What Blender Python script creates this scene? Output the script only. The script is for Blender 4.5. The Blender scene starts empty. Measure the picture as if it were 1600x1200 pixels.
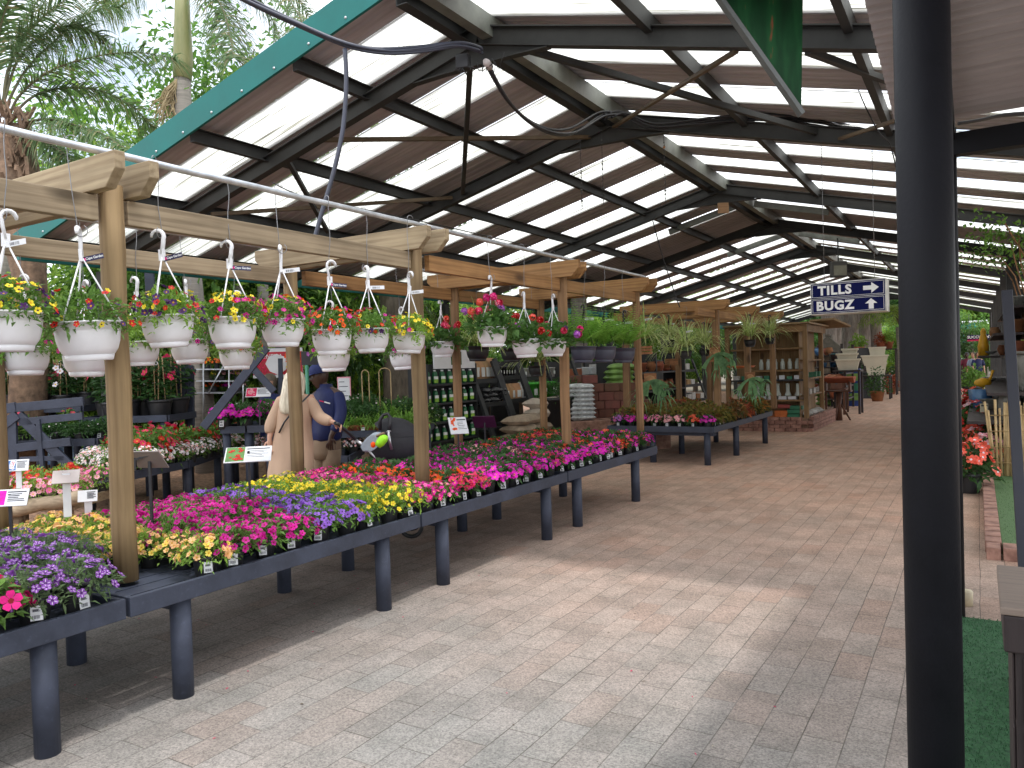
import bpy, math, random, bmesh
from mathutils import Vector, Matrix
R = random.Random(11)
S = bpy.context.scene
COL = S.collection
pi = math.pi
rad = math.radians
def V(*a): return Vector(a)
# ---------------------------------------------------------------- camera (fitted to the aisle, the posts and the roof)
FPX, PITCH, ROLL, YAW, HCAM = 1200.4, .02016, -.03073, .54544, 1.62
_c, _s = math.cos, math.sin
FW = V(-_s(YAW)*_c(PITCH), _c(YAW)*_c(PITCH), -_s(PITCH))
_rt = V(_c(YAW), _s(YAW), 0)
_up = _rt.cross(FW)
RT = _c(ROLL)*_rt + _s(ROLL)*_up
UP = -_s(ROLL)*_rt + _c(ROLL)*_up
CAM = V(0, 0, HCAM)
def ray(x, y): return FW + RT*((x-800)/FPX) - UP*((y-600)/FPX)
def P(x, y, d): return CAM + ray(x, y)*d
def onZ(x, y, z):
    r = ray(x, y); return CAM + r*((z-HCAM)/r.z)
def onX(x, y, X):
    r = ray(x, y); return CAM + r*(X/r.x)
def onY(x, y, Y):
    r = ray(x, y); return CAM + r*(Y/r.y)
cd = bpy.data.cameras.new('camera'); cam = bpy.data.objects.new('camera', cd); COL.objects.link(cam)
cd.sensor_width = 36; cd.lens = FPX*36/1600; cd.clip_end = 600; cd.clip_start = .05
cam.matrix_world = Matrix(((RT.x, UP.x, -FW.x, 0), (RT.y, UP.y, -FW.y, 0), (RT.z, UP.z, -FW.z, HCAM), (0, 0, 0, 1)))
S.camera = cam
# ---------------------------------------------------------------- colours and materials
def srgb(r, g, b):
    f = lambda c: (c/12.92 if c <= .04045 else ((c+.055)/1.055)**2.4)
    return tuple(f(c/255) for c in (r, g, b))
def newmat(name):
    m = bpy.data.materials.new(name); m.use_nodes = True
    nt = m.node_tree; nt.nodes.clear()
    return m, nt, nt.nodes.new, nt.links.new
def ramp(N, L, fac, stops):
    r = N('ShaderNodeValToRGB'); e = r.color_ramp.elements
    while len(e) < len(stops): e.new(.5)
    for i, (p, c) in enumerate(stops):
        e[i].position = p; e[i].color = (c[0], c[1], c[2], 1)
    L(fac, r.inputs[0]); return r.outputs[0]
def coords(N, L, scale=(1, 1, 1), kind='Object'):
    t = N('ShaderNodeTexCoord'); m = N('ShaderNodeMapping'); m.inputs['Scale'].default_value = scale
    L(t.outputs[kind], m.inputs[0]); return m.outputs[0]
def noise(N, L, vec, scale, detail=4, rough=.55):
    n = N('ShaderNodeTexNoise'); n.inputs['Scale'].default_value = scale; n.inputs['Detail'].default_value = detail
    n.inputs['Roughness'].default_value = rough
    if vec: L(vec, n.inputs['Vector'])
    return n.outputs[0]
def mul(c, k): return tuple(min(1, x*k) for x in c[:3])
def mat(name, col, rough=.65, var=.2, scale=7., bump=0., metal=0., rnd=0., stretch=(1, 1, 1), col2=None, bscale=None, spec=.5, speck=0.):
    m, nt, N, L = newmat(name)
    o = N('ShaderNodeOutputMaterial'); b = N('ShaderNodeBsdfPrincipled'); L(b.outputs[0], o.inputs[0])
    b.inputs['Metallic'].default_value = metal
    b.inputs['Specular IOR Level'].default_value = spec
    vec = coords(N, L, stretch)
    n = noise(N, L, vec, scale, 5, .6)
    c = ramp(N, L, n, [(.28, mul(col, 1-var)), (.72, mul(col2 or col, 1+var))])
    if speck:
        n3 = noise(N, L, vec, scale*9, 2)
        mx = N('ShaderNodeMix'); mx.data_type = 'RGBA'
        L(ramp(N, L, n3, [(.62, (0, 0, 0)), (.74, (speck,)*3)]), mx.inputs[0]); L(c, mx.inputs[6])
        mx.inputs[7].default_value = (*mul(col, 2.2), 1); c = mx.outputs[2]
    if rnd:
        oi = N('ShaderNodeObjectInfo'); h = N('ShaderNodeHueSaturation')
        mr = N('ShaderNodeMapRange'); L(oi.outputs['Random'], mr.inputs[0])
        mr.inputs[3].default_value = 1-rnd; mr.inputs[4].default_value = 1+rnd
        L(mr.outputs[0], h.inputs['Value']); L(c, h.inputs['Color'])
        mr2 = N('ShaderNodeMapRange'); L(oi.outputs['Random'], mr2.inputs[0])
        mr2.inputs[3].default_value = .5+rnd*.07; mr2.inputs[4].default_value = .5-rnd*.07
        L(mr2.outputs[0], h.inputs['Hue']); c = h.outputs[0]
    L(c, b.inputs['Base Color'])
    rr = ramp(N, L, n, [(.2, (max(.05, rough-.1),)*3), (.8, (min(1, rough+.12),)*3)])
    L(rr, b.inputs['Roughness'])
    if bump:
        bp = N('ShaderNodeBump'); bp.inputs['Strength'].default_value = bump; bp.inputs['Distance'].default_value = .01
        n2 = noise(N, L, vec, bscale or scale*4, 4); L(n2, bp.inputs['Height']); L(bp.outputs[0], b.inputs['Normal'])
    return m
def leafmat(name, col, col2=None, trans=.35, rnd=.15, var=.25, scale=14., rough=.5):
    m, nt, N, L = newmat(name)
    o = N('ShaderNodeOutputMaterial'); b = N('ShaderNodeBsdfPrincipled'); t = N('ShaderNodeBsdfTranslucent'); x = N('ShaderNodeMixShader')
    vec = coords(N, L)
    n = noise(N, L, vec, scale, 3)
    c = ramp(N, L, n, [(.3, mul(col, 1-var)), (.7, mul(col2 or col, 1+var))])
    oi = N('ShaderNodeObjectInfo'); h = N('ShaderNodeHueSaturation'); mr = N('ShaderNodeMapRange'); L(oi.outputs['Random'], mr.inputs[0])
    mr.inputs[3].default_value = 1-rnd; mr.inputs[4].default_value = 1+rnd
    L(mr.outputs[0], h.inputs['Value']); L(c, h.inputs['Color'])
    b.inputs['Roughness'].default_value = rough; b.inputs['Specular IOR Level'].default_value = .35
    L(h.outputs[0], b.inputs['Base Color'])
    h2 = N('ShaderNodeHueSaturation'); h2.inputs['Value'].default_value = 1.25; L(h.outputs[0], h2.inputs['Color']); L(h2.outputs[0], t.inputs[0])
    x.inputs[0].default_value = trans; L(b.outputs[0], x.inputs[1]); L(t.outputs[0], x.inputs[2]); L(x.outputs[0], o.inputs[0])
    return m
def woodmat(name, light, dark, axis=0, knots=True, rough=.75, rnd=.12):
    m, nt, N, L = newmat(name)
    o = N('ShaderNodeOutputMaterial'); b = N('ShaderNodeBsdfPrincipled'); L(b.outputs[0], o.inputs[0])
    st = [14, 14, 14]; st[axis] = .7
    tc = N('ShaderNodeTexCoord'); mp = N('ShaderNodeMapping'); mp.inputs['Scale'].default_value = st
    L(tc.outputs['Object'], mp.inputs[0])
    oi = N('ShaderNodeObjectInfo'); ad = N('ShaderNodeVectorMath'); ad.operation = 'SCALE'; ad.inputs[0].default_value = (7, 11, 5); L(oi.outputs['Random'], ad.inputs['Scale'])
    L(ad.outputs[0], mp.inputs['Location'])
    n = noise(N, L, mp.outputs[0], 1.6, 6, .6)
    w = N('ShaderNodeTexWave'); w.inputs['Scale'].default_value = .55; w.inputs['Distortion'].default_value = 9; w.inputs['Detail'].default_value = 3; w.inputs['Detail Scale'].default_value = 1.2
    w.bands_direction = 'Z' if axis != 2 else 'X'
    L(mp.outputs[0], w.inputs['Vector'])
    c1 = ramp(N, L, w.outputs['Fac'], [(.15, mul(dark, 1.15)), (.55, mul(light, .95)), (1, light)])
    c2 = ramp(N, L, n, [(.3, mul(dark, .8)), (.62, mul(light, 1.05))])
    mx = N('ShaderNodeMix'); mx.data_type = 'RGBA'; mx.inputs[0].default_value = .62; L(c1, mx.inputs[6]); L(c2, mx.inputs[7])
    c = mx.outputs[2]
    if knots:
        vo = N('ShaderNodeTexVoronoi'); vo.inputs['Scale'].default_value = .55
        st2 = [6, 6, 6]; st2[axis] = 2.6
        mp2 = N('ShaderNodeMapping'); mp2.inputs['Scale'].default_value = st2; L(tc.outputs['Object'], mp2.inputs[0]); L(ad.outputs[0], mp2.inputs['Location']); L(mp2.outputs[0], vo.inputs['Vector'])
        k = ramp(N, L, vo.outputs['Distance'], [(.08, (1, 1, 1)), (.19, (0, 0, 0))])
        m2 = N('ShaderNodeMix'); m2.data_type = 'RGBA'; L(k, m2.inputs[0]); L(c, m2.inputs[6]); m2.inputs[7].default_value = (*mul(dark, .55), 1); c = m2.outputs[2]
    big = noise(N, L, coords(N, L, (1, 1, 1)), 1.7, 3)
    m3 = N('ShaderNodeMix'); m3.data_type = 'RGBA'; m3.blend_type = 'MULTIPLY'; m3.inputs[0].default_value = .6
    L(c, m3.inputs[6]); L(ramp(N, L, big, [(.3, (.5, .48, .46)), (.62, (1, 1, 1))]), m3.inputs[7]); c = m3.outputs[2]
    h = N('ShaderNodeHueSaturation'); mr = N('ShaderNodeMapRange'); L(oi.outputs['Random'], mr.inputs[0])
    mr.inputs[3].default_value = 1-rnd; mr.inputs[4].default_value = 1+rnd; L(mr.outputs[0], h.inputs['Value']); L(c, h.inputs['Color'])
    L(h.outputs[0], b.inputs['Base Color']); b.inputs['Roughness'].default_value = rough
    bp = N('ShaderNodeBump'); bp.inputs['Strength'].default_value = .35; bp.inputs['Distance'].default_value = .006; L(n, bp.inputs['Height']); L(bp.outputs[0], b.inputs['Normal'])
    return m
def emis(name, col, k):
    m, nt, N, L = newmat(name); o = N('ShaderNodeOutputMaterial'); e = N('ShaderNodeEmission'); e.inputs[0].default_value = (*col, 1); e.inputs[1].default_value = k; L(e.outputs[0], o.inputs[0]); return m
# ---------------------------------------------------------------- mesh builder
class MB:
    def __init__(s): s.v = []; s.f = []; s.m = []; s.sm = []
    def add(s, vs, fs, mi=0, smooth=False):
        o = len(s.v); s.v += [tuple(v) for v in vs]
        for f in fs: s.f.append(tuple(i+o for i in f)); s.m.append(mi); s.sm.append(smooth)
        return s
    def box(s, x0, x1, y0, y1, z0, z1, mi=0, M=None):
        vs = [V(x, y, z) for x in (x0, x1) for y in (y0, y1) for z in (z0, z1)]
        if M: vs = [M @ v for v in vs]
        return s.add(vs, [(0, 1, 3, 2), (4, 6, 7, 5), (0, 4, 5, 1), (2, 3, 7, 6), (0, 2, 6, 4), (1, 5, 7, 3)], mi)
    def bar(s, p, q, w, h, up=V(0, 0, 1), mi=0):
        p = Vector(p); q = Vector(q); d = (q-p).normalized()
        sd = d.cross(up)
        if sd.length < 1e-4: sd = d.cross(V(1, 0, 0))
        sd.normalize(); u = sd.cross(d)
        vs = [a + sd*(w/2*i) + u*(h/2*j) for a in (p, q) for i in (-1, 1) for j in (-1, 1)]
        return s.add(vs, [(0, 1, 3, 2), (4, 6, 7, 5), (0, 4, 5, 1), (2, 3, 7, 6), (0, 2, 6, 4), (1, 5, 7, 3)], mi)
    def tube(s, pts, r, n=8, mi=0, cap=True, smooth=True, flat=1.0):
        pts = [Vector(p) for p in pts]; k = len(pts)
        rs = r if isinstance(r, (list, tuple)) else [r]*k
        t0 = (pts[1]-pts[0]).normalized()
        a = t0.orthogonal().normalized(); vs = []
        for i, p in enumerate(pts):
            t = (pts[min(i+1, k-1)]-pts[max(i-1, 0)]).normalized()
            a = (a - t*a.dot(t)); a = a.normalized() if a.length > 1e-5 else t.orthogonal().normalized()
            b = t.cross(a)
            for j in range(n):
                g = 2*pi*j/n; vs.append(p + (a*math.cos(g)+b*math.sin(g)*flat)*rs[i])
        fs = [(i*n+j, i*n+(j+1) % n, (i+1)*n+(j+1) % n, (i+1)*n+j) for i in range(k-1) for j in range(n)]
        s.add(vs, fs, mi, smooth)
        if cap:
            o = len(s.v)-len(vs)
            s.f += [tuple(o+j for j in reversed(range(n))), tuple(o+(k-1)*n+j for j in range(n))]; s.m += [mi, mi]; s.sm += [False, False]
        return s
    def lathe(s, prof, n=20, c=(0, 0, 0), mi=0, smooth=True, sx=1., sy=1., M=None):
        vs = []; k = len(prof)
        for r, z in prof:
            for j in range(n):
                g = 2*pi*j/n; v = V(c[0]+r*math.cos(g)*sx, c[1]+r*math.sin(g)*sy, c[2]+z); vs.append(M @ v if M else v)
        fs = [(i*n+j, i*n+(j+1) % n, (i+1)*n+(j+1) % n, (i+1)*n+j) for i in range(k-1) for j in range(n)]
        return s.add(vs, fs, mi, smooth)
    def loft(s, rings, mi=0, smooth=True, cap=True):
        n = len(rings[0]); vs = [v for r in rings for v in r]; k = len(rings)
        fs = [(i*n+j, i*n+(j+1) % n, (i+1)*n+(j+1) % n, (i+1)*n+j) for i in range(k-1) for j in range(n)]
        if cap: fs += [tuple(reversed(range(n))), tuple((k-1)*n+j for j in range(n))]
        return s.add(vs, fs, mi, smooth)
    def leaf(s, p, d, L, W, mi=0, nrm=None, droop=.15):
        d = d.normalized(); nrm = nrm or V(R.uniform(-.6, .6), R.uniform(-.6, .6), 1)
        sd = d.cross(nrm)
        if sd.length < 1e-3: sd = d.orthogonal()
        sd.normalize(); u = sd.cross(d)
        return s.add([p, p+d*L*.5+sd*W/2+u*L*.06, p+d*L-V(0, 0, L*droop), p+d*L*.5-sd*W/2+u*L*.06], [(0, 1, 2, 3)], mi)
    def build(s, name, mats, parent=None, loc=None, bevel=0., rot=None):
        me = bpy.data.meshes.new(name); me.from_pydata(s.v, [], s.f)
        for m in (mats if isinstance(mats, (list, tuple)) else [mats]): me.materials.append(m)
        me.polygons.foreach_set('material_index', s.m); me.polygons.foreach_set('use_smooth', s.sm); me.update()
        o = bpy.data.objects.new(name, me); COL.objects.link(o)
        if parent: o.parent = parent
        if loc is not None: o.location = loc
        if rot is not None: o.rotation_euler = rot
        if bevel:
            b = o.modifiers.new('edge', 'BEVEL'); b.width = bevel; b.segments = 2; b.limit_method = 'ANGLE'
        return o
def tag(o, label=None, cat=None, group=None, kind=None):
    if label: o['label'] = label
    if cat: o['category'] = cat
    if group: o['group'] = group
    if kind: o['kind'] = kind
    return o
def thing(name, label, cat, loc=(0, 0, 0), rz=0., group=None, rot=None):
    o = bpy.data.objects.new(name, None); COL.objects.link(o); o.empty_display_size = .1
    o.location = loc; o.rotation_euler = rot or (0, 0, rz)
    return tag(o, label, cat, group)
def kids(o): return [c for c in COL.objects if c.parent == o]
KIDS = {}
def reg(o):
    KIDS[o.name] = kids(o); return o
def dup(o, loc, rz=0., label=None, group=None, scale=None, cat=None, skip=()):
    c = o.copy(); COL.objects.link(c); c.location = loc; c.rotation_euler = (0, 0, rz)
    if scale: c.scale = scale if isinstance(scale, (tuple, list)) else (scale,)*3
    if label: c['label'] = label
    if group: c['group'] = group
    if cat: c['category'] = cat
    for k in KIDS.get(o.name, []):
        if k.name.split('.')[0] in skip: continue
        d = k.copy(); COL.objects.link(d); d.parent = c
        for g in KIDS.get(k.name, []):
            e = g.copy(); COL.objects.link(e); e.parent = d
    return c
def textmesh(txt, size, mname='lettering', extrude=.002, bold=0., align='CENTER', sp=1.):
    cu = bpy.data.curves.new('t', 'FONT'); cu.body = txt; cu.size = size; cu.extrude = extrude; cu.offset = bold; cu.align_x = align; cu.align_y = 'CENTER'
    cu.resolution_u = 3; cu.space_character = sp
    o = bpy.data.objects.new('t', cu); COL.objects.link(o)
    bpy.context.view_layer.update()
    me = bpy.data.meshes.new_from_object(o.evaluated_get(bpy.context.evaluated_depsgraph_get()))
    bpy.data.objects.remove(o); bpy.data.curves.remove(cu); me.name = mname
    return me
def text(parent, name, txt, size, m, loc, rot=(pi/2, 0, 0), bold=0., extrude=.002, sx=1., sp=1.):
    me = textmesh(txt, size, name, extrude, bold, 'CENTER', sp); me.materials.clear(); me.materials.append(m)
    o = bpy.data.objects.new(name, me); COL.objects.link(o); o.parent = parent; o.location = loc; o.rotation_euler = rot; o.scale = (sx, 1, 1); return o
def flower(mb, p, n, r, mp, mc, petals=5, cup=.2, star=False, throat=.28, ms=None):
    n = n.normalized(); a = n.orthogonal().normalized(); b = n.cross(a); g0 = R.uniform(0, 6.3)
    def q(g, rr, h): return p + (a*math.cos(g)+b*math.sin(g))*rr + n*h
    for k in range(petals):
        g = g0+2*pi*k/petals; w = pi/petals*.92
        vs = [p, q(g-w, r*.72, r*cup*.7), q(g-w*.5, r*.98, r*cup), q(g+w*.5, r*.98, r*cup), q(g+w, r*.72, r*cup*.7)]
        mb.add(vs, [(0, 1, 2, 3, 4)], mp)
        if star:
            mb.add([p+n*r*.03, q(g-.09, r*.6, r*cup*.75), q(g, r*.99, r*cup*1.12), q(g+.09, r*.6, r*cup*.75)], [(0, 1, 2, 3)], ms)
    mb.add([q(g0+2*pi*k/5, r*throat, r*(cup*.35+.02)) for k in range(5)], [(0, 1, 2, 3, 4)], mc)
def rdir(up=.3):
    while 1:
        v = V(R.uniform(-1, 1), R.uniform(-1, 1), R.uniform(-1, 1))
        if .05 < v.length < 1: return (v.normalized()+V(0, 0, up)).normalized()
# ---------------------------------------------------------------- shared materials
M_slate = mat('slate_paint', (.042, .049, .072), .55, .3, 5, .2, speck=.25, spec=.3)
M_steel = mat('roof_steel', (.045, .046, .046), .55, .3, 3, .1, speck=.1, spec=.25)
M_steelbr = mat('rusty_steel', (.12, .085, .05), .6, .35, 4)
M_galv = mat('galvanised_pipe', (.52, .54, .57), .38, .2, 12, metal=.75, rnd=.1)
M_black = mat('black_plastic', (.018, .018, .02), .42, .3, 9)
M_wire = mat('wire', (.25, .25, .26), .4, .1, 9, metal=.6)
M_white = mat('white_plastic', (.80, .79, .81), .45, .10, 4, .05, rnd=.06)
M_whitehook = mat('white_hanger', (.75, .75, .77), .4, .05)
M_card = mat('white_card', (.72, .73, .75), .5, .05)
M_ink = mat('dark_ink', (.04, .04, .06), .6, .1)
M_pine_w = woodmat('weathered_pine_along', (.40, .31, .20), (.20, .145, .085), 1)
M_pine_wx = woodmat('weathered_pine_across', (.40, .31, .19), (.22, .155, .085), 0)
M_pine_wz = woodmat('treated_post', (.275, .185, .088), (.15, .092, .040), 2)
M_pine_o = woodmat('orange_pine_along', (.42, .225, .085), (.22, .105, .035), 1)
M_pine_ox = woodmat('orange_pine_across', (.44, .24, .09), (.24, .115, .04), 0)
M_pine_oz = woodmat('orange_post', (.29, .165, .075), (.15, .078, .033), 2)
M_soil = mat('potting_soil', (.03, .021, .014), .95, .5, 40, .5)
# ---------------------------------------------------------------- ground
def paving_mat():
    m, nt, N, L = newmat('brick_paving')
    o = N('ShaderNodeOutputMaterial'); b = N('ShaderNodeBsdfPrincipled'); L(b.outputs[0], o.inputs[0])
    tc = N('ShaderNodeTexCoord'); mp = N('ShaderNodeMapping'); mp.inputs['Rotation'].default_value = (0, 0, pi/2); L(tc.outputs['Object'], mp.inputs[0])
    wob = N('ShaderNodeTexNoise'); wob.inputs['Scale'].default_value = 1.3; L(tc.outputs['Object'], wob.inputs['Vector'])
    wv = N('ShaderNodeVectorMath'); wv.operation = 'SCALE'; wv.inputs['Scale'].default_value = .022; L(wob.outputs['Color'], wv.inputs[0])
    av = N('ShaderNodeVectorMath'); L(mp.outputs[0], av.inputs[0]); L(wv.outputs[0], av.inputs[1])
    def brick(mortar, c1, c2, cm, smooth):
        t = N('ShaderNodeTexBrick'); t.inputs['Scale'].default_value = 1; t.inputs['Brick Width'].default_value = .36; t.inputs['Row Height'].default_value = .165
        t.inputs['Mortar Size'].default_value = mortar; t.inputs['Mortar Smooth'].default_value = smooth; t.inputs['Bias'].default_value = 0
        t.inputs['Color1'].default_value = (*c1, 1); t.inputs['Color2'].default_value = (*c2, 1); t.inputs['Mortar'].default_value = (*cm, 1)
        t.offset = .5; L(av.outputs[0], t.inputs['Vector']); return t
    t = brick(.0028, (0, 0, 0), (1, 1, 1), (.5, .5, .5), .1)
    base = ramp(N, L, t.outputs['Color'], [(0, (.285, .258, .242)), (.3, (.33, .30, .285)), (.55, (.308, .29, .277)), (.8, (.34, .312, .295)), (1, (.308, .262, .24))])
    n1 = noise(N, L, tc.outputs['Object'], .55, 5, .6)
    n2 = noise(N, L, tc.outputs['Object'], 95, 3, .7)
    n3 = noise(N, L, tc.outputs['Object'], 3.2, 5, .65)
    n4 = noise(N, L, tc.outputs['Object'], 230, 2, .6)
    def mx(c, fac, bl='MULTIPLY', k=1.):
        x = N('ShaderNodeMix'); x.data_type = 'RGBA'; x.blend_type = bl; x.inputs[0].default_value = k; L(c, x.inputs[6]); L(fac, x.inputs[7]); return x.outputs[2]
    c = mx(base, ramp(N, L, n1, [(.3, (.80, .84, .84)), (.7, (1.06, 1, .95))]))
    c = mx(c, ramp(N, L, n2, [(.3, (.50, .50, .50)), (.52, (1, 1, 1)), (.75, (1.45, 1.43, 1.4))]), k=.95)
    c = mx(c, ramp(N, L, n3, [(.3, (.72, .74, .72)), (.6, (1.06, 1.05, 1.03))]), k=.9)
    c = mx(c, ramp(N, L, n4, [(.28, (.45, .45, .45)), (.42, (1, 1, 1)), (.72, (1.05, 1.05, 1.05)), (.8, (1.6, 1.6, 1.55))]), k=.7)
    # light painted into the paving colour: brighter deeper in under the roof, and redder
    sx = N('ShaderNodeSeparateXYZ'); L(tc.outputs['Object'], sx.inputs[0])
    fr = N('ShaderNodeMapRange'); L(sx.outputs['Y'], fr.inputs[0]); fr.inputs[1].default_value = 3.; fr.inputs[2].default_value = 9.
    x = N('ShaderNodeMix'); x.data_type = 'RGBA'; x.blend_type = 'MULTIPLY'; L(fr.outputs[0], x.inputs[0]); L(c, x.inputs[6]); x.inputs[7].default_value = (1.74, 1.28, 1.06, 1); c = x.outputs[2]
    x = N('ShaderNodeMix'); x.data_type = 'RGBA'; jn = N('ShaderNodeMath'); jn.operation = 'MULTIPLY'; L(t.outputs['Fac'], jn.inputs[0]); L(ramp(N, L, noise(N, L, tc.outputs['Object'], 2.3, 4), [(.3, (.25,)*3), (.62, (.85,)*3)]), jn.inputs[1]); L(jn.outputs[0], x.inputs[0]); L(c, x.inputs[6]); x.inputs[7].default_value = (.075, .064, .052, 1)
    L(x.outputs[2], b.inputs['Base Color']); b.inputs['Roughness'].default_value = .88; b.inputs['Specular IOR Level'].default_value = .25
    bp = N('ShaderNodeBump'); bp.inputs['Strength'].default_value = .5; bp.inputs['Distance'].default_value = .004
    ma = N('ShaderNodeMath'); ma.operation = 'MULTIPLY_ADD'; L(t.outputs['Fac'], ma.inputs[0]); ma.inputs[1].default_value = -1.2; L(n2, ma.inputs[2])
    L(ma.outputs[0], bp.inputs['Height']); L(bp.outputs[0], b.inputs['Normal'])
    return m
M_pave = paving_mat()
g = MB(); g.add([(-300, -300, 0), (300, -300, 0), (300, 300, 0), (-300, 300, 0)], [(0, 1, 2, 3)])
tag(g.build('ground', mat('bare_earth', (.12, .095, .06), .95, .3, .8)), kind='structure')
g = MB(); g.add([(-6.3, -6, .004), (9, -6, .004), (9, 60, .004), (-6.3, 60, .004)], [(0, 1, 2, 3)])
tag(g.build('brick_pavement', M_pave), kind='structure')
g = MB(); nx, ny = 46, 46
vs = [(-26+19.8*i/nx, -2+44*j/ny, .008+R.uniform(0, .035)) for j in range(ny+1) for i in range(nx+1)]
g.add(vs, [(j*(nx+1)+i, j*(nx+1)+i+1, (j+1)*(nx+1)+i+1, (j+1)*(nx+1)+i) for j in range(ny) for i in range(nx)])
tag(g.build('bark_mulch_bed', mat('bark_mulch', (.16, .085, .048), .95, .6, 22, .9, col2=(.24, .14, .085))), kind='structure')
mb = MB()
for i in range(2600):
    p = V(R.uniform(-9.5, -6.1), R.uniform(2, 9.5), .03); d = rdir(0); d.z *= .25
    mb.leaf(p, d, R.uniform(.03, .075), R.uniform(.015, .03), R.randrange(2), droop=0)
tag(mb.build('bark_chips', [mat('chip_dark', (.10, .05, .028), .9, .4), mat('chip_light', (.30, .18, .11), .9, .3)]), 'loose brown bark chips spread over the bed between the plant tables', 'bark chips', kind='stuff')
# artificial turf strips at the right (short blades on a backing)
M_turf = mat('turf_green', (.022, .085, .035), .8, .4, 60, .6, col2=(.035, .12, .045))
M_turf2 = mat('turf_light', (.07, .14, .05), .8, .35, 60, .6, col2=(.09, .17, .06))
def turf(name, x0, x1, y0, y1, z, m, nb, L):
    q = MB(); q.box(x0, x1, y0, y1, .004, z)
    tag(q.build(name, m), kind='structure')
    q = MB()
    for i in range(nb):
        q.leaf(V(R.uniform(x0, x1), R.uniform(y0, y1), z), rdir(1.2), R.uniform(.6, 1.2)*L, .004, 0, droop=0)
    return q.build(name+'_blades', m)
tag(turf('turf_strip', -.15, .55, 1.5, 5.42, .012, M_turf, 15000, .016), 'dark green artificial turf pile along the foot of the black post', 'turf', kind='stuff')
tag(turf('turf_bed', .145, 2.4, 7.28, 12.6, .085, M_turf2, 9000, .02), 'lighter green turf inside the low brick kerb', 'turf', kind='stuff')
M_brick = mat('red_brick', (.19, .09, .06), .9, .45, 7, .6, col2=(.30, .18, .13), rnd=.2)
mb = MB()
def kerb(mb, p, q, w, h, L=.22):
    p = V(*p); q = V(*q); n = max(1, round((q-p).length/L)); d = (q-p)/n
    for i in range(n):
        a = p+d*(i+.04); b = p+d*(i+R.uniform(.88, .94)); z = V(0, 0, h/2+R.uniform(-.003, .003)); mb.bar(a+z, b+z, w, h)
kerb(mb, (.085, 7.3, 0), (.085, 12.6, 0), .115, .10, .22)
kerb(mb, (.03, 7.16, 0), (2.4, 7.16, 0), .22, .10, .115)
tag(mb.build('brick_kerb', M_brick, bevel=.006), 'low kerb of red bricks round the turf bed', 'kerb')
# ---------------------------------------------------------------- the gabled market roof
XR, TN = -4.0, .253
def zs(x, z0=5.0): return z0 - TN*abs(x-XR)
EL, ER = -10.35, 2.4
Y0, YE = 5.15, 45.
TR = [6.16, 9.25, 14.0, 18.2, 23., 28., 33., 38., 43.]
def skylight_mat():
    m, nt, N, L = newmat('cream_skylight_sheet')
    o = N('ShaderNodeOutputMaterial'); t = N('ShaderNodeBsdfTranslucent'); b = N('ShaderNodeBsdfPrincipled'); x = N('ShaderNodeMixShader')
    v = coords(N, L, (.35, 22, 1)); n = noise(N, L, v, 1.6, 5, .65)
    c = ramp(N, L, n, [(.3, (.05, .05, .035)), (.38, (.30, .29, .24)), (.43, (.60, .59, .53)), (.5, (.80, .80, .76)), (.7, (.86, .86, .83))])
    n2 = noise(N, L, coords(N, L, (1, 3, 1)), 2.2, 4)
    mx = N('ShaderNodeMix'); mx.data_type = 'RGBA'; mx.blend_type = 'MULTIPLY'; mx.inputs[0].default_value = .5; L(c, mx.inputs[6]); L(ramp(N, L, n2, [(.3, (.75, .73, .66)), (.6, (1, 1, 1))]), mx.inputs[7])
    L(mx.outputs[2], t.inputs[0]); b.inputs['Base Color'].default_value = (.55, .53, .45, 1); b.inputs['Roughness'].default_value = .4
    x.inputs[0].default_value = .93; L(b.outputs[0], x.inputs[1]); L(t.outputs[0], x.inputs[2]); L(x.outputs[0], o.inputs[0]); return m
M_sky = skylight_mat()
M_sheet = mat('roof_sheet_underside', (.44, .42, .45), .65, .25, 2.5, .1, stretch=(.3, 6, 1), speck=.04)
hall = thing('market_hall', 'long gabled market roof of dark steel with cream skylight strips over the aisle', 'market roof', (XR, Y0, 0))
OFF = V(XR, Y0, 0)
def hpart(name, mb, m, bevel=0.):
    mb.v = [tuple(V(*v)-OFF) for v in mb.v]
    return mb.build(name, m, hall, bevel=bevel)
def sheet(y0, y1, side, z0, amp=.016):
    mb = MB(); prof = []; y = y0
    pitch = .165; n = max(1, round((y1-y0)/pitch)); pt = (y1-y0)/n
    for i in range(n):
        a = y0+i*pt
        prof += [(a, 0), (a+pt*.42, 0), (a+pt*.52, amp), (a+pt*.72, amp), (a+pt*.84, 0)]
    prof.append((y1, 0))
    xe = EL if side < 0 else ER
    xs = [XR, (XR+xe)/2, xe]; vs = []
    for x in xs:
        for yy, h in prof: vs.append((x, yy, zs(x, z0)+h))
    k = len(prof)
    return mb.add(vs, [(i*k+j, i*k+j+1, (i+1)*k+j+1, (i+1)*k+j) for i in range(2) for j in range(k-1)])
y = 5.6; SK = []
while y < YE-1: SK.append((y, y+.57)); y += 1.32
SK = [s for s in SK if not (16.4 < s[0] < 18.4)]
for side in (-1, 1):
    prev = Y0
    for a, b in SK+[(YE, YE)]:
        if a-prev > .02: hpart('roof_sheet', sheet(prev, a, side, 5.0), M_sheet)
        if b > a: hpart('skylight_sheet', sheet(a-.03, b+.03, side, 4.975), M_sky)
        prev = b
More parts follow.
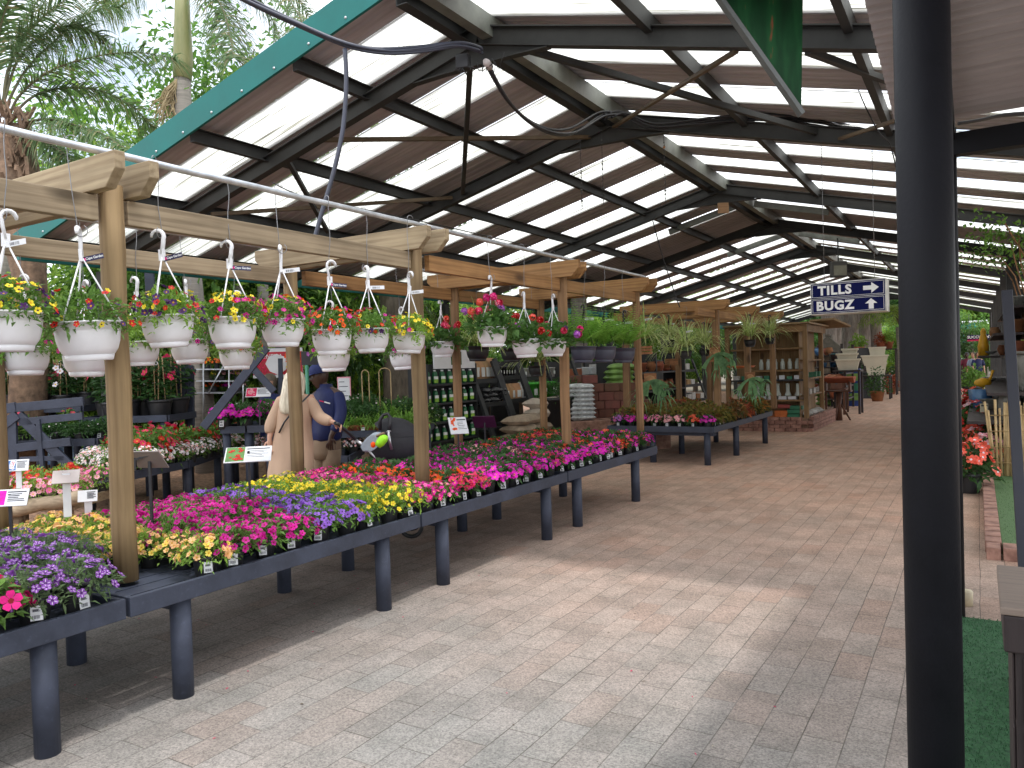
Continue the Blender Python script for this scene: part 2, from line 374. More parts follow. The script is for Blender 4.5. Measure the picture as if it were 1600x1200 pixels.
# fascia boards at the near gable, teal
M_teal = mat('teal_fascia', (.028, .17, .158), .5, .12, 2, speck=.03, spec=.12)
for side in (-1, 1):
    xe = EL-.05 if side < 0 else ER
    mb = MB(); mb.bar((XR, Y0-.03, zs(XR)-.0), (xe, Y0-.03, zs(xe)-.0), .03, .27, V(0, 0, 1)); f = hpart('fascia_board', mb, M_teal)
    mb = MB()
    for i in range(14):
        x = XR+(xe-XR)*(i+.5)/14; mb.lathe([(0, .012), (.011, .008), (.013, 0)], 8, (0, 0, 0), M=Matrix.Translation(V(x, Y0-.046, zs(x)-.09))@Matrix.Rotation(pi/2, 4, 'X'))
    mb.v = [tuple(V(*v)-OFF) for v in mb.v]; mb.build('screw_heads', M_galv, f)
mb = MB(); mb.box(EL-.1, EL-.03, Y0, YE, zs(EL)-.2, zs(EL)+.03); hpart('eave_gutter', mb, M_teal)
# C-section purlins, ridge pair
def cpurlin(x, y0, y1, zt, s, h=.15, w=.06):
    mb = MB(); mb.box(x-.004, x+.004, y0, y1, zt-h, zt); a = sorted((x-.004*s, x-w*s)); mb.box(a[0], a[1], y0, y1, zt-.008, zt-.001); mb.box(a[0], a[1], y0, y1, zt-h+.001, zt-h+.008); return mb
for k in range(1, 5):
    for s in (-1, 1):
        x = XR+s*(1.42+1.53*(k-1)) if s < 0 else XR+1.73+1.53*(k-1)
        if x > ER or x < EL: continue
        hpart('purlin', cpurlin(x, Y0+.02, YE, zs(x)-.035, s), M_steel)
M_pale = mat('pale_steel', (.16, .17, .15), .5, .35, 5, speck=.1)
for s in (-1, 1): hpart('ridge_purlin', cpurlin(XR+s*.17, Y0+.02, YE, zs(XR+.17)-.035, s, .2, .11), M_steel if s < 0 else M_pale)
for Y in TR:
    for s in (-1, 1):
        xe = EL+.1 if s < 0 else ER
        mb = MB()
        zt, zb = 4.86, 4.69
        for (dz, w, h) in ((0, .10, .012), (-.17, .10, .012)):
            mb.bar((XR, Y, zt+dz), (xe, Y, zs(xe, zt+dz)), w, h)
        mb.bar((XR, Y, zt-.085), (xe, Y, zs(xe, zt-.085)), .012, .165)
        hpart('rafter', mb, M_steel)
    mb = MB(); vs = []
    for yy in (Y-.006, Y+.006): vs += [(XR-.75, yy, zs(XR-.75, 4.70)), (XR+.75, yy, zs(XR+.75, 4.70)), (XR, yy, 4.71), (XR-.35, yy, 4.50), (XR+.35, yy, 4.50)]
    mb.add(vs, [(0, 3, 4, 1, 2), (5, 7, 6, 9, 8), (0, 5, 8, 3), (3, 8, 9, 4), (4, 9, 6, 1)])
    mb.bar((XR-.76, Y, zs(XR-.76, 4.68)), (XR-.34, Y, 4.50), .08, .012); mb.bar((XR-.35, Y, 4.497), (XR+.35, Y, 4.497), .08, .012); mb.bar((XR+.34, Y, 4.50), (XR+.76, Y, zs(XR+.76, 4.68)), .08, .012)
    hpart('ridge_gusset', mb, M_steel)
    mb = MB(); mb.bar((EL+.15, Y, 0), (EL+.15, Y, zs(EL, 4.72)), .16, .16, V(0, 1, 0)); hpart('column', mb, M_steel)
    if Y > 16:
        mb = MB(); mb.bar((.62, Y, 0), (.62, Y, zs(.62, 4.7)), .22, .22, V(0, 1, 0)); hpart('column', mb, M_steel)
def brace(p, q, w=.05, h=.05, m=None):
    mb = MB(); mb.bar(p, q, w, h); hpart('brace', mb, m or M_steel)
Z1 = 4.74
def rp(x, Y, dz=0.): return (x, Y, zs(x, Z1)+dz)
brace((XR-.1, TR[0]+.02, 4.62), onY(723, 302, TR[1]-.04), .055, .055)
brace(onY(470, 219, TR[0]+.02), (XR-.3, TR[1], 4.62), .05, .045, M_steelbr)
brace(onY(448, 248, TR[0]+.02), onY(512, 362, 8.0), .05, .05)
brace(onY(330, 335, TR[0]+.05), onY(706, 309, TR[1]-.02), .05, .045, M_steelbr)
brace((XR+.55, TR[0]+.03, zs(XR+.55, 4.66)), onY(1275, 207, TR[1]-.02), .05, .06)
brace((XR+.05, TR[1]-.03, 4.68), onY(1150, 80, TR[0]+.03), .045, .03, M_steelbr)
brace(onY(1262, 80, TR[0]+.04), onY(1392, 128, 7.6), .05, .05)
brace(onY(1312, 217, TR[1]-.05), onY(1400, 188, 8.0), .045, .03, M_steelbr)
for Y in (15.9, 20.4):
    for s in (-1, 1): brace((XR+s*.2, Y, zs(XR+.2, 4.84)), (XR+s*1.6, Y, zs(XR+1.6, 4.84)), .06, .12, M_pale)
# sag rods through the purlins
for i in range(6): mb = MB()
# ---------------------------------------------------------------- awning over the near right, its posts and beam
aw = thing('corrugated_awning', 'grey brown corrugated awning overhead behind the black post', 'awning', (-.155, 5.44, 0))
mb = MB(); prof = []; y = -1.5; i = 0
while y < 5.5:
    prof.append((y, .5-.5*math.cos(i*pi/3))); y += .076/6*1.0; i += 1
def za(y): return 3.07 + .12*(5.48-y)
vs = []; xs = [-.42, 1, 2.5, 4]
for x in xs:
    for yy, h in prof: vs.append((x+.155, yy-5.44, za(yy)+h*.018))
k = len(prof); mb.add(vs, [(i*k+j, i*k+j+1, (i+1)*k+j+1, (i+1)*k+j) for i in range(3) for j in range(k-1)], 0, True)
mb.build('corrugated_sheet', mat('awning_sheet', (.42, .385, .40), .5, .18, 2.5, stretch=(.4, 5, 1), speck=.02), aw)
M_blk = mat('black_steel_post', (.006, .0063, .009), .62, .4, 4, .12, speck=.05, bscale=60, spec=.2)
mb = MB(); mb.bar((0, 0, 2.895), (4.1, 0, 2.895), .09, .13); mb.build('beam', M_blk, aw)
mb = MB(); mb.bar((0.03, -6.9, za(-1.5)-.11), (0.03, 0, za(5.44)-.11), .06, .1); mb.build('beam', M_blk, aw)
mb = MB(); mb.bar((2.9, -6.9, za(-1.5)-.11), (2.9, 0, za(5.44)-.11), .06, .1); mb.build('beam', M_blk, aw)
mb = MB(); mb.tube([(0, 0, 0), (0, 0, 3.0)], .066, 28); mb.build('post', M_blk, aw)
pn = thing('black_post', 'thick round black steel post standing nearest the camera at right', 'post', (-.117, 2.4, 0))
mb = MB(); mb.tube([(0, 0, 0), (0, 0, 3.32)], .070, 40); mb.build('shaft', M_blk, pn)
mb = MB(); mb.tube([(-.058, .045, 1.93), (-.058, .045, 3.32)], .014, 8); mb.build('conduit', mat('pale_conduit', (.2, .2, .22), .5), pn)
mb = MB(); mb.tube([(0, 0, .0), (0, 0, .03)], .12, 24); mb.build('base_plate', M_blk, pn)

mb = MB()
for i in range(150):
    p = V(R.uniform(-3.4, -.3), R.uniform(2.2, 11), .0065); a = R.uniform(0, 6.3); mb.leaf(p, V(math.cos(a), math.sin(a), .05), R.uniform(.006, .03), R.uniform(.004, .012), R.choice((0, 0, 0, 1, 2)), nrm=V(0, 0, 1), droop=0)
for i in range(260):
    p = V(R.uniform(-5.2, -3.2), R.uniform(1.6, 9), .0065); a = R.uniform(0, 6.3); mb.leaf(p, V(math.cos(a), math.sin(a), .05), R.uniform(.008, .03), R.uniform(.004, .014), R.choice((0, 0, 1, 2)), nrm=V(0, 0, 1), droop=0)
tag(mb.build('plant_litter', [mat('dry_litter', (.10, .07, .04), .9, .4), mat('fallen_petals', (.5, .03, .1), .7, .2), mat('pale_litter', (.38, .33, .25), .9, .2)]), 'dry bits and fallen petals scattered over the paving', 'litter', kind='stuff')
# ---------------------------------------------------------------- pergola frames over the benches
def pergola(label, posts_f, posts_b, y0, y1, mats, xf=-3.8, xb=-5.2, zb=2.62, cross=(), pipes=True, r=.075, square=False, base=.58, back=(None, None)):
    ma, mx, mz = mats
    t = thing('pergola', label, 'pergola', (xf, y0, 0)); o = V(xf, y0, 0)
    def b(name, mb, m, bv=.004):
        mb.v = [tuple(V(*v)-o) for v in mb.v]; return mb.build(name, m, t, bevel=bv)
    for xs, ys in ((xf, posts_f), (xb, posts_b)):
        for Y in ys:
            mb = MB(); rr = r*R.uniform(.95, 1.05)
            if square: mb.bar((xs, Y, base), (xs, Y, zb-.0), 2*rr*.9, 2*rr*.9, V(0, 1, 0)); b('post', mb, mz, .012)
            else: mb.tube([(xs+R.uniform(-.008, .008), Y, base+(zb-base)*k/6) for k in range(7)], [rr*R.uniform(.975, 1.025) for k in range(7)], 20); b('post', mb, mz, 0)
            for dy in (-1, 1):
                if not cross: continue
    for Y in cross:
        for dy in (-.105, .105):
            mb = MB(); x1 = xf+.24+R.uniform(-.03, .03); x0 = xb-.3; z0, z1 = zb-.055, zb+.115; yy = Y+dy*1.0
            pr_ = [(x0+.09, z0), (x1-.085, z0), (x1, z0+.085), (x1, z1), (x0, z1), (x0, z0+.085)]
            vs = [(x, yy-.028, z) for x, z in pr_]+[(x, yy+.028, z) for x, z in pr_]
            mb.add(vs, [(5, 4, 3, 2, 1, 0), (6, 7, 8, 9, 10, 11)]+[(i, (i+1) % 6, 6+(i+1) % 6, 6+i) for i in range(6)]); b('cross_beam', mb, mx)
    for xs, ps in ((xf, posts_f), (xb, posts_b)):
        if not ps: continue
        ys = [y0]+[q for q in ps if q > y0+.2]
        ys = ys+[y1] if ys[-1] < y1-.2 else ys
        for a, c in zip(ys[:-1], ys[1:]):
            mb = MB(); mb.box(xs-.03, xs+.02, a+.078, c-.078, zb-.19, zb-.062); b('long_beam', mb, ma)
    if pipes:
        for xs, zz in ((xf+.05, zb+.155), (xb+.02, zb+.105)):
            mb = MB(); mb.tube([(xs, y0-.05+(y1+.2-y0)*k/24, zz+.0015*math.sin(k*1.7)) for k in range(25)], .019, 12); b('rail_pipe', mb, M_galv, 0)
    return t
PW = (M_pine_w, M_pine_wx, M_pine_wz); PO = (M_pine_o, M_pine_ox, M_pine_oz)
pergola('weathered pine pergola over the flower benches, nearest bay beside the camera', [.0, 2.34, 4.84], [0, 2.4, 4.84], -.2, 4.84, PW, r=.058, cross=(2.34, 4.84))
pergola('orange brown pine pergola over the far impatiens benches, hung with ferns', [7.35, 9.46], [7.33, 9.4], 4.92, 9.5, PO, r=.052, cross=(7.35, 9.46))
pergola('square post pine pergola over the coleus bench', [13.0, 15.05, 17.2], [12.4, 15.1, 17.2], 11.9, 17.6, PO, zb=2.56, cross=(13.0, 15.05, 17.2), pipes=False, r=.06, square=True)
# ---------------------------------------------------------------- slate painted display benches
def bench(label, x0, x1, y0, y1, z=.6, legs=(), group=None, rim=.095, ang=0., loc=None, slatdir='y'):
    cx, cy = (x0+x1)/2, (y0+y1)/2
    t = thing('display_bench', label, 'bench', loc or (cx, cy, 0), ang, group)
    w, d = (x1-x0)/2, (y1-y0)/2
    mb = MB()
    for (a, b, c, e) in ((w-.028, w, -d, d), (-w, -w+.028, -d, d), (-w+.029, w-.029, -d, -d+.028), (-w+.029, w-.029, d-.028, d)): mb.box(a, b, c, e, z-rim, z+R.uniform(-.002, .002))
    mb.build('rim', M_slate, t, bevel=.004)
    mb = MB(); n = max(3, int(2*w/.13))
    for i in range(n):
        a = -w+.03+(2*w-.06)*i/n; mb.box(a+.006, a+(2*w-.06)/n-.006, -d+.03, d-.03, z-.062, z-.04)
    mb.build('deck', M_slate, t)
    for (lx, ly) in legs:
        mb = MB(); mb.tube([(lx-cx, ly-cy, 0), (lx-cx, ly-cy, z-.064)], .052, 18); mb.build('leg', M_slate, t)
        mb = MB()
    for ly in sorted({l[1] for l in legs}): MB().bar((-w+.05, ly-cy, z-.11), (w-.05, ly-cy, z-.11), .05, .09).build('bearer', M_slate, t)
    return t
BX0, BX1 = -5.32, -3.42
BN = [('slate grey flower bench nearest the camera, cut off by the left edge', -.2, 2.10, (.2, 1.76)), ('slate grey flower bench under the peach and magenta petunias', 2.12, 4.32, (2.43, 3.98)),
      ('slate grey flower bench under the yellow flowers and orange impatiens', 4.34, 6.62, (4.66, 6.3)), ('slate grey flower bench at the far end of the long row', 6.64, 9.07, (6.95, 8.5))]
for lb, a, b_, ly in BN:
    bench(lb, BX0, BX1, a, b_, legs=[(x, yy) for yy in ly for x in (-3.49, -4.46, -5.22)], group='slate flower benches end to end')
bench('separate slate grey bench of coleus and impatiens across the gap in the row', -5.3, -3.5, 11.75, 15.7, z=.62, legs=[(x, y) for y in (13.28, 15.38) for x in (-3.58, -4.55)]+[(-3.66, 11.9), (-4.6, 12.0), (-5.2, 12.0)])
# ---------------------------------------------------------------- potted bedding plants
G1 = leafmat('petunia_leaf', (.095, .19, .035), (.14, .27, .05)); G2 = leafmat('grey_green_leaf', (.09, .15, .06), (.15, .22, .10)); G3 = leafmat('dark_leaf', (.03, .085, .022), (.055, .13, .035))
G4 = leafmat('lime_leaf', (.14, .26, .035), (.22, .36, .06)); G5 = leafmat('bronze_green_leaf', (.04, .07, .022), (.08, .10, .03))
def petal(name, c, c2=None, rnd=.12): return leafmat(name, c, c2, .25, rnd, .12, 30, .55)
F = dict(purple=petal('violet_petal', (.20, .045, .34), (.27, .08, .42)), dpurple=petal('deep_purple_petal', (.06, .008, .11)), white=petal('white_petal', (.75, .7, .75)), peach=petal('peach_petal', (.80, .40, .17), (.82, .52, .24)),
         lemon=petal('lemon_petal', (.80, .62, .10)), yellow=petal('yellow_petal', (.80, .63, .03)), magenta=petal('magenta_petal', (.52, .006, .22), (.62, .012, .32)), hot=petal('hot_pink_petal', (.72, .012, .22)),
         blue=petal('blue_violet_petal', (.20, .075, .46), (.30, .13, .56)), pink=petal('pink_petal', (.75, .16, .38)), pale=petal('pale_pink_petal', (.85, .42, .48)), neon=petal('neon_magenta_petal', (.68, .006, .46), (.78, .014, .55)),
         orange=petal('orange_petal', (.85, .10, .005)), coral=petal('coral_petal', (.85, .13, .08)), red=petal('red_petal', (.55, .012, .01)), rose=petal('rose_petal', (.70, .03, .12)), lilac=petal('lilac_petal', (.45, .12, .55)), eye=petal('dark_eye', (.05, .01, .03)), gold=petal('golden_eye', (.6, .3, .01)), maroon=petal('maroon_petal', (.22, .006, .01)))
def pot_mesh(r=.068, h=.115, n=20):
    mb = MB(); mb.lathe([(0, 0), (r*.74, 0), (r*.76, .004), (r*.94, h*.82), (r*.94, h*.83), (r, h*.84), (r, h), (r*.93, h), (r*.9, h*.86)], n); return mb
def soil(r, z): return MB().lathe([(r, z), (r*.5, z+.006), (0, z+.008)], 12)
POT = pot_mesh()
TAGM = None
def tagplate(w=.045, h=.06):
    mb = MB(); mb.box(-w/2, w/2, -.001, .001, 0, h, 0)
    for i, k in enumerate((.72, .66, .60)): mb.box(-w*.32, w*.3*R.uniform(.3, 1), -.0016, -.001, h*k, h*k+.003, 1)
    x = -w*.34
    while x < w*.3: ww = R.uniform(.001, .0028); mb.box(x, x+ww, -.0016, -.001, h*.12, h*.36, 1); x += ww+R.uniform(.001, .0025)
    return mb
def mound(mb, n, r, h, z, L, W, mi=0, inner=.55, up=.25, droop=.2, trail=0., lo=-.18):
    for i in range(n):
        th = math.acos(R.uniform(lo, 1)); ph = R.uniform(0, 2*pi); k = R.uniform(inner, 1)
        d = V(math.sin(th)*math.cos(ph), math.sin(th)*math.sin(ph), math.cos(th))
        p = V(d.x*r*k, d.y*r*k, z+d.z*h*k)
        if trail and R.random() < trail: p.z -= R.uniform(0, .05); p.x *= 1.12; p.y *= 1.12
        dd = (d*.8+rdir(up)*.8).normalized(); mb.leaf(p, dd, L*R.uniform(.6, 1.2), W*R.uniform(.7, 1.2), mi, droop=droop)
def blooms(mb, n, r, h, z, fr, sel, low=.12, tilt=.5, cup=.25, star=False, petals=5, sc=(.75, 1.15)):
    for i in range(n):
        th = math.acos(R.uniform(low, 1)); ph = R.uniform(0, 2*pi)
        d = V(math.sin(th)*math.cos(ph), math.sin(th)*math.sin(ph), math.cos(th)); k = R.uniform(.96, 1.12)
        p = V(d.x*r*k, d.y*r*k, z+d.z*h*k); a, b = sel()
        flower(mb, p, (d+rdir(.2)*tilt), fr*R.uniform(*sc), a, b, petals, cup, star, ms=2)
def make_plant(name, label, cat, group, leaf, pm, fr, nf, nl, r, h, sel, L=.045, W=.018, star=False, cup=.25, petals=5, low=.12, price=False, potz=.10, scat=.2, low_leaf=.25):
    t = thing(name, label, cat, (0, 0, -50), 0, group)
    POT.build('pot', M_black, t)
    mb = MB(); mound(mb, nl, r*.98, h, potz, L, W, trail=.15 if name != 'potted_impatiens' else 0, lo=-.05 if name != 'potted_impatiens' else .12); mb.build('foliage', leaf, t)
    mb = MB(); blooms(mb, nf, r, h, potz, fr, sel, low, .5, cup, star, petals); mb.build('blooms', pm, t)
    return t
def S2(a=0, b=1): return lambda: (a, b)
VAR = {}
def kind(key, *a, **k): VAR[key] = [make_plant(*a, **k) for _ in range(3)]
petc = ('petunia', )
def pk(key, name, desc, leaf, pm, fr, nf, nl, r, h, sel=None, **k):
    kind(key, name, desc, name.replace('potted_', ''), None, leaf, pm, fr, nf, nl, r, h, sel or S2(), **k)
pk('stripe', 'potted_petunia', 'star striped', G2, [F['purple'], F['dpurple'], F['white']], .0215, 44, 420, .165, .125, star=True, L=.05, W=.015, cup=.15)
pk('hot', 'potted_petunia', 'hot', G1, [F['hot'], F['maroon']], .036, 36, 260, .15, .13, L=.055, W=.022)
pk('peach', 'potted_calibrachoa', 'peach', G4, [F['peach'], F['gold'], F['lemon']], .0205, 66, 350, .155, .115, sel=lambda: (R.choice((0, 0, 2)), 1), L=.045, W=.014)
pk('magenta', 'potted_petunia', 'magenta', G1, [F['magenta'], F['maroon']], .0215, 74, 360, .16, .115, L=.048, W=.017)
pk('blue', 'potted_petunia', 'blue', G1, [F['blue'], F['dpurple']], .021, 60, 350, .155, .115, L=.045, W=.016)
pk('yellow', 'potted_calibrachoa', 'yellow', G4, [F['yellow'], F['gold']], .0185, 36, 380, .155, .135, L=.042, W=.014)
pk('bicolor', 'potted_calibrachoa', 'pink', G1, [F['pink'], F['hot'], F['magenta'], F['lemon']], .0185, 76, 300, .15, .115, sel=lambda: (R.choice((0, 1, 2, 2)), R.choice((1, 3))), L=.042, W=.014)
for key, pm in dict(orange=['orange', 'coral'], neon=['neon', 'magenta'], light=['pale', 'pink'], coral=['coral', 'red'], mixed=['neon', 'coral'], rose=['rose', 'magenta'], lilac=['lilac', 'pink']).items():
    pk(key, 'potted_impatiens', key, G3, [F[pm[0]], F[pm[1]], F['gold']], .034, 58 if key not in ('neon', ) else 78, 210, .142, .115, sel=lambda: (R.choice((0, 0, 0, 1)), 2), L=.075, W=.036, cup=.06, low=.25)
TAG = [tagplate().build('price_tag', [M_card, M_ink]) for _ in range(3)]
for q in TAG: COL.objects.unlink(q)
def addtag(o, ang, r=.07, z=.03):
    t = R.choice(TAG).copy(); COL.objects.link(t); t.parent = o
    a = ang - o.rotation_euler.z
    t.location = (r*math.cos(a), r*math.sin(a), z); t.rotation_euler = (rad(-8), 0, a+pi/2+R.uniform(-.2, .2)); return t
for vs in VAR.values():
    for q in vs: reg(q)
DESC = dict(stripe=('petunia', 'violet petunia striped white in a black pot, near end of the long bench', 'purple and white striped petunias'),
    hot=('petunia', 'hot pink petunia in a black pot at the lower left edge of the photo', None),
    peach=('calibrachoa', 'peach and yellow calibrachoa in a black pot beside the first pine post', 'peach calibrachoas'),
    magenta=('petunia', 'magenta petunia in a black pot behind the peach calibrachoas', 'magenta petunias'),
    blue=('petunia', 'blue violet petunia in a black pot between the magenta and the yellow flowers', 'blue violet petunias'),
    yellow=('calibrachoa', 'bright yellow calibrachoa in a black pot, in the band crossing the bench', 'yellow calibrachoas'),
    bicolor=('calibrachoa', 'pink and magenta calibrachoa in a black pot in front of the second pine post', 'pink calibrachoas'),
    orange=('impatiens', 'orange impatiens in a black pot behind the pink calibrachoas', 'orange impatiens'),
    neon=('impatiens', 'neon magenta impatiens in a black pot in the wide block', 'neon magenta impatiens'),
    light=('impatiens', 'pale pink impatiens in a black pot on the far half of the long bench', 'pale pink impatiens'),
    coral=('impatiens', 'coral red impatiens in a black pot near the far end of the long bench', 'coral impatiens'),
    mixed=('impatiens', 'magenta and coral impatiens in a black pot near the far end of the long bench', 'mixed magenta and coral impatiens'),
    rose=('impatiens', 'rose red impatiens in a black pot near the far end of the long bench', 'rose impatiens'))
EDGE = dict(bicolor='pink and magenta calibrachoa on the aisle edge before the second pine post', neon='neon magenta impatiens on the aisle edge of the long bench')
def band(i, Y):
    j = Y + R.uniform(-.03, .03) - .02*i
    if i == 0 and Y < 1.68: return 'hot'
    if j < 2.22: return 'stripe'
    if j < 2.74: return 'peach'
    if j < 3.45: return 'magenta'
    if j < 3.86: return 'blue'
    if j < 4.42: return 'yellow'
    if j < 4.86: return 'bicolor'
    if j < 5.22: return 'orange' if i > 0 else 'rose'
    if j < 6.5: return 'neon' if i > 0 or R.random() < .6 else R.choice(('rose', 'neon'))
    if j < 7.1: return R.choice(('light', 'neon', 'neon', 'rose'))
    return R.choice(('neon', 'coral', 'mixed', 'coral', 'rose', 'coral', 'mixed'))
ZB = .562
row0 = 0
for i in range(7):
    Y = 1.32+.05*(i % 2)
    while Y < 8.95:
        X = -3.56-.232*i+R.uniform(-.02, .02); y2 = Y+R.uniform(-.025, .025)
        Y += .215
        if any(abs(X+3.8) < .13 and abs(y2-q) < .13 for q in (2.34, 4.84, 7.35, 9.46)): continue
        if i == 0 and abs(y2-2.27) < .12: continue
        k = band(i, y2); c, lb, gr = DESC[k]
        if i == 0: lb2 = EDGE.get(k, lb.split(' in a black')[0]+' in a pot on the aisle edge of the long bench'); gr2 = (gr or '')+' on the aisle edge'
        else: lb2, gr2 = lb, gr
        if k == 'hot': lb2, gr2 = lb, 'hot pink petunias'
        o = dup(R.choice(VAR[k]), (X, y2, ZB), R.uniform(0, 6.28), lb2, gr2, R.uniform(.92, 1.08))
        if i == 0 and R.random() < .75: addtag(o, R.uniform(-.9, .1))
# coleus bench
CO = [leafmat('coleus_olive', (.14, .165, .03), (.20, .145, .035)), leafmat('coleus_red', (.22, .03, .025), (.32, .09, .03)), leafmat('coleus_brown', (.13, .06, .03), (.22, .12, .035)), leafmat('coleus_gold', (.34, .26, .05), (.35, .13, .04))]
def coleus(key, m):
    out = []
    for _ in range(2):
        t = thing('potted_coleus', 'x', 'coleus', (0, 0, -50)); POT.build('pot', M_black, t)
        mb = MB()
        for i in range(150):
            th = math.acos(R.uniform(-.05, 1)); ph = R.uniform(0, 2*pi); d = V(math.sin(th)*math.cos(ph), math.sin(th)*math.sin(ph), math.cos(th)); k = R.uniform(.6, 1)
            mb.leaf(V(d.x*.15*k, d.y*.15*k, .11+d.z*.19*k), (d+rdir(0)*.7+V(0, 0, -.3)), R.uniform(.06, .11), R.uniform(.035, .055), R.choice((0, 0, 0, 0, 1, 2)), droop=.3)
        mb.build('foliage', [m, CO[2], G5], t); out.append(reg(t))
    VAR[key] = out
coleus('c0', CO[0]); coleus('c1', CO[1]); coleus('c2', CO[2]); coleus('c3', CO[3])
CL = dict(c0='olive and red coleus in a black pot on the bench across the gap', c1='deep red coleus in a black pot on the bench across the gap', c2='brown and orange coleus in a black pot on the bench across the gap', c3='golden coleus in a black pot on the bench across the gap')
for i in range(8):
    for j in range(16):
        X = -3.66-.215*i; Y = 11.92+.235*j
        if any(abs(X+3.8) < .13 and abs(Y-q) < .14 for q in (13., 15.05)) or any(abs(X+5.2) < .13 and abs(Y-q) < .14 for q in (12.4, 15.1)): continue
        if j == 0:
            k = R.choice(('lilac', 'lilac', 'neon', 'coral', 'light'))
            o = dup(R.choice(VAR[k]), (X, Y, .585), R.uniform(0, 6), dict(lilac='lilac impatiens in the front row of the coleus bench', neon='magenta impatiens in the front row of the coleus bench', coral='coral impatiens in the front row of the coleus bench', light='pale pink impatiens in the front row of the coleus bench')[k], k+' impatiens before the coleus', .9)
            if R.random() < .6: addtag(o, -pi/2+R.uniform(-.3, .3), z=.025)
        else:
            if j > 9 and 1 < i < 6: continue
            k = 'c1' if (i < 2 and j in (8, 9, 10)) or (i > 4 and j > 4 and R.random() < .7) else 'c2' if (i < 2 and j in (5, 6, 7)) else R.choice(('c0', 'c0', 'c0', 'c0', 'c3'))
            o = dup(R.choice(VAR[k]), (X, Y, .585), R.uniform(0, 6), CL[k], CL[k].split(' in a')[0]+' plants', R.uniform(.9, 1.1))
            if i == 0 and R.random() < .4: addtag(o, 0, z=.025)
# ---------------------------------------------------------------- hanging baskets
def bowl(m, r=.142, h=.182):
    mb = MB(); mb.lathe([(0, 0), (r*.66, 0), (r*.69, .004), (r*.735, h*.15), (r*.72, h*.152), (r*.75, h*.165), (r*.86, h*.30), (r*.93, h*.5), (r*.97, h*.74), (r*.965, h*.78), (r*.985, h*.79), (r*.985, h*.95), (r*1.045, h*.955), (r*1.05, h), (r*.97, h), (r*.93, h*.9)], 36); return mb
BOWL = bowl(0)
def hookmesh():
    mb = MB(); pts = [V(.0, 0, .30), V(.012, 0, .36)]
    for k in range(9):
        a = -.5+k*3.7/8; pts.append(V(.012-.028+.034*math.cos(a), 0, .395+.034*math.sin(a)))
    mb.tube(pts, [.012, .012]+[.0125]*7+[.011, .008], 8, flat=.7); mb.box(-.016, .016, -.008, .008, .265, .325); return mb
def hanger(r, h, top):
    mb = hookmesh(); off = top-.30
    mb.v = [(x, y, z+off) for x, y, z in mb.v]
    for k in range(3):
        a = 2*pi*k/3+.5; mb.tube([V(r*math.cos(a), r*math.sin(a), h*.97), V(.006*math.cos(a), .006*math.sin(a), top-.02)], .0042, 6)
    return mb
def swire(top, z1):
    mb = MB(); pts = []
    for k in range(8): a = pi*.95-k*pi/7*1.15; pts.append(V(.0, -.026*math.cos(a)*-1, z1+.002+.026*math.sin(a)))
    mid = [V(.006*math.sin(k*1.3), .026+(-.02)*k/6, z1-.02-(z1-top-.09)*k/6) for k in range(1, 7)]
    lo = [V(0, .01+.028*math.cos(-k*pi/6*1.15)-.02, top+.055+.03*math.sin(-k*pi/6*1.15)) for k in range(8)]
    mb.tube(pts+mid+lo, .0022, 6); return mb
def namelabel(t, top, dark, ang):
    mb = MB(); mb.box(0, .115, -.001, .001, -.011, .015, 0)
    o = mb.build('name_label', [mat_navy if dark else M_card], t, (.005, 0, top-.03), rot=(0, R.uniform(-.18, .12), ang))
    if dark:
        q = MB(); q.lathe([(.008, 0), (.0, .0008)], 8, (0, 0, 0), M=Matrix.Translation(V(.017, -.0012, .002))@Matrix.Rotation(pi/2, 4, 'X')); q.build('emblem', F['hot'], o)
        text(o, 'lettering', 'Cape Garden', .017, M_card, (.068, -.0014, .003), bold=.0004, extrude=.0003)
    else:
        q = MB()
        for i in range(9): q.box(.03+.006*i, .03+.006*i+R.uniform(.001, .004), -.0016, -.001, -.006, .008)
        q.build('barcode', M_ink, o)
mat_navy = mat('navy_label', (.018, .015, .06), .4, .1)
M_navypot = mat('navy_grey_basket', (.055, .058, .085), .45, .15, 4)
def basket_plant(t, leaf, pm, sel, fr, nf, nl, r, h, L, W, z, trail=.3, cup=.25):
    mb = MB(); mound(mb, nl, r, h, z, L, W, 0, .5, .3, .25, trail)
    for k in range(4):
        a = R.uniform(0, 6.28); p = V(.13*math.cos(a), .13*math.sin(a), z+.01)
        for q in range(R.randint(8, 14)): p = p+V(math.cos(a)*.006, math.sin(a)*.006, -.004-.0006*q); mb.leaf(p, rdir(0), L*.9, W, 0)
    mb.build('foliage', leaf, t)
    mb = MB(); blooms(mb, nf, r*1.02, h, z, fr, sel, -.12, .6, cup); mb.build('blooms', pm, t)
PAL = [F['yellow'], F['gold'], F['magenta'], F['red'], F['dpurple'], F['eye'], F['hot'], F['orange'], F['lilac']]
def selw(w):
    ks = [k for k, n in w for _ in range(n)]
    return lambda: (R.choice(ks), R.choice((1, 5)))
Y_, M_, RD, DP, HP, OR = 0, 2, 3, 4, 6, 7
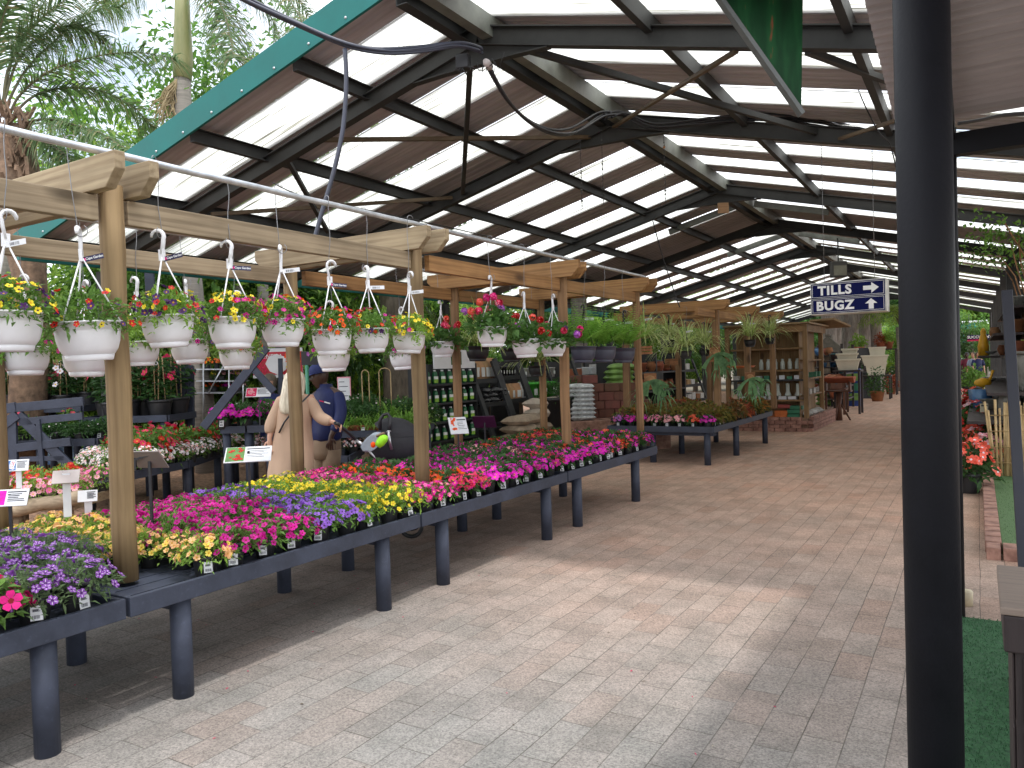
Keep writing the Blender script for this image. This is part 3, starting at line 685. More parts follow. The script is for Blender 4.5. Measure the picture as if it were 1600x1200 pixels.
def basket(label, X, Y, ztop, w, size=1., pm=M_white, group='white hanging baskets', zpipe=2.775, tagk=None, kindp='cal', nf=55):
    h = .182*size; t = thing('hanging_basket', label, 'hanging basket', (X, Y, ztop-h), R.uniform(0, 6), group)
    mb = MB(); mb.v = [(a*size, b*size, c*size) for a, b, c in BOWL.v]; mb.f, mb.m, mb.sm = BOWL.f, BOWL.m, BOWL.sm
    mb.build('bowl', pm, t); soil(.13*size, h*.9).build('soil', M_soil, t)
    top = h+.33
    hg = hanger(.142*size, h, top); hgm = M_whitehook if pm is M_white else M_black
    o = hg.build('hanger', hgm, t)
    swire(top+.06, zpipe-(ztop-h)+.018).build('hook_wire', M_wire, t)
    a = YAW+R.uniform(-.3, .3)-t.rotation_euler.z
    t.rotation_euler = (R.uniform(-.035, .035), R.uniform(-.035, .035), t.rotation_euler.z)
    if tagk: namelabel(t, top, tagk == 'd', a+(pi if R.random() < .5 and tagk == 'd' else 0) if tagk != 'd' else a)
    if kindp == 'cal': basket_plant(t, G4 if R.random() < .4 else G1, PAL, selw(w), .0185, int(nf*1.35), 800, .195*size, .165*size, .046, .017, h*.92, .12)
    elif kindp == 'ger':
        mb = MB(); mound(mb, 330, .23, .20, h*.85, .075, .065, 0, .4, .5, .25, .15); mb.build('foliage', leafG, t)
        st = MB()
        for k in range(10):
            mb = MB()
            a = R.uniform(0, 6.28); rr = R.uniform(.06, .3); p = V(rr*math.cos(a), rr*math.sin(a), h*.85+R.uniform(.2, .34)-rr*.5)
            st.tube([V(rr*.4*math.cos(a), rr*.4*math.sin(a), h), p], .0025, 5)
            c = w[k % len(w)]
            for q in range(26): d = rdir(.25); flower(mb, p+d*R.uniform(.025, .036), d, .017, c, 1, 5, .05)
            mb.build('flower_head', PAL2, t)
        st.build('stems', leafG, t)
    return t
leafG = leafmat('geranium_leaf', (.055, .14, .03), (.10, .21, .05)); PAL2 = [F['rose'], F['pale'], F['red'], F['lilac'], F['coral'], F['hot']]
XF, XB_ = -3.75, -5.18
for (lb, Y, z, w, sz, tk) in [
    ('white basket of yellow and purple calibrachoa cut by the left edge of the photo', 1.80, 1.945, [(Y_, 4), (DP, 3), (RD, 1)], .98, 'l'),
    ('big white basket of green foliage with few red and purple flowers before the first post', 2.17, 1.915, [(Y_, 1), (DP, 2), (RD, 2)], 1.06, 'd'),
    ('white basket of purple, dark red and yellow flowers just right of the first post', 2.61, 1.965, [(Y_, 2), (DP, 4), (RD, 2)], .95, 'd'),
    ('white basket with many yellow and magenta blooms, third to the right of the first post', 3.03, 1.965, [(Y_, 6), (M_, 3), (RD, 1)], .97, 'd'),
    ('white basket of dense magenta blooms with a white label on its hook', 3.41, 1.975, [(M_, 6), (Y_, 1), (OR, 1)], .95, 'l'),
    ('white basket of orange red and magenta flowers with a navy label on its hook', 3.84, 1.925, [(OR, 4), (RD, 3), (M_, 2)], .95, 'd'),
    ('white basket of scattered red, purple and yellow flowers left of the second post', 4.24, 1.935, [(RD, 3), (DP, 2), (Y_, 1), (M_, 1)], .93, 'l'),
    ('white basket of clear yellow flowers directly beside the second post', 4.66, 1.925, [(Y_, 6), (RD, 1), (M_, 1)], .9, 'l')]:
    nf = 22 if 'few' in lb else 80 if 'dense' in lb or 'many' in lb else 50
    basket(lb, XF, Y, z, w, sz, tagk=tk, nf=nf)
for (lb, Y, z, w, sz) in [
    ('white basket in the back row with magenta trailing flowers, at the left edge', 2.58, 1.85, [(M_, 5), (OR, 1)], .98), ('white basket in the back row half hidden behind the big green one', 2.97, 1.845, [(DP, 2), (Y_, 1), (RD, 1)], 1.05),
    ('white basket in the back row just behind the first post', 3.36, 1.90, [(Y_, 3), (DP, 2), (M_, 2)], .98), ('white basket in the back row with few purple flowers, right of the first post', 3.78, 1.915, [(DP, 2), (M_, 1)], 1.0),
    ('white basket in the back row below the yellow and magenta one', 4.21, 1.86, [(RD, 2), (OR, 2)], .98), ('white basket in the back row above the man in the blue jacket', 5.32, 1.845, [(M_, 2), (8, 2)], 1.1),
    ('white basket in the back row with leafy white trailing stems', 6.36, 1.84, [(8, 1), (M_, 1)], 1.08)]:
    basket(lb, XB_, Y, z, w, sz, zpipe=2.725, nf=20, group='white hanging baskets of the back row')
for (lb, X, Y, z, w, zp) in [('white basket of pink and coral geraniums between the second and third posts', XF, 5.86, 2.0, [0, 0, 5, 4, 3], 2.775), ('white basket of red geraniums left of the third post', XF, 6.47, 1.90, [2, 2, 3, 4], 2.775), ('white basket of lilac and pink geraniums touching the third post', XF, 7.02, 1.91, [3, 3, 5, 0], 2.775), ('white basket of red geraniums hanging behind the second post', XB_, 7.05, 1.95, [2, 0, 4], 2.725)]:
    basket(lb, X, Y, z, w, .98, kindp='ger', zpipe=zp, group='white geranium baskets')
# ferns in navy grey baskets
M_fern = leafmat('fern_green', (.17, .38, .05), (.26, .50, .09)); M_var = leafmat('spider_green', (.22, .36, .07), (.32, .46, .11)); M_cream = leafmat('spider_cream', (.70, .72, .40)); M_stag = leafmat('staghorn_green', (.10, .22, .09), (.16, .30, .13))
def fernmesh(n=52, L0=.64, z=.12):
    mb = MB()
    for i in range(n):
        a = R.uniform(0, 6.28); lift = R.uniform(.55, 1.52); L = L0*R.uniform(.55, 1.1); p = V(.05*math.cos(a), .05*math.sin(a), z); d = V(math.cos(a)*math.cos(lift), math.sin(a)*math.cos(lift), math.sin(lift)); K = 20
        for k in range(K):
            q = p+d*L/K; sd = d.cross(V(0, 0, 1)).normalized(); w = .068*math.sin(pi*min(1, (k+1.5)/K)**.7)+.004
            for s in (-1, 1): mb.leaf(p, (sd*s+d*.35+V(0, 0, -.12)), w, .016, 0, nrm=V(0, 0, 1), droop=.1)
            p = q; d = (d+V(0, 0, -.022-.012*lift)).normalized()
    return mb
def spidermesh(n=100, L0=.62, z=.12):
    mb = MB()
    for i in range(n):
        a = R.uniform(0, 6.28); lift = R.uniform(.25, 1.4); L = L0*R.uniform(.6, 1.15); p = V(.03*math.cos(a), .03*math.sin(a), z); d = V(math.cos(a)*math.cos(lift), math.sin(a)*math.cos(lift), math.sin(lift)); K = 8; sd = V(-math.sin(a), math.cos(a), 0)
        for k in range(K):
            q = p+d*L/K; w = .013*(1-k/K)+.002; w2 = .013*(1-(k+1)/K)+.0015
            mb.add([p-sd*w, p-sd*w*.6, p+sd*w*.6, p+sd*w, q-sd*w2, q-sd*w2*.6, q+sd*w2*.6, q+sd*w2], [(0, 1, 5, 4), (1, 2, 6, 5), (2, 3, 7, 6)], 0); mb.m[-3] = 1; mb.m[-1] = 1
            p = q; d = (d+V(0, 0, -.16-.03*k)).normalized()
    return mb
FE = [fernmesh() for _ in range(2)]; SPM = [spidermesh() for _ in range(2)]
def hang(name, label, cat, loc, pm, foliage, fmats, size=1., zpipe=2.7, group=None, tagk='l', square=False):
    h = .182*size; t = thing(name, label, cat, loc, R.uniform(0, 6), group)
    if square:
        mb = MB(); w = .085
        for k in range(3):
            for s in (-1, 1): mb.box(-w, w, s*w-.008, s*w+.008, .04*k, .04*k+.034); mb.box(s*w-.008, s*w+.008, -w, w, .04*k+.002, .04*k+.032)
        mb.box(-w, w, -w, w, 0, .012); mb.build('wooden_basket', pm, t)
    else:
        mb = MB(); mb.v = [(a*size, b*size, c*size) for a, b, c in BOWL.v]; mb.f, mb.m, mb.sm = BOWL.f, BOWL.m, BOWL.sm; mb.build('bowl', pm, t); soil(.13*size, h*.9).build('soil', M_soil, t)
    top = h+.33; hanger(.142*size if not square else .08, h, top).build('hanger', M_black, t)
    if zpipe-loc[2] > top+.1: swire(top+.06, zpipe-loc[2]).build('hook_wire', M_wire, t)
    me = foliage.build('foliage', fmats, t); me.location = (0, 0, h*.55)
    t.rotation_euler = (R.uniform(-.035, .035), R.uniform(-.035, .035), t.rotation_euler.z)
    if tagk: namelabel(t, top, False, YAW-t.rotation_euler.z)
    return t
for (lb, X, Y, z, s) in [('lush green fern in a navy basket right of the third post', XF, 7.72, 1.66, 1.0), ('green fern in a navy basket between the third and last posts', XF, 8.28, 1.66, 1.0), ('full green fern in a navy basket against the last post', XF, 8.86, 1.65, 1.0)]:
    hang('hanging_fern', lb, 'hanging fern', (X, Y, z), M_navypot, R.choice(FE), [M_fern], s, 2.775, 'ferns in navy baskets')
for (lb, X, Y, z, s, f) in [('dark hanging basket of thin trailing stems behind the orange post', XB_, 7.75, 1.72, 1.0, SPM[0]), ('dark hanging basket behind the pink geraniums', XB_, 8.55, 1.70, 1.0, FE[1]), ('dark low hanging basket with pale runners behind the red geraniums', XB_, 9.2, 1.50, .8, SPM[1])]:
    hang('hanging_planter', lb, 'hanging planter', (X, Y, z), M_black, f, [M_var, M_cream] if f in SPM else [M_fern], s, 2.72)
M_crate = woodmat('basket_slats', (.42, .19, .08), (.2, .08, .03), 0, False)
for (lb, px, py, D, sq, s) in [('variegated spider plant in a square slatted basket beside the last fern', 1008, 548, 10.8, True, 1.), ('spider plant in a black pot left of the square pine post, lowest of its row', 1071, 556, 12.4, False, .72), ('spider plant in a black pot behind and higher than its neighbours', 1046, 538, 14., False, .7), ('spider plant in a dark pot touching the square pine post', 1101, 552, 13.2, False, .65),
        ('wide spider plant with arching leaves at the right end of the pergola', 1172, 538, 14.2, False, .75), ('spider plant in a dark pot nearest the wooden kiosk', 1203, 534, 15.6, False, .7), ('spider plant in a terracotta coloured basket in the back row', 1049, 566, 14.6, True, 1.)]:
    p = P(px, py, D); p.z -= .05
    hang('hanging_spider_plant', lb, 'spider plant', p, M_crate if sq else M_black, R.choice(SPM), [M_var, M_cream], s, 2.5, 'spider plants on the second pergola', square=sq)
def staghorn(label, loc):
    t = thing('staghorn_fern', label, 'staghorn fern', loc)
    mb = MB(); mb.box(-.09, .09, -.01, .012, -.12, .12); mb.build('mounting_board', M_crate, t, bevel=.004)
    mb = MB(); mb.lathe([(0, .05), (.05, .04), (.085, .01), (.09, 0)], 14, M=Matrix.Rotation(pi/2, 4, 'X'), sx=1, sy=1.1); mb.build('shield_frond', mat('dry_frond', (.30, .16, .07), .8, .4), t)
    mb = MB()
    for i in range(12):
        a = R.uniform(-2.9, -.2) if i > 2 else R.uniform(.1, .6); p = V(0, -.05, 0); d = V(math.cos(a)*.8, -.6, math.sin(a)*.7).normalized(); L = R.uniform(.22, .38); w = .018
        for k in range(9):
            q = p+d*L/9; w2 = .016+.022*((k+1)/9)**1.2; sd = d.cross(V(0, -1, .3)).normalized(); mb.add([p-sd*w, p+sd*w, q+sd*w2, q-sd*w2], [(0, 1, 2, 3)], 0, True); p, w = q, w2; d = (d+V(0, -.02, -.10)).normalized()
        for s in (-1, -.35, .35, 1): mb.leaf(p+sd*w*.75*s, d+sd*s*.7, R.uniform(.10, .22), .03, 0, droop=.35)
    mb.build('fronds', M_stag, t); t.rotation_euler = (0, 0, YAW*.5); return t
staghorn('staghorn fern with blue green antler fronds mounted on the square pine post', (-3.8, 12.91, 1.75)); staghorn('smaller staghorn fern hanging beyond the square pine post', P(1172, 592, 14.5)); staghorn('dark staghorn fern low beside the last orange post', P(1016, 596, 11.2))
# ---------------------------------------------------------------- signs and things hung from the roof
M_navy = mat('navy_sign_face', (.006, .009, .07), .7, .08, 2, spec=.1)
M_signw = mat('sign_white', (.85, .86, .86), .45, .12, 4, speck=.03)
M_dirt = mat('stained_white_metal', (.50, .50, .46), .5, .35, 6, col2=(.62, .62, .6))
pc = P(1324, 464, 9.75); SR = rad(-1)
s = thing('direction_sign', 'navy and white hanging box sign reading TILLS and BUGZ with two arrows', 'sign', pc, 0, rot=(0, 0, SR))
W2, H2 = .445, .205
mb = MB(); mb.box(-W2, W2, 0, .34, -H2, H2); mb.build('box', M_dirt, s, bevel=.008)
for zc, a in ((.098, 'TILLS'), (-.098, 'BUGZ')):
    f = MB().box(-W2+.014, W2-.012, -.006, -.0005, zc-.094, zc+.094).build('face_panel', M_navy, s, bevel=.002)
    q = MB(); x0, x1, z0, z1 = -W2+.026, W2-.024, zc-.082, zc+.082
    for b_ in ((x0, x1, z1-.004, z1), (x0, x1, z0, z0+.004), (x0, x0+.004, z0+.005, z1-.005), (x1-.004, x1, z0+.005, z1-.005)): q.box(b_[0], b_[1], -.0075, -.0062, b_[2], b_[3])
    q.build('border_line', M_signw, f)
    text(f, 'lettering', a, .158, M_signw, (-.15, -.0085, zc-.004), bold=.0065, extrude=.001, sx=1.0, sp=1.12)
    A = [(-.11, -.028), (.0, -.028), (.0, -.07), (.10, 0), (.0, .07), (.0, .028), (-.11, .028)]
    if a == 'TILLS': A = [(.045+.30*0+x*.85+.235, zc+y_*.95) for x, y_ in A]
    else: A = [(.275-y_*1.0, zc+x*.62) for x, y_ in A]
    q = MB(); q.add([(x, -.0095, z) for x, z in A]+[(x, -.0065, z) for x, z in A], [(6, 5, 4, 3, 2, 1, 0)]+[(i, (i+1) % 7, 7+(i+1) % 7, 7+i) for i in range(7)]); q.build('arrow', M_signw, f)
mb = MB()
for x in (-.3, .3): mb.tube([(x, .17, H2), (x, .17, H2+1.9-abs(x)*.2)], .004, 6)
mb.build('hanging_rod', M_wire, s)
q = P(1155, 444, 13.5)
t = thing('flood_light', 'dark box flood light hanging under the ridge before the direction sign', 'lamp', q, YAW)
MB().box(-.13, .13, -.07, .07, -.14, .14).build('housing', mat('lamp_housing', (.06, .06, .055), .5, .3), t, bevel=.015)
MB().box(-.11, .11, -.078, -.071, -.11, .06).build('lens', mat('lamp_lens', (.20, .20, .15), .2, .2), t)
MB().tube([(0, 0, .14), (0, 0, .55)], .012, 6).build('bracket', M_steel, t)
# move it in front of the board: it sits above the sign at the photo's place
t.location = P(1310, 421, 13.5)
q = P(1130, 325, 12.6)
tag(MB().box(-.09, .09, -.012, .012, -.085, .085).build('wooden_plaque', woodmat('plaque', (.42, .25, .13), (.3, .17, .09), 0, False), None, q, .004, (0, 0, YAW)), 'small square tan plaque hanging at the third roof truss', 'plaque')
# green pennant board
p0 = P(1108, -16, 4.2)
t = thing('pennant_board', 'green pointed board with red and white streaks hanging at the top of the photo', 'pennant board', P(1250, 183, 5.3))
A = [P(1252, 180, 5.3), P(1120, -6, 5.3), P(1103, -30, 5.3), P(1255, -30, 5.3)]
o_ = t.location.copy(); A = [a-o_ for a in A]; nrm = (A[1]-A[0]).cross(A[3]-A[0]).normalized(); nrm = nrm if nrm.dot(FW) > 0 else -nrm
def penmat():
    m, nt, N, L = newmat('pennant_print'); o = N('ShaderNodeOutputMaterial'); b = N('ShaderNodeBsdfPrincipled'); L(b.outputs[0], o.inputs[0])
    tc = N('ShaderNodeTexCoord'); mp = N('ShaderNodeMapping'); mp.inputs['Rotation'].default_value = (0, rad(24), 0); mp.inputs['Scale'].default_value = (7, 1, 1.3); L(tc.outputs['Object'], mp.inputs[0])
    n = noise(N, L, mp.outputs[0], 1.25, 3)
    c = ramp(N, L, n, [(.3, (.004, .022, .008)), (.5, (.007, .045, .015)), (.62, (.012, .07, .022)), (.66, (.30, .05, .03)), (.69, (.45, .45, .45)), (.74, (.02, .12, .04))])
    L(c, b.inputs['Base Color']); b.inputs['Roughness'].default_value = .5; b.inputs['Specular IOR Level'].default_value = .15; return m
mb = MB(); mb.add(A+[a+nrm*.03 for a in A], [(0, 1, 2, 3), (7, 6, 5, 4), (0, 4, 5, 1), (1, 5, 6, 2), (2, 6, 7, 3), (3, 7, 4, 0)]); mb.build('printed_board', penmat(), t)
mb = MB(); mb.bar(A[0]-nrm*.01, A[2]-nrm*.01, .028, .07, nrm); mb.build('edge_frame', mat('grey_frame', (.10, .105, .10), .5, .2), t)
mb = MB(); mb.tube([A[2], A[2]+V(0, 0, .15)], .006, 6); mb.tube([A[3], A[3]+V(0, 0, .15)], .006, 6); mb.build('hanging_rod', M_wire, t)
# cables
M_cable = mat('black_cable', (.02, .02, .024), .4, .3, 8); M_bluecable = mat('blue_grey_conduit', (.045, .05, .075), .4, .2, 6)
def cable(label, pts, n, r, m, spread=.03, name='cable', cat='cable'):
    mb = MB()
    for i in range(n):
        ph = R.uniform(0, 6.3); off = V(R.uniform(-1, 1), R.uniform(-1, 1), R.uniform(-1, 1))*spread
        q = []
        P_ = [Vector(p) for p in pts]
        for a in range(len(P_)-1):
            p0_, p1, p2, p3 = P_[max(a-1, 0)], P_[a], P_[a+1], P_[min(a+2, len(P_)-1)]
            for k in range(6):
                u = k/6; q.append(.5*((2*p1)+(p2-p0_)*u+(2*p0_-5*p1+4*p2-p3)*u*u+(3*p1-p0_-3*p2+p3)*u**3)+off*(1+.9*math.sin(a+u+ph)))
        q.append(P_[-1]+off); mb.tube(q, r, 8)
    return tag(mb.build(name, m), label, cat)
cable('thick bundle of dark cables swooping from the upper left to the first ridge joint', [P(330, -30, 6.3), P(385, 3, 6.35), P(470, 42, 6.45), P(540, 70, 6.5), P(600, 80, 6.6), P(660, 78, 6.7), P(715, 72, 6.75), P(752, 82, 6.85)], 5, .014, M_bluecable, .022, 'cable_bundle')
cable('single blue grey conduit dropping from the cable bundle behind the pergola', [P(539, 76, 6.5), P(541, 130, 6.5), P(536, 200, 6.5), P(521, 270, 6.5), P(502, 335, 6.5), P(492, 372, 6.5)], 1, .019, M_bluecable, 0, 'conduit')
cable('black cables sagging between the first and second ridge joints', [P(762, 105, 6.95), P(800, 165, 7.3), P(845, 200, 7.9), P(890, 205, 8.5), P(935, 178, 9.2), P(955, 175, 9.3)], 3, .014, M_cable, .03, 'cable_bundle')
cable('black cables looping along under the second truss to the black post', [P(948, 185, 9.3), P(975, 178, 9.4), P(1020, 197, 9.35), P(1090, 192, 9.2), P(1180, 184, 9.0), P(1270, 190, 8.9), P(1330, 203, 8.8), P(1410, 222, 8.7)], 5, .013, M_cable, .035, 'cable_bundle')
cable('thin black cable hanging off the left side of the third truss', [P(1020, 345, 11), P(1035, 400, 11.2), P(1052, 452, 11.4), P(1062, 480, 11.4)], 1, .008, M_cable, 0)
cable('thin wire hanging beside the black post under the awning edge', [P(1330, 100, 7.5), P(1345, 150, 7.5), P(1372, 205, 7.5), P(1390, 225, 7.6), P(1402, 270, 7.7)], 1, .006, M_cable, 0)
cable('thin wire strung from the first rafter towards the aisle', [P(425, 285, 7.6), P(470, 305, 7.7), P(560, 325, 8.2), P(700, 355, 9.3), P(830, 385, 10.5)], 1, .006, M_cable, 0)
cable('black cable lying along the beam end under the awning', [P(1497, 193, 6.0), P(1530, 188, 6.0), P(1565, 180, 6.0), P(1610, 176, 6.0)], 2, .012, M_cable, .01)
# security camera cluster under the first ridge
t = thing('security_camera', 'small white camera with loose wires under the first ridge joint', 'camera', P(762, 100, 6.85))
MB().lathe([(0, -.05), (.03, -.05), (.034, .02), (.02, .05), (0, .05)], 12, M=Matrix.Rotation(1.2, 4, 'X')).build('body', mat('camera_white', (.5, .45, .45), .4), t)
mb = MB()
for i in range(7): a = V(R.uniform(-.06, .06), 0, R.uniform(-.02, .05)); mb.tube([a, a+V(R.uniform(-.1, .1), R.uniform(-.1, .1), -.07), a+V(R.uniform(-.14, .14), 0, R.uniform(-.02, .05))], .0035, 5)
mb.build('loose_wires', M_cable, t)
t = thing('junction_box', 'dark box with cut wires beside the camera at the first ridge joint', 'junction box', P(724, 100, 6.95), .3)
MB().box(-.06, .06, -.05, .05, -.05, .08).build('box', M_cable, t, bevel=.01)
mb = MB()
for i in range(6): a = V(R.uniform(-.05, .05), -.04, -.03); mb.tube([a, a+V(R.uniform(-.08, .1), 0, R.uniform(-.1, -.03))], .006, 5)
mb.build('wire_ends', M_cable, t)
M_bead = mat('chime_beads', (.08, .08, .075), .3, .4, 50); M_copper = mat('copper_bead', (.4, .16, .05), .4)
for i, (lb, x, y0, y1) in enumerate((('short string wind chime, leftmost of three under the second truss', 907, 236, 328), ('beaded string wind chime, middle one of three under the second truss', 940, 215, 318), ('string wind chime with a copper bead, rightmost of three', 1037, 205, 314))):
    t = thing('wind_chime', lb, 'wind chime', P(x, y0, 9.6)); L_ = (y1-y0)*9.6/1200; mb = MB(); mb.tube([(0, 0, .15), (0, 0, -L_)], .003, 5); mb.build('string', M_cable, t); mb = MB()
    z = -.03
    while z > -L_: k = R.uniform(.006, .02); mb.lathe([(0, k), (k*.8, .3*k), (k*.8, -.3*k), (0, -k)], 6, (0, 0, z)); z -= R.uniform(.03, .07)
    mb.build('beads', M_bead, t)
    if i == 2: MB().lathe([(0, .02), (.02, 0), (0, -.02)], 8, (0, 0, -.2)).build('copper_bead', M_copper, t)
# ---------------------------------------------------------------- near right: cabinet, leaning post
M_cabw = mat('dark_stained_timber', (.03, .02, .02), .6, .35, 3, .2, stretch=(8, 8, .6)); M_cabt = mat('worn_timber_top', (.20, .155, .125), .6, .25, 4, .2, stretch=(.6, 8, 8))
t = thing('timber_counter', 'dark stained timber counter with a worn top at the lower right corner', 'counter', (.055, 2.78, 0), 0)
MB().box(.03, 1.2, .03, .50, 0, .70).build('cabinet', M_cabw, t, bevel=.004)
mb = MB()
for z in (.0, .23, .46): mb.box(.022, .029, .05, .48, z+.01, z+.22); mb.box(.05, 1.15, .021, .029, z+.01, z+.22)
mb.build('cladding', M_cabw, t, bevel=.003)
MB().box(0, 1.24, 0, .54, .70, .815).build('top_rail', M_cabw, t, bevel=.006)
MB().box(-.008, 1.25, -.008, .55, .817, .842).build('worktop', M_cabt, t, bevel=.005)
t = thing('timber_stool', 'dark low timber stool partly hidden behind the counter', 'stool', (.185, 4.3, 0), .1)
MB().box(-.06, .5, -.18, .18, .40, .46).build('seat', mat('stool_top', (.10, .065, .05), .5, .3), t, bevel=.01)
for x in (-.02, .45):
    for y_ in (-.14, .14): MB().box(x-.03, x+.03, y_-.03, y_+.03, 0, .398).build('leg', M_cabw, t)
t = thing('leaning_post', 'slim slate painted post leaning against the right shelves', 'post', (0, 0, 0)); a, b_ = P(1604, 900, 4.6), P(1573, 455, 4.9); t.location = (a.x, a.y, 0)
q = b_-V(a.x, a.y, 0); mb = MB(); mb.bar((0, 0, 0), q, .06, .075, V(0, 1, 0)); mb.build('shaft', mat('slate_post_paint', (.02, .022, .034), .5, .2), t, bevel=.004)
MB().box(-.09, .09, -.07, .07, 0, .012).build('foot_plate', M_black, t)
tag(MB().lathe([(0, 0), (.035, 0), (.037, .09), (.03, .1), (0, .1)], 14).build('candle_stub', mat('cream_wax', (.6, .52, .36), .5), None, (-.085, 5.7, .005)), 'small cream cylinder standing on the paving behind the black posts', 'candle')
# ---------------------------------------------------------------- right: flowering pots, bamboo screen, statues
AN = [F['coral'], F['pale'], F['coral'], F['red'], F['white']]
def redplant(label, loc, cols, s=1., pot=True):
    t = thing('flowering_pot_plant', label, 'flowering plant', loc, R.uniform(0, 6), 'red and pink flowering plants at the right')
    mb = MB(); mb.v = [(a*1.7*s, b*1.7*s, c*1.7*s) for a, b, c in POT.v]; mb.f, mb.m, mb.sm = POT.f, POT.m, POT.sm; mb.build('pot', M_black, t)
    mb = MB(); mound(mb, 220, .22*s, .28*s, .18*s, .11*s, .05*s, 0, .3, .4, .3); mb.build('foliage', G3, t)
    mb = MB(); blooms(mb, 34, .22*s, .30*s, .2*s, .05*s, lambda: (R.choice(cols), 4), 0, .5, .1); mb.build('blooms', AN, t); t.scale = (1, 1, 1); return t
for i, (px, py, d, cols, s, lb) in enumerate([(1541, 748, 9.9, (0, 1, 1), 1., 'red and white flowering plant in a black pot beside the bamboo screen'), (1514, 770, 9.4, (0, 0), 1.1, 'leafy plant with one pink flower, lowest beside the black post'), (1533, 722, 10.8, (1, 0), 1.0, 'pink flowering plant second from the bamboo screen'), (1512, 735, 10.6, (0, 2), 1.0, 'rose red flowering plant close behind the black post'),
        (1530, 700, 12., (1, 2), 1.05, 'coral and pink flowering plant in the middle of the red row'), (1513, 712, 12., (2, 3), 1.05, 'red flowering plant in the middle of the row by the post'), (1528, 683, 13.3, (3, 2), 1.05, 'orange red flowering plant at the far end of the row'), (1512, 694, 13.3, (3, 3), 1.0, 'deep red flowering plant at the far end behind the post'), (1516, 660, 16, (3, 2), 1., 'small red flowering plant beyond the pink row')]):
    p = onZ(px, py, 0.0); d_ = (p-CAM).dot(FW); p = CAM+(p-CAM)*min(1, 1.0); p.z = .0 if i in (1, 3) else .02
    redplant(lb, p, cols, s*(1.55 if i > 3 else 1.1))
M_bam = mat('bamboo_cane', (.38, .25, .115), .55, .35, 12, .2, col2=(.5, .36, .18), stretch=(1, 1, .4))
t = thing('bamboo_screen', 'upright panel of split bamboo canes standing on the turf bed', 'bamboo screen', (.16, 11.4, .085), -.1)
for k in range(36):
    mb = MB(); x = .0205*k; mb.tube([(x+R.uniform(-.01, .01)-.04*k/36, R.uniform(-.015, .015), 0), (x-.10*(k < 3)*(3-k)/3+R.uniform(-.02, .02), R.uniform(-.01, .01), .85+R.uniform(-.06, .12))], R.uniform(.010, .019), 7); mb.build('cane', M_bam, t)
for z in (.16, .36, .56, .76):
    mb = MB(); mb.tube([(.01-.05, -.025, z), (.35, -.03, z+.015), (.74, -.025, z)], .006, 5); mb.build('cross_cane', M_bam, t)
M_stone = mat('grey_stone', (.20, .20, .18), .8, .35, 9, .4); M_terra = mat('terracotta', (.34, .12, .055), .75, .25, 7, rnd=.2); M_rust = mat('carved_wood', (.26, .13, .055), .7, .35, 9); M_blueg = mat('blue_glaze', (.03, .12, .36), .2, .3, 3, col2=(.15, .3, .5)); M_yel = mat('yellow_paint', (.75, .40, .02), .4, .1)
def lath(name, label, cat, prof, m, loc, n=22, s=1., group=None, parts=(), mats=None):
    t = thing(name, label, cat, loc, R.uniform(0, 6), group); t.scale = (s, s, s)
    MB().lathe(prof, n).build('body', m, t)
    for pn, mb, mm in parts: mb.build(pn, mm, t)
    return t
BOWLP = [(0, 0), (.10, 0), (.19, .06), (.22, .11), (.23, .12), (.20, .12), (.17, .07), (0, .05)]
URN = [(0, 0), (.09, 0), (.10, .02), (.15, .12), (.17, .22), (.14, .30), (.12, .33), (.15, .36), (.13, .36), (.1, .32), (0, .3)]
PLN = [(0, 0), (.11, 0), (.16, .26), (.17, .27), (.17, .30), (.15, .30), (.14, .26), (0, .25)]
# shelf carrying the stone ware
sh = thing('stepped_rack', 'dark stepped timber rack of statues and stone bowls along the right side', 'rack', (.75, 13.2, 0))
RKS = ((.70, -.14, 12.3), (1.09, .10, 12.3), (1.58, .36, 12.8), (1.58, .0, 17.2), (1.95, .22, 14.6), (2.38, .40, 14.6))
for z, x0, ya in RKS: MB().box(x0-.75, .45, ya-13.2, 7.6 if x0 != .36 else 3.98, z-.04, z).build('shelf', M_cabw, sh)
for yy in (-.85, 1.6, 4.4, 7.5): MB().box(.36, .44, yy-.04, yy+.04, 0, 2.7).build('upright', M_cabw, sh)
MB().box(.455, .50, -.9, 7.6, 0, 2.75).build('back_panel', M_cabw, sh)
def snap(p):
    c = [z for z, x0, ya in RKS if p.x > x0+.02 and p.y > ya]; p.z = min(c, key=lambda z: abs(z-p.z))+.001; return p
def facehead(label, loc, s, m):
    t = thing('stone_head_planter', label, 'head planter', loc, -pi/2+.4); rings = []
    for k in range(15):
        u = k/14; z = u*.42; r = .13*(.55+.75*math.sin(pi*(.12+.62*u))); ring = []
        for j in range(20):
            a = 2*pi*j/20; fr = max(0, math.cos(a)); rr = r*(1+.0)
            nose = .055*math.exp(-((a if a < pi else a-2*pi)/.22)**2)*math.exp(-((u-.46)/.13)**2); brow = .018*fr*math.exp(-((u-.64)/.05)**2); eye = -.02*math.exp(-((abs(a if a < pi else a-2*pi)-.5)/.2)**2)*math.exp(-((u-.56)/.05)**2); lip = .02*math.exp(-((a if a < pi else a-2*pi)/.35)**2)*(math.exp(-((u-.24)/.03)**2)+math.exp(-((u-.30)/.03)**2))
            rr += nose+brow+eye+lip; ring.append(V(rr*math.cos(a)*1.05, rr*math.sin(a)*.92, z))
        rings.append(ring)
    mb = MB(); mb.loft(rings); mb.build('head', m, t); MB().lathe([(.10, .42), (.15, .425), (.155, .46), (.12, .46), (.11, .43)], 20).build('rim', m, t); t.scale = (s, s, s); return t
facehead('grey stone head planter with a calm face on the right rack', (.62, 12.7, 1.091), 1.2, M_stone)
facehead('smaller stone head low behind the bamboo screen', (.35, 12.6, .701), .8, M_stone)
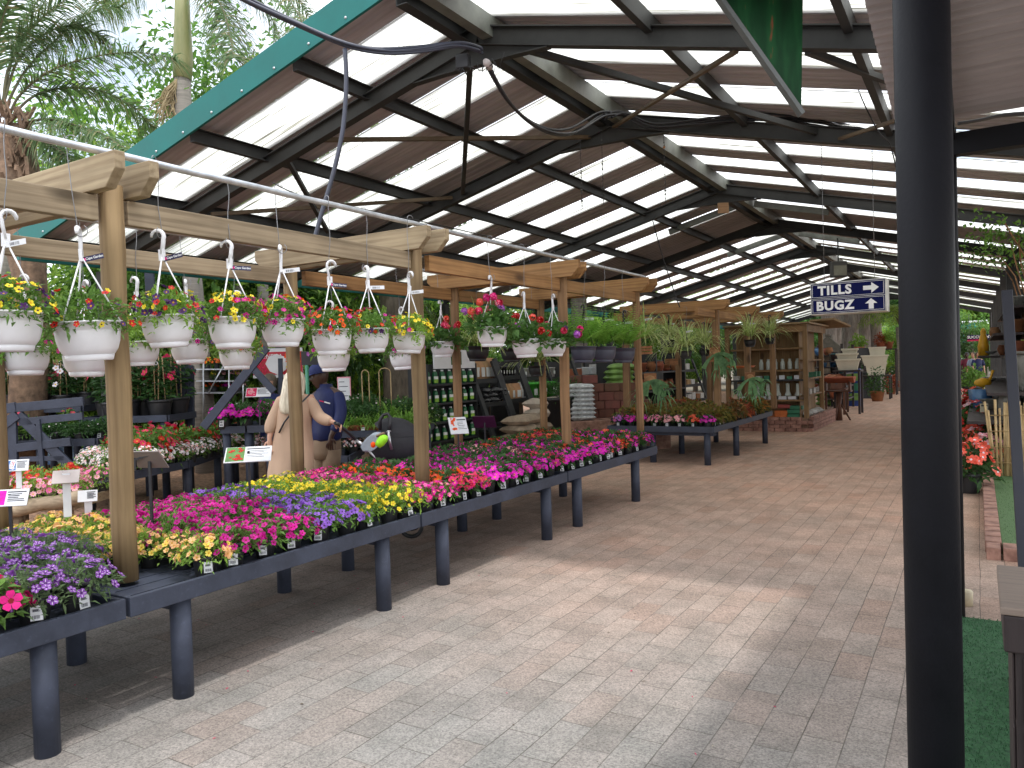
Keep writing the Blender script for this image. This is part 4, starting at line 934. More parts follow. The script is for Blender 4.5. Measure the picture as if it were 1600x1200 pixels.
for i, (px, py, d, prof, m, nm, lb, s) in enumerate([(1551, 640, 12.6, BOWLP, M_stone, 'stone_bowl', 'wide grey stone bowl above the bamboo screen', .85), (1550, 628, 12.8, BOWLP, M_stone, 'stone_bowl', 'second grey stone bowl stacked on the wide one', .8), (1585, 640, 12.2, PLN, M_stone, 'stone_planter', 'grey tapered stone planter right of the stone bowls', .7), (1586, 600, 13., PLN, mat('charcoal', (.05, .05, .05), .6), 'stone_planter', 'charcoal tapered planter right of the stone head', .8),
        (1547, 582, 15, BOWLP, mat('white_stone', (.5, .49, .46), .7), 'stone_bowl', 'pale bowl in the leaning stack above the yellow bird', .5), (1549, 574, 15, BOWLP, mat('grey_bowl', (.3, .29, .28), .7), 'stone_bowl', 'topmost bowl in the leaning stack above the yellow bird', .45),
        (1555, 525, 17., URN, M_rust, 'carved_urn', 'brown carved urn high on the right rack', .7), (1567, 545, 16., URN, M_terra, 'carved_urn', 'terracotta urn beside the carved brown urn', .6), (1592, 520, 13., PLN, M_terra, 'clay_planter', 'terracotta planter beside the leaning slate post', .8), (1594, 552, 12.5, PLN, M_terra, 'clay_planter', 'lower terracotta planter beside the leaning slate post', .8), (1592, 480, 13.5, PLN, M_stone, 'stone_planter', 'grey planter on the top shelf by the leaning post', .8), (1576, 490, 15, PLN, M_rust, 'carved_urn', 'tan block shaped planter on the top shelf of the rack', .6)]):
    lath(nm, lb, nm.replace('_', ' '), prof, m, snap(P(px, py, d)) if 'second grey' not in lb and 'topmost' not in lb else snap(P(px, py, d))+V(0, 0, .085*s), s=s)
t = lath('blue_pot', 'glossy blue square pot holding a yellow bird figure', 'pot', [(0, 0), (.16, 0), (.19, .3), (.17, .3), (.15, .05)], M_blueg, snap(P(1532, 633, 13.2)), 4, 1.05)
t = thing('yellow_bird', 'yellow metal bird figure perched on the blue pot', 'bird ornament', P(1536, 598, 13.2), YAW)
MB().lathe([(0, -.16), (.05, -.12), (.085, -.02), (.075, .07), (.03, .13), (0, .15)], 14, M=Matrix.Rotation(pi/2, 4, 'Y')).build('body', M_yel, t)
MB().tube([(.10, 0, .02), (.15, 0, .12), (.17, 0, .2), (.21, 0, .2)], [.03, .018, .024, .005], 8).build('neck', M_yel, t)
MB().tube([(0, 0, -.08), (0, 0, -.2)], .01, 6).build('leg', M_yel, t)
t = thing('yellow_figure', 'narrow yellow cloth figure standing high by the far opening', 'ornament', snap(P(1537, 558, 16.5))); MB().lathe([(0, 0), (.1, 0), (.11, .2), (.07, .42), (.05, .46), (.06, .52), (.03, .58), (0, .6)], 12).build('body', M_yel, t)
t = thing('price_board', 'small cream price board on a stick before the stone bowls', 'price board', P(1538, 650, 11.8), YAW); MB().box(-.06, .06, -.006, .006, .06, .19).build('board', mat('cream_card', (.72, .66, .5), .6), t); MB().box(-.01, .01, -.004, .004, -.67, .06).build('stake', M_cabw, t); MB().box(-.05, .05, -.0075, -.0062, .15, .17).build('print', M_ink, t)
# creeper under the roof at the right
mb = MB()
for i in range(900):
    k = R.random(); p = V(-.05+1.5*k+R.uniform(-.3, .3), 15+R.uniform(-2.5, 5), 0); p.z = zs(p.x, 4.62)-R.random()**2*.5*k; mb.leaf(p, rdir(-.6), R.uniform(.05, .1), .06, 0)
for i in range(5): mb.tube([(.75, 13+i, 2.2), (.6, 13.3+i*1.1, 3.0), (.2+R.uniform(-.4, .4), 13+i*1.4, zs(.3, 4.6))], .012, 5, 1)
tag(mb.build('creeper', [leafmat('creeper_leaf', (.06, .15, .02), (.12, .24, .04)), M_rust]), 'leafy creeper trailing under the roof at the right edge', 'creeper')
for i, (px, py, c) in enumerate(((1512, 545, (.3, .05, .08)), (1518, 544, (.35, .42, .55)), (1525, 546, (.02, .03, .07)))): pass
# ---------------------------------------------------------------- people
def skinmesh(nodes, edges, root=0, sub=2):
    bm = bmesh.new(); ly = bm.verts.layers.skin.verify(); vs = [bm.verts.new(n[0]) for n in nodes]
    for a, b in edges: bm.edges.new((vs[a], vs[b]))
    for v, n in zip(vs, nodes):
        r = n[1]; v[ly].radius = r if isinstance(r, tuple) else (r, r)
    vs[root][ly].use_root = True
    me = bpy.data.meshes.new('sk'); bm.to_mesh(me); bm.free()
    o = bpy.data.objects.new('sk', me); COL.objects.link(o); o.modifiers.new('s', 'SKIN').use_smooth_shade = True
    m = o.modifiers.new('u', 'SUBSURF'); m.levels = sub; m.render_levels = sub
    bpy.context.view_layer.update(); e = o.evaluated_get(bpy.context.evaluated_depsgraph_get()); q = bpy.data.meshes.new_from_object(e)
    out = ([v.co.copy() for v in q.vertices], [tuple(p.vertices) for p in q.polygons])
    bpy.data.objects.remove(o); bpy.data.meshes.remove(me); bpy.data.meshes.remove(q); return out
class Skel:
    def __init__(s): s.n = []; s.e = []
    def add(s, p, r, par=None): s.n.append((Vector(p), r)); i = len(s.n)-1; (s.e.append((par, i)) if par is not None else 0); return i
    def chain(s, par, *pr):
        for p, r in pr: par = s.add(p, r, par)
        return par
    def hand(s, wrist, d, side, curl=.25, sc=1.):
        w = s.n[wrist][0]; d = d.normalized(); side = (side-d*side.dot(d)).normalized(); nrm = d.cross(side)
        palm = s.add(w+d*.055*sc, (.026*sc, .02*sc), wrist)
        for k, (o, L) in enumerate(((-.028, .062), (-.010, .074), (.009, .07), (.026, .055))):
            b = s.add(w+d*.09*sc+side*o*sc, .0095*sc, palm); c = b
            dd = d.copy(); p = s.n[b][0]
            for j in range(2): dd = (dd+nrm*curl*(j+1)).normalized(); p = p+dd*L/2*sc; c = s.add(p, (.0085-.001*j)*sc, c)
        t = s.add(w+d*.04*sc-side*.034*sc, .011*sc, palm); s.add(w+d*.075*sc-side*.05*sc+nrm*.015*sc, .0095*sc, t)
    def mb(s, mb, mi=0, root=0, sub=2):
        v, f = skinmesh(s.n, s.e, root, sub); mb.add(v, f, mi, True); return mb
def head_into(mb, c, yaw, sc=1., mi=0, pitch=0.):
    rings = []; n = 28; M = Matrix.Translation(c)@Matrix.Rotation(yaw, 4, 'Z')@Matrix.Rotation(pitch, 4, 'X')@Matrix.Scale(sc, 4)
    for k in range(25):
        u = k/24; z = -.125+.25*u; prof = math.sin(pi*min(1, .10+.86*u+.0))**.62
        w = .074*prof*(.80+.3*min(1, u*1.7)); fd = .092*prof*(.93+.07*u); bd = .098*prof*(.55+.55*min(1, u*1.5)); ring = []
        for j in range(n):
            a = 2*pi*j/n-pi/2; x = w*math.cos(a); y = (fd if math.sin(a) > 0 else bd)*math.sin(a); b_ = abs((math.atan2(math.sin(a-pi/2), math.cos(a-pi/2))))
            y += (.026*math.exp(-(b_/.2)**2)*math.exp(-((u-.43)/.075)**2)+.012*math.exp(-(b_/.14)**2)*math.exp(-((u-.53)/.06)**2)) # nose and bridge
            y += .009*math.exp(-(b_/.33)**2)*(math.exp(-((u-.27)/.026)**2)+math.exp(-((u-.215)/.026)**2)) # lips
            y += .007*math.exp(-(b_/.6)**2)*math.exp(-((u-.62)/.04)**2) - .011*math.exp(-((b_-.42)/.17)**2)*math.exp(-((u-.545)/.045)**2)+.008*math.exp(-(b_/.3)**2)*math.exp(-((u-.09)/.05)**2)
            ring.append(M@V(x, y, z))
        rings.append(ring)
    mb.loft(rings, mi)
    for s in (-1, 1):
        er = []
        for k in range(9): a = k*pi/5-.6; er.append(M@V(s*(.071+.006*math.sin(a)), -.012+.017*math.cos(a), .0+.030*math.sin(a)))
        mb.tube(er, .007*sc, 6, mi)
    return M
def eyes(t, M, m):
    mb = MB()
    for s in (-1, 1):
        mb.lathe([(0, .013), (.008, .010), (.0125, 0), (.008, -.010), (0, -.013)], 10, M=M@Matrix.Translation(V(s*.031, .072, .012))@Matrix.Scale(.8, 4, V(0, 1, 0)))
    mb.build('eyes', m, t)
    mb = MB()
    for s in (-1, 1): mb.tube([M@V(s*.016, .090, .030), M@V(s*.033, .086, .036), M@V(s*.05, .074, .030)], .004, 5)
    mb.build('eyebrows', M_ink, t)
M_skinL = mat('light_skin', (.52, .29, .20), .5, .1, 9); M_skinD = mat('dark_skin', (.055, .026, .016), .42, .15, 9); M_eye = mat('eye', (.3, .28, .26), .2, .3, 40)
M_dress = mat('beige_crepe', (.50, .34, .235), .85, .14, 3, .9, bscale=9, stretch=(1, 1, .35)); M_blond = mat('blonde_hair', (.62, .52, .36), .5, .3, 3, .5, stretch=(14, 14, .7), col2=(.75, .68, .54)); M_jack = mat('navy_jacket', (.009, .015, .07), .55, .4, 4, 1., bscale=7, spec=.3, stretch=(1, 1, .5)); M_khaki = mat('khaki_cloth', (.20, .135, .085), .85, .12, 5, .2)
M_dhair = mat('dark_hair', (.10, .075, .05), .5, .3, 5, stretch=(12, 12, 1))
def ringpx(y, cx, hw, D, dp, o, n=24, off=0., fold=0., yawd=0.):
    c = P(cx, y, D)-o+FW*off; a = V(math.cos(YAW-yawd), math.sin(YAW-yawd), 0); b = V(-a.y, a.x, 0); k = D/FPX; r = []
    for j in range(n):
        g = 2*pi*j/n; f = 1+fold*math.sin(5*g+y*.03)+fold*.6*math.sin(9*g+1)
        r.append(c+a*math.cos(g)*hw*k*f+b*math.sin(g)*dp*f)
    return r
# woman seen from behind
D = 7.2; o = P(456, 760, D); o.z = .03
t = thing('person', 'woman with long blonde hair in a long beige dress, seen from behind pushing a pram', 'person', o)
def q(x, y, d=0.): return P(x, y, D+d)-o
sk = Skel(); r0 = sk.add(q(456, 690), (.13, .10)); ch = sk.chain(r0, (q(458, 662), (.115, .09)), (q(461, 630), (.12, .085))); nk = sk.chain(ch, (q(462, 615), .045), (q(461, 603), .045))
for x, s in ((448, -1), (466, 1)): sk.chain(r0, (q(x, 712), (.085, .085)), (q(x, 765), .055), (q(x, 800), .048), (V(q(x, 800).x, q(x, 800).y, .07), .035), (V(q(x, 800).x-.05, q(x, 800).y+.08, .03), .03))
wl = sk.chain(ch, (q(441, 624), .05), (q(428, 655), .037), (q(425, 668, -.03), .034), (q(421, 684, -.06), .025)); sk.hand(wl, q(424, 720, -.08)-q(421, 684, -.06), RT, .3)
wr = sk.chain(ch, (q(483, 623), .05), (q(497, 648), .037), (q(502, 654, -.05), .034), (q(519, 659, -.1), .025)); sk.hand(wr, q(536, 668, -.1)-q(519, 659, -.1), V(0, 0, 1)+RT*.3-FW, .9, .9)
mb = sk.mb(MB(), 0); M = head_into(mb, q(461, 597)+V(0, 0, .005), YAW-.35, .98); mb.build('body', M_skinL, t); eyes(t, M, M_eye)
mb = MB(); mb.loft([ringpx(y, cx, hw, D, dp, o, 32, 0, fo) for y, cx, hw, dp, fo in ((614, 462, 10, .06, 0), (617, 462, 17, .085, 0), (624, 462, 24, .10, 0), (640, 461, 27, .12, .02), (660, 459, 26.5, .125, .03), (676, 458, 28, .13, .035), (700, 457, 31, .15, .05), (735, 456, 34, .17, .065), (790, 455, 38, .19, .05), (835, 455, 42, .21, .06))], 0, True, False); mb.build('dress', M_dress, t)
sl = Skel(); a = sl.add(q(443, 620), .062); sl.chain(a, (q(434, 640), .062), (q(427, 656, -.01), .066), (q(423, 668, -.03), .07), (q(421, 674, -.045), .048), (q(421, 678, -.05), .038))
sl.mb(MB(), 0).build('sleeve', M_dress, t)
sl = Skel(); a = sl.add(q(481, 620), .062); sl.chain(a, (q(491, 638), .062), (q(498, 651, -.01), .062), (q(507, 656, -.05), .062), (q(514, 658, -.09), .05), (q(518, 659, -.1), .036))
sl.mb(MB(), 0).build('sleeve', M_dress, t)
mb = MB(); n = 30
mb.loft([ringpx(y, cx, hw, D, dp, o, n, off, fo) for y, cx, hw, dp, off, fo in ((578, 460, 5, .03, .0, 0), (580.5, 460, 10, .07, 0, .02), (586, 460, 15, .10, 0, .03), (596, 460, 17, .115, -.01, .04), (608, 459, 17.5, .11, -.025, .06), (620, 458, 17, .085, -.06, .08), (632, 457, 15.5, .06, -.095, .1), (641, 457, 13, .045, -.11, .14), (646, 457, 9, .03, -.115, .2))]); mb.build('hair', M_blond, t)
mb = MB(); mb.tube([q(484, 616, -.10), q(470, 630, -.135), q(455, 646, -.145), q(444, 660, -.145), q(436, 676, -.12)], .008, 6); mb.build('bag_strap', M_cable, t)
# man in profile
D = 8.1; o = P(512, 745, D); o.z = .03
t = thing('person', 'man in a navy jacket, navy cap and khaki trousers standing beside the woman', 'person', o)
sk = Skel(); r0 = sk.add(q(510, 690), (.13, .10)); ch = sk.chain(r0, (q(512, 660), (.13, .1)), (q(514, 622), (.14, .10))); nk = sk.chain(ch, (q(508, 606), .056), (q(502, 597), .054))
for x, d in ((503, .06), (517, -.06)):
    f = q(x, 775, d); sk.chain(r0, (q(x, 712, d), .085), (q(x, 750, d), .06), (V(f.x, f.y, .3), .055), (V(f.x, f.y, .08), .04), (V(f.x-.12, f.y-.07, .04), .035))
wn = sk.chain(ch, (q(529, 617, -.06), .058), (q(533, 648, -.12), .045), (q(524, 668, -.2), .038), (q(518, 680, -.22), .028)); sk.hand(wn, q(514, 700, -.22)-q(518, 680, -.22), RT*-1+V(0, 0, .2), .45, 1.1)
wf = sk.chain(ch, (q(493, 616, .1), .055), (q(489, 650, .12), .045), (q(488, 668, .1), .035), (q(492, 682, .05), .028)); sk.hand(wf, V(.1, .05, -1), RT, .4, 1.05)
yw = YAW+pi/2+.25
mb = sk.mb(MB(), 0); M = head_into(mb, q(499.5, 588.5), yw, 1.0, 0, -.16); mb.build('body', M_skinD, t); eyes(t, M, M_eye)
mb = MB(); mb.loft([ringpx(y, cx, hw, D, dp, o, 28, 0, fo, .5) for y, cx, hw, dp, fo in ((600, 509, 9.5, .07, 0), (605, 510, 10.5, .075, 0), (609, 511, 17, .10, 0), (614, 512, 22, .125, .01), (630, 513, 24, .15, .015), (655, 513, 24.5, .15, .02), (672, 512, 24, .15, .02), (684, 511, 24, .15, .03), (688, 511, 21, .13, .02))]); mb.build('jacket', M_jack, t)
sl = Skel(); a = sl.add(q(526, 613, -.04), .075); sl.chain(a, (q(532, 632, -.1), .07), (q(533, 650, -.13), .068), (q(526, 666, -.2), .06), (q(520, 676, -.22), .05)); sl.mb(MB(), 0).build('sleeve', M_jack, t)
sl = Skel(); a = sl.add(q(494, 615, .09), .07); sl.chain(a, (q(490, 634, .12), .066), (q(488, 652, .12), .06), (q(488, 668, .1), .05), (q(491, 678, .06), .045)); sl.mb(MB(), 0).build('sleeve', M_jack, t)
mb = MB(); mb.loft([ringpx(y, cx, hw, D, dp, o, 24, 0, .02) for y, cx, hw, dp in ((682, 511, 20, .13), (692, 511, 21.5, .14), (704, 511, 22, .145), (716, 511, 20, .13))])
for x, d in ((503, .05), (518, -.05)):
    f = q(x, 775, d); mb.tube([q(x+1, 702, d), q(x, 725, d), q(x, 750, d), V(f.x, f.y, .35), V(f.x, f.y, .06)], [.095, .092, .085, .078, .085], 16)
mb.build('trousers', M_khaki, t)
mb = MB(); mb.lathe([(.098, .035), (.102, .05), (.098, .09), (.075, .125), (.035, .142), (0, .146)], 24, M=M@Matrix.Scale(1.0, 4)); vs = []
for k in range(13): a = pi*.12+k*pi*.76/12; vs += [M@V(.098*math.cos(a), .1*math.sin(a), .045), M@V(.098*math.cos(a)*.95, .1+.085*math.sin(a), .032-.01*abs(math.cos(a)))]
mb.add(vs, [(2*i, 2*i+1, 2*i+3, 2*i+2) for i in range(12)], 0, True); mb.build('cap', mat('navy_cap', (.012, .022, .10), .8, .1), t)
mb = MB(); c = q(499, 626, -.165); mb.bar(c, c+RT*.045+V(0, 0, -.012), .004, .012, V(0, 0, 1)); mb.build('chest_badge', F['rose'], t); mb = MB(); mb.bar(c+RT*.05+V(0, 0, -.013), c+RT*.11+V(0, 0, -.03), .004, .013, V(0, 0, 1)); mb.build('chest_badge', M_card, t)
# face beyond the dark brace
D = 11.5; o = P(424, 720, D); o.z = .03
t = thing('person', 'woman with tied back hair half hidden behind the far dark brace', 'person', o)
sk = Skel(); r0 = sk.add(q(424, 672), (.13, .1)); ch = sk.chain(r0, (q(424, 650), (.12, .09)), (q(423, 628), (.13, .085))); sk.chain(ch, (q(421.5, 614), .045), (q(421, 607), .045))
for x in (419, 429): f = q(x, 740); sk.chain(r0, (q(x, 690), .08), (V(f.x, f.y, .45), .05), (V(f.x, f.y, .06), .035))
for x, s in ((412, -1), (434, 1)): w_ = sk.chain(ch, (q(x, 622), .045), (q(x+s*2, 645), .035), (q(x-s*2, 656, -.2), .026)); sk.hand(w_, q(x-s*5, 656, -.4)-q(x-s*2, 656, -.2), RT*s, .3)
mb = sk.mb(MB(), 0); M = head_into(mb, q(421, 598), YAW+pi-.45, 1.0); mb.build('body', M_skinL, t); eyes(t, M, M_eye)
mb = MB(); mb.loft([ringpx(y, cx, hw, D, dp, o) for y, cx, hw, dp in ((614, 422, 6, .07), (617, 422, 14, .1), (626, 423, 18, .12), (650, 424, 17, .13), (675, 424, 17, .14), (700, 424, 18, .15))]); mb.build('top', M_jack, t)
mb = MB(); mb.lathe([(.0, .142), (.045, .137), (.083, .105), (.096, .06), (.098, .03)], 22, M=M@Matrix.Translation(V(0, -.014, 0))); mb.lathe([(.094, .035), (.09, -.04), (.06, -.09)], 22, M=M@Matrix.Translation(V(0, -.03, 0))@Matrix.Scale(.75, 4, V(0, 1, 0))); mb.lathe([(0, .04), (.035, .02), (.035, -.02), (0, -.04)], 12, M=M@Matrix.Translation(V(0, -.12, .04))); mb.build('hair', M_dhair, t)
# pram
D = 7.35; o = P(600, 740, D); o.z = .03
t = thing('pram', 'black pram with a raised hood and loop handle pushed by the blonde woman', 'pram', o)
M_hood = mat('black_fabric', (.022, .022, .027), .75, .25, 5, .3, bscale=30); M_alu = mat('brushed_frame', (.5, .5, .52), .3, .1, metal=.8)
def q(x, y, d=0.): return P(x, y, D+d)-o
mb = MB(); mb.tube([q(524, 661, -.3), q(529, 663, -.28), q(541, 673, -.2), q(556, 687, -.1), q(572, 701, 0), q(596, 722, .1)], .016, 10); mb.tube([q(524, 661, -.02), q(541, 674, .1), q(560, 690, .2), q(598, 724, .3)], .014, 8); mb.tube([q(524, 661, -.3), q(523, 661, -.02)], .017, 10); mb.build('push_handle', M_cable, t)
c = q(615, 682, .1); mb = MB(); rings = []
for k in range(9):
    a = -.25+k*(pi*.72)/8; ring = []
    for j in range(15):
        b_ = pi*j/14; R_ = .25+.006*math.sin(k*pi)
        w_ = math.cos(b_)*.19; h_ = math.sin(b_)**.8*R_
        ring.append(c+RT*(-math.cos(a+.35)*h_*1.0)*-1+V(0, 0, 1)*math.sin(a+.35)*h_*.75+V(-math.sin(YAW), math.cos(YAW), 0)*w_)
    rings.append(ring)
mb.add([v for r_ in rings for v in r_], [(i*15+j, i*15+j+1, (i+1)*15+j+1, (i+1)*15+j) for i in range(8) for j in range(14)], 0, True); mb.build('hood', M_hood, t)
MB().loft([[c+RT*math.cos(g)*.27*k+V(-math.sin(YAW), math.cos(YAW), 0)*math.sin(g)*.19*k+V(0, 0, zz) for g in [2*pi*i/20 for i in range(20)]] for k, zz in ((.8, -.24), (1, -.1), (1.02, .0), (.95, .02))]).build('carrycot', M_hood, t)
mb = MB(); mb.tube([q(594, 672, -.1), q(594, 656, -.1), q(599, 648, -.1), q(606, 646.5, -.1), q(610, 652, -.1), q(609, 664, -.1), q(607, 675, -.1)], .016, 10); mb.build('carry_loop', M_cable, t)
mb = MB(); mb.tube([q(607, 674, -.12), q(609, 690, -.12), q(612, 702, -.1)], .014, 8); mb.tube([q(603, 676, -.12), q(606, 673, -.12), q(611, 674, -.12)], .006, 6); mb.tube([q(556, 688, -.1), q(566, 694, -.12), q(568, 703, -.1)], .016, 8); mb.build('frame_joint', M_alu, t)
mb = MB(); mb.tube([q(572, 700), q(598, 725), V(q(640, 720).x, q(640, 720).y, .12)], .014, 8); mb.tube([q(640, 690), q(600, 720), V(q(585, 740).x, q(585, 740).y, .12)], .014, 8); mb.build('frame', M_alu, t)
for x in (585, 640):
    for d in (-.05, .3):
        w_ = q(x, 740, d); w_.z = .12; mb = MB(); mb.tube([w_+V(math.cos(YAW)*.1*math.cos(g), math.sin(YAW)*.1*math.cos(g), .1*math.sin(g)) for g in [2*pi*i/16 for i in range(17)]], .02, 8, cap=False); h = mb.build('wheel', M_black, t)
        MB().tube([w_-FW*.015, w_+FW*.015], .03, 10).build('hub', M_alu, h)
o = P(584, 694, 7.1); t = thing('changing_bag', 'white and grey bag with a lime green bottle bag lying in the pram seat', 'bag', o)
D = 7.1
MB().loft([[P(x_, y_, 7.1)-o+RT*math.cos(g)*.07*k+V(0, 0, 1)*math.sin(g)*.048*k-FW*.0 for g in [2*pi*i/16 for i in range(16)]] for x_, y_, k in ((572, 703, .5), (575, 698, 1), (583, 690, 1.1), (590, 682, .9), (592, 680, .3))]).build('pouch', mat('pale_grey_cloth', (.27, .31, .36), .8, .2, 12), t)
MB().tube([P(590, 697, 6.95)-o, P(594, 692, 6.95)-o, P(599, 685, 6.95)-o, P(602, 680, 6.95)-o], [.03, .042, .045, .03], 14).build('bottle_bag', mat('lime_cloth', (.30, .72, .02), .6, .1), t)
MB().lathe([(0, .03), (.022, .015), (.022, -.015), (0, -.03)], 10, P(583, 695, 6.95)-o).build('toy', F['orange'], t)
MB().tube([P(588, 682, 6.93)-o, P(596, 678, 6.93)-o, P(601, 677, 6.93)-o], .012, 8).build('cord', M_khaki, t)
# ---------------------------------------------------------------- plant tables in the bed at the left
def polybench(label, front, z, depth, D=None, legs=True, rim=.09, name='display_bench', m=None):
    pts = [onZ(x, y, z) for x, y in front] if D is None else [P(x, y, D) for x, y in front]
    if D is not None: z = sum(p.z for p in pts)/len(pts)
    pts = [V(p.x, p.y, 0) for p in pts]; bk = V(-math.sin(YAW), math.cos(YAW), 0)*depth
    poly = pts+[p+bk for p in reversed(pts)]; c = sum(poly, V(0, 0, 0))/len(poly)
    t = thing(name, label, 'bench', c); poly = [p-c for p in poly]; mb = MB(); n = len(poly)
    for i in range(n):
        a, b = poly[i], poly[(i+1) % n]; d = (b-a).normalized()*.012
        mb.bar(a+d+V(0, 0, z-rim/2+(i % 2)*.002), b-d+V(0, 0, z-rim/2+(i % 2)*.002), .03, rim)
    mb.build('rim', m or M_slate, t)
    mb = MB(); mb.add([p+V(0, 0, z-.045) for p in poly]+[p+V(0, 0, z-.06) for p in poly], [tuple(range(n)), tuple(range(2*n-1, n-1, -1))]); mb.build('deck', m or M_slate, t)
    if legs:
        for p in poly:
            e = p*.86; mb = MB(); mb.tube([(e.x, e.y, 0), (e.x, e.y, z-.061)], .05, 10); mb.build('leg', m or M_slate, t)
    return t, [p+c for p in poly], z
def inpoly(poly, n, inset=.12):
    c = sum(poly, V(0, 0, 0))/len(poly); poly = [c+(p-c)*(1-inset) for p in poly]; out = []
    xs = [p.x for p in poly]; ys = [p.y for p in poly]; tries = 0
    while len(out) < n and tries < 6000:
        tries += 1; p = V(R.uniform(min(xs), max(xs)), R.uniform(min(ys), max(ys)), 0); s = False
        for i in range(len(poly)):
            a, b = poly[i], poly[i-1]
            if (a.y > p.y) != (b.y > p.y) and p.x < (b.x-a.x)*(p.y-a.y)/(b.y-a.y)+a.x: s = not s
        if s and all((p-q).length > .2*(1-tries/9000) for q in out): out.append(p)
    return out
WHT = [F['white'], F['yellow'], F['pale']]
pk('diascia', 'potted_diascia', 'x', G1, WHT, .016, 130, 260, .16, .14, sel=lambda: (R.choice((0, 0, 0, 2)), 1), L=.05, W=.018)
pk('pinkish', 'potted_diascia', 'x', G5, [F['pale'], F['yellow'], F['white']], .016, 80, 240, .16, .12, sel=lambda: (R.choice((0, 0, 2)), 1), L=.05, W=.018)
pk('zinnia', 'potted_zinnia', 'x', G1, [F['rose'], F['gold'], F['red']], .034, 16, 330, .17, .30, sel=lambda: (R.choice((0, 2)), 1), L=.075, W=.028, petals=9, low=.3)
pk('daisy', 'potted_daisy', 'x', G4, [F['pale'], F['gold'], F['pink']], .024, 40, 300, .17, .14, sel=lambda: (R.choice((0, 2)), 1), L=.05, W=.014, petals=8)
pk('reddaisy', 'potted_daisy', 'x', G4, [F['red'], F['gold'], F['orange']], .024, 34, 300, .17, .14, L=.05, W=.014, petals=8)
pk('herb', 'leafy_pot_plant', 'x', G3, [F['white'], F['gold'], F['white']], .012, 4, 300, .17, .16, L=.06, W=.026)
for k in ('diascia', 'pinkish', 'zinnia', 'daisy', 'reddaisy', 'herb'):
    for q_ in VAR[k]: reg(q_)
def climber(key, cols, pm):
    out = []
    for _ in range(2):
        t = thing('staked_mandevilla', 'x', 'climber', (0, 0, -50)); mb = MB(); mb.v = [(a*1.9, b*1.9, c*1.7) for a, b, c in POT.v]; mb.f, mb.m, mb.sm = POT.f, POT.m, POT.sm; mb.build('pot', M_black, t)
        mb = MB()
        for i in range(3): a = i*2.1; mb.tube([(.06*math.cos(a), .06*math.sin(a), .1), (.05*math.cos(a+.4), .05*math.sin(a+.4), .66)], .006, 5)
        mb.build('stake', M_bamcane, t)
        mb = MB()
        for i in range(190):
            z = R.uniform(.2, .62); a = R.uniform(0, 6.28); r = R.uniform(.04, .17)*(1.2-z*.8); mb.leaf(V(r*math.cos(a), r*math.sin(a), z), V(math.cos(a), math.sin(a), R.uniform(-.5, .3)), R.uniform(.06, .1), R.uniform(.03, .05), 0)
        mb.build('foliage', G3, t)
        for i in range(6): mb = MB(); a = R.uniform(0, 6.28); z = R.uniform(.3, .62); d = V(math.cos(a), math.sin(a), .5); flower(mb, V(.17*math.cos(a), .17*math.sin(a), z), d, .046, 0, 1, 5, .12); mb.build('blossom', [pm, F['gold']], t)
        out.append(reg(t))
    VAR[key] = out
M_bamcane = mat('stake_cane', (.42, .30, .15), .6, .2)
climber('mandw', 0, F['white']); climber('mandp', 0, F['rose'])
def scatter(poly, z, n, keys, lab, cat, group, sc=(.95, 1.15), inset=.12, tags=.2):
    for p in sorted(inpoly(poly, n, inset), key=lambda p: p.length):
        k = R.choice(keys); o = dup(R.choice(VAR[k]), (p.x, p.y, z-.042), R.uniform(0, 6), lab[k] if isinstance(lab, dict) else lab, group, R.uniform(*sc), cat)
        if R.random() < tags: addtag(o, -pi/2+YAW+R.uniform(-.4, .4), z=.03)
t, pl, z = polybench('slate plant table of small white flowers with red zinnias behind', [(112, 733), (185, 741), (293, 720), (347, 703)], .62, 1.7, None)
q_ = [pl[0], pl[1], pl[2], pl[3]]; bk = V(-math.sin(YAW), math.cos(YAW), 0)
scatter([p+bk*.04 for p in q_]+[p+bk*.62 for p in reversed(q_)], z, 26, ['diascia'], 'white diascia in a black pot on the table left of the beige dress', 'diascia', 'white diascias', inset=.05, tags=.5)
scatter([p+bk*.6 for p in q_]+[p+bk*1.6 for p in reversed(q_)], z, 26, ['zinnia'], 'green leafy zinnia with red blooms behind the white diascias', 'zinnia', 'red zinnias', inset=.06, tags=0)
t, pl, z = polybench('dark plant table of pinkish white flowers behind the woman', [(352, 704), (440, 712), (545, 712)], .55, 1.0, None)
scatter(pl, z, 22, ['pinkish', 'pinkish', 'pinkish'], 'pinkish white diascia in a pot on the dark table beside the woman', 'diascia', 'pinkish diascias', inset=.04)
t, pl, z = polybench('slate tier with large dark planters of mandevilla', [(124, 655), (190, 657), (262, 640)], .0, .9, 10.2)
scatter(pl, z, 8, ['mandp', 'mandw', 'mandp'], dict(mandp='pink mandevilla on stakes in a large dark planter behind the first post', mandw='white mandevilla on stakes in a large dark planter behind the first post'), 'mandevilla', 'mandevillas behind the first post', (1.15, 1.4), .15, 0)
t, pl, z = polybench('slate plant tier with dark leafy pots left of the woman', [(345, 668), (385, 668), (423, 660)], 0, 1.0, 9.6)
scatter(pl, z, 9, ['herb', 'neon', 'herb', 'herb'], dict(herb='dark leafy potted plant on the tier left of the woman', neon='magenta impatiens among the leafy pots left of the woman'), 'potted plant', 'leafy pots left of the woman', (1.2, 1.4), .1, .3)
t, pl, z = polybench('slate tier of white mandevillas before the blue mosaic wall', [(-60, 642), (30, 638), (128, 628)], 0, .8, 10.6)
scatter(pl, z, 15, ['mandw', 'mandw', 'mandp'], dict(mandp='red flowering staked mandevilla before the blue mosaic wall', mandw='white flowering staked mandevilla before the blue mosaic wall'), 'mandevilla', 'mandevillas before the mosaic wall', (.95, 1.15), .1, .3)
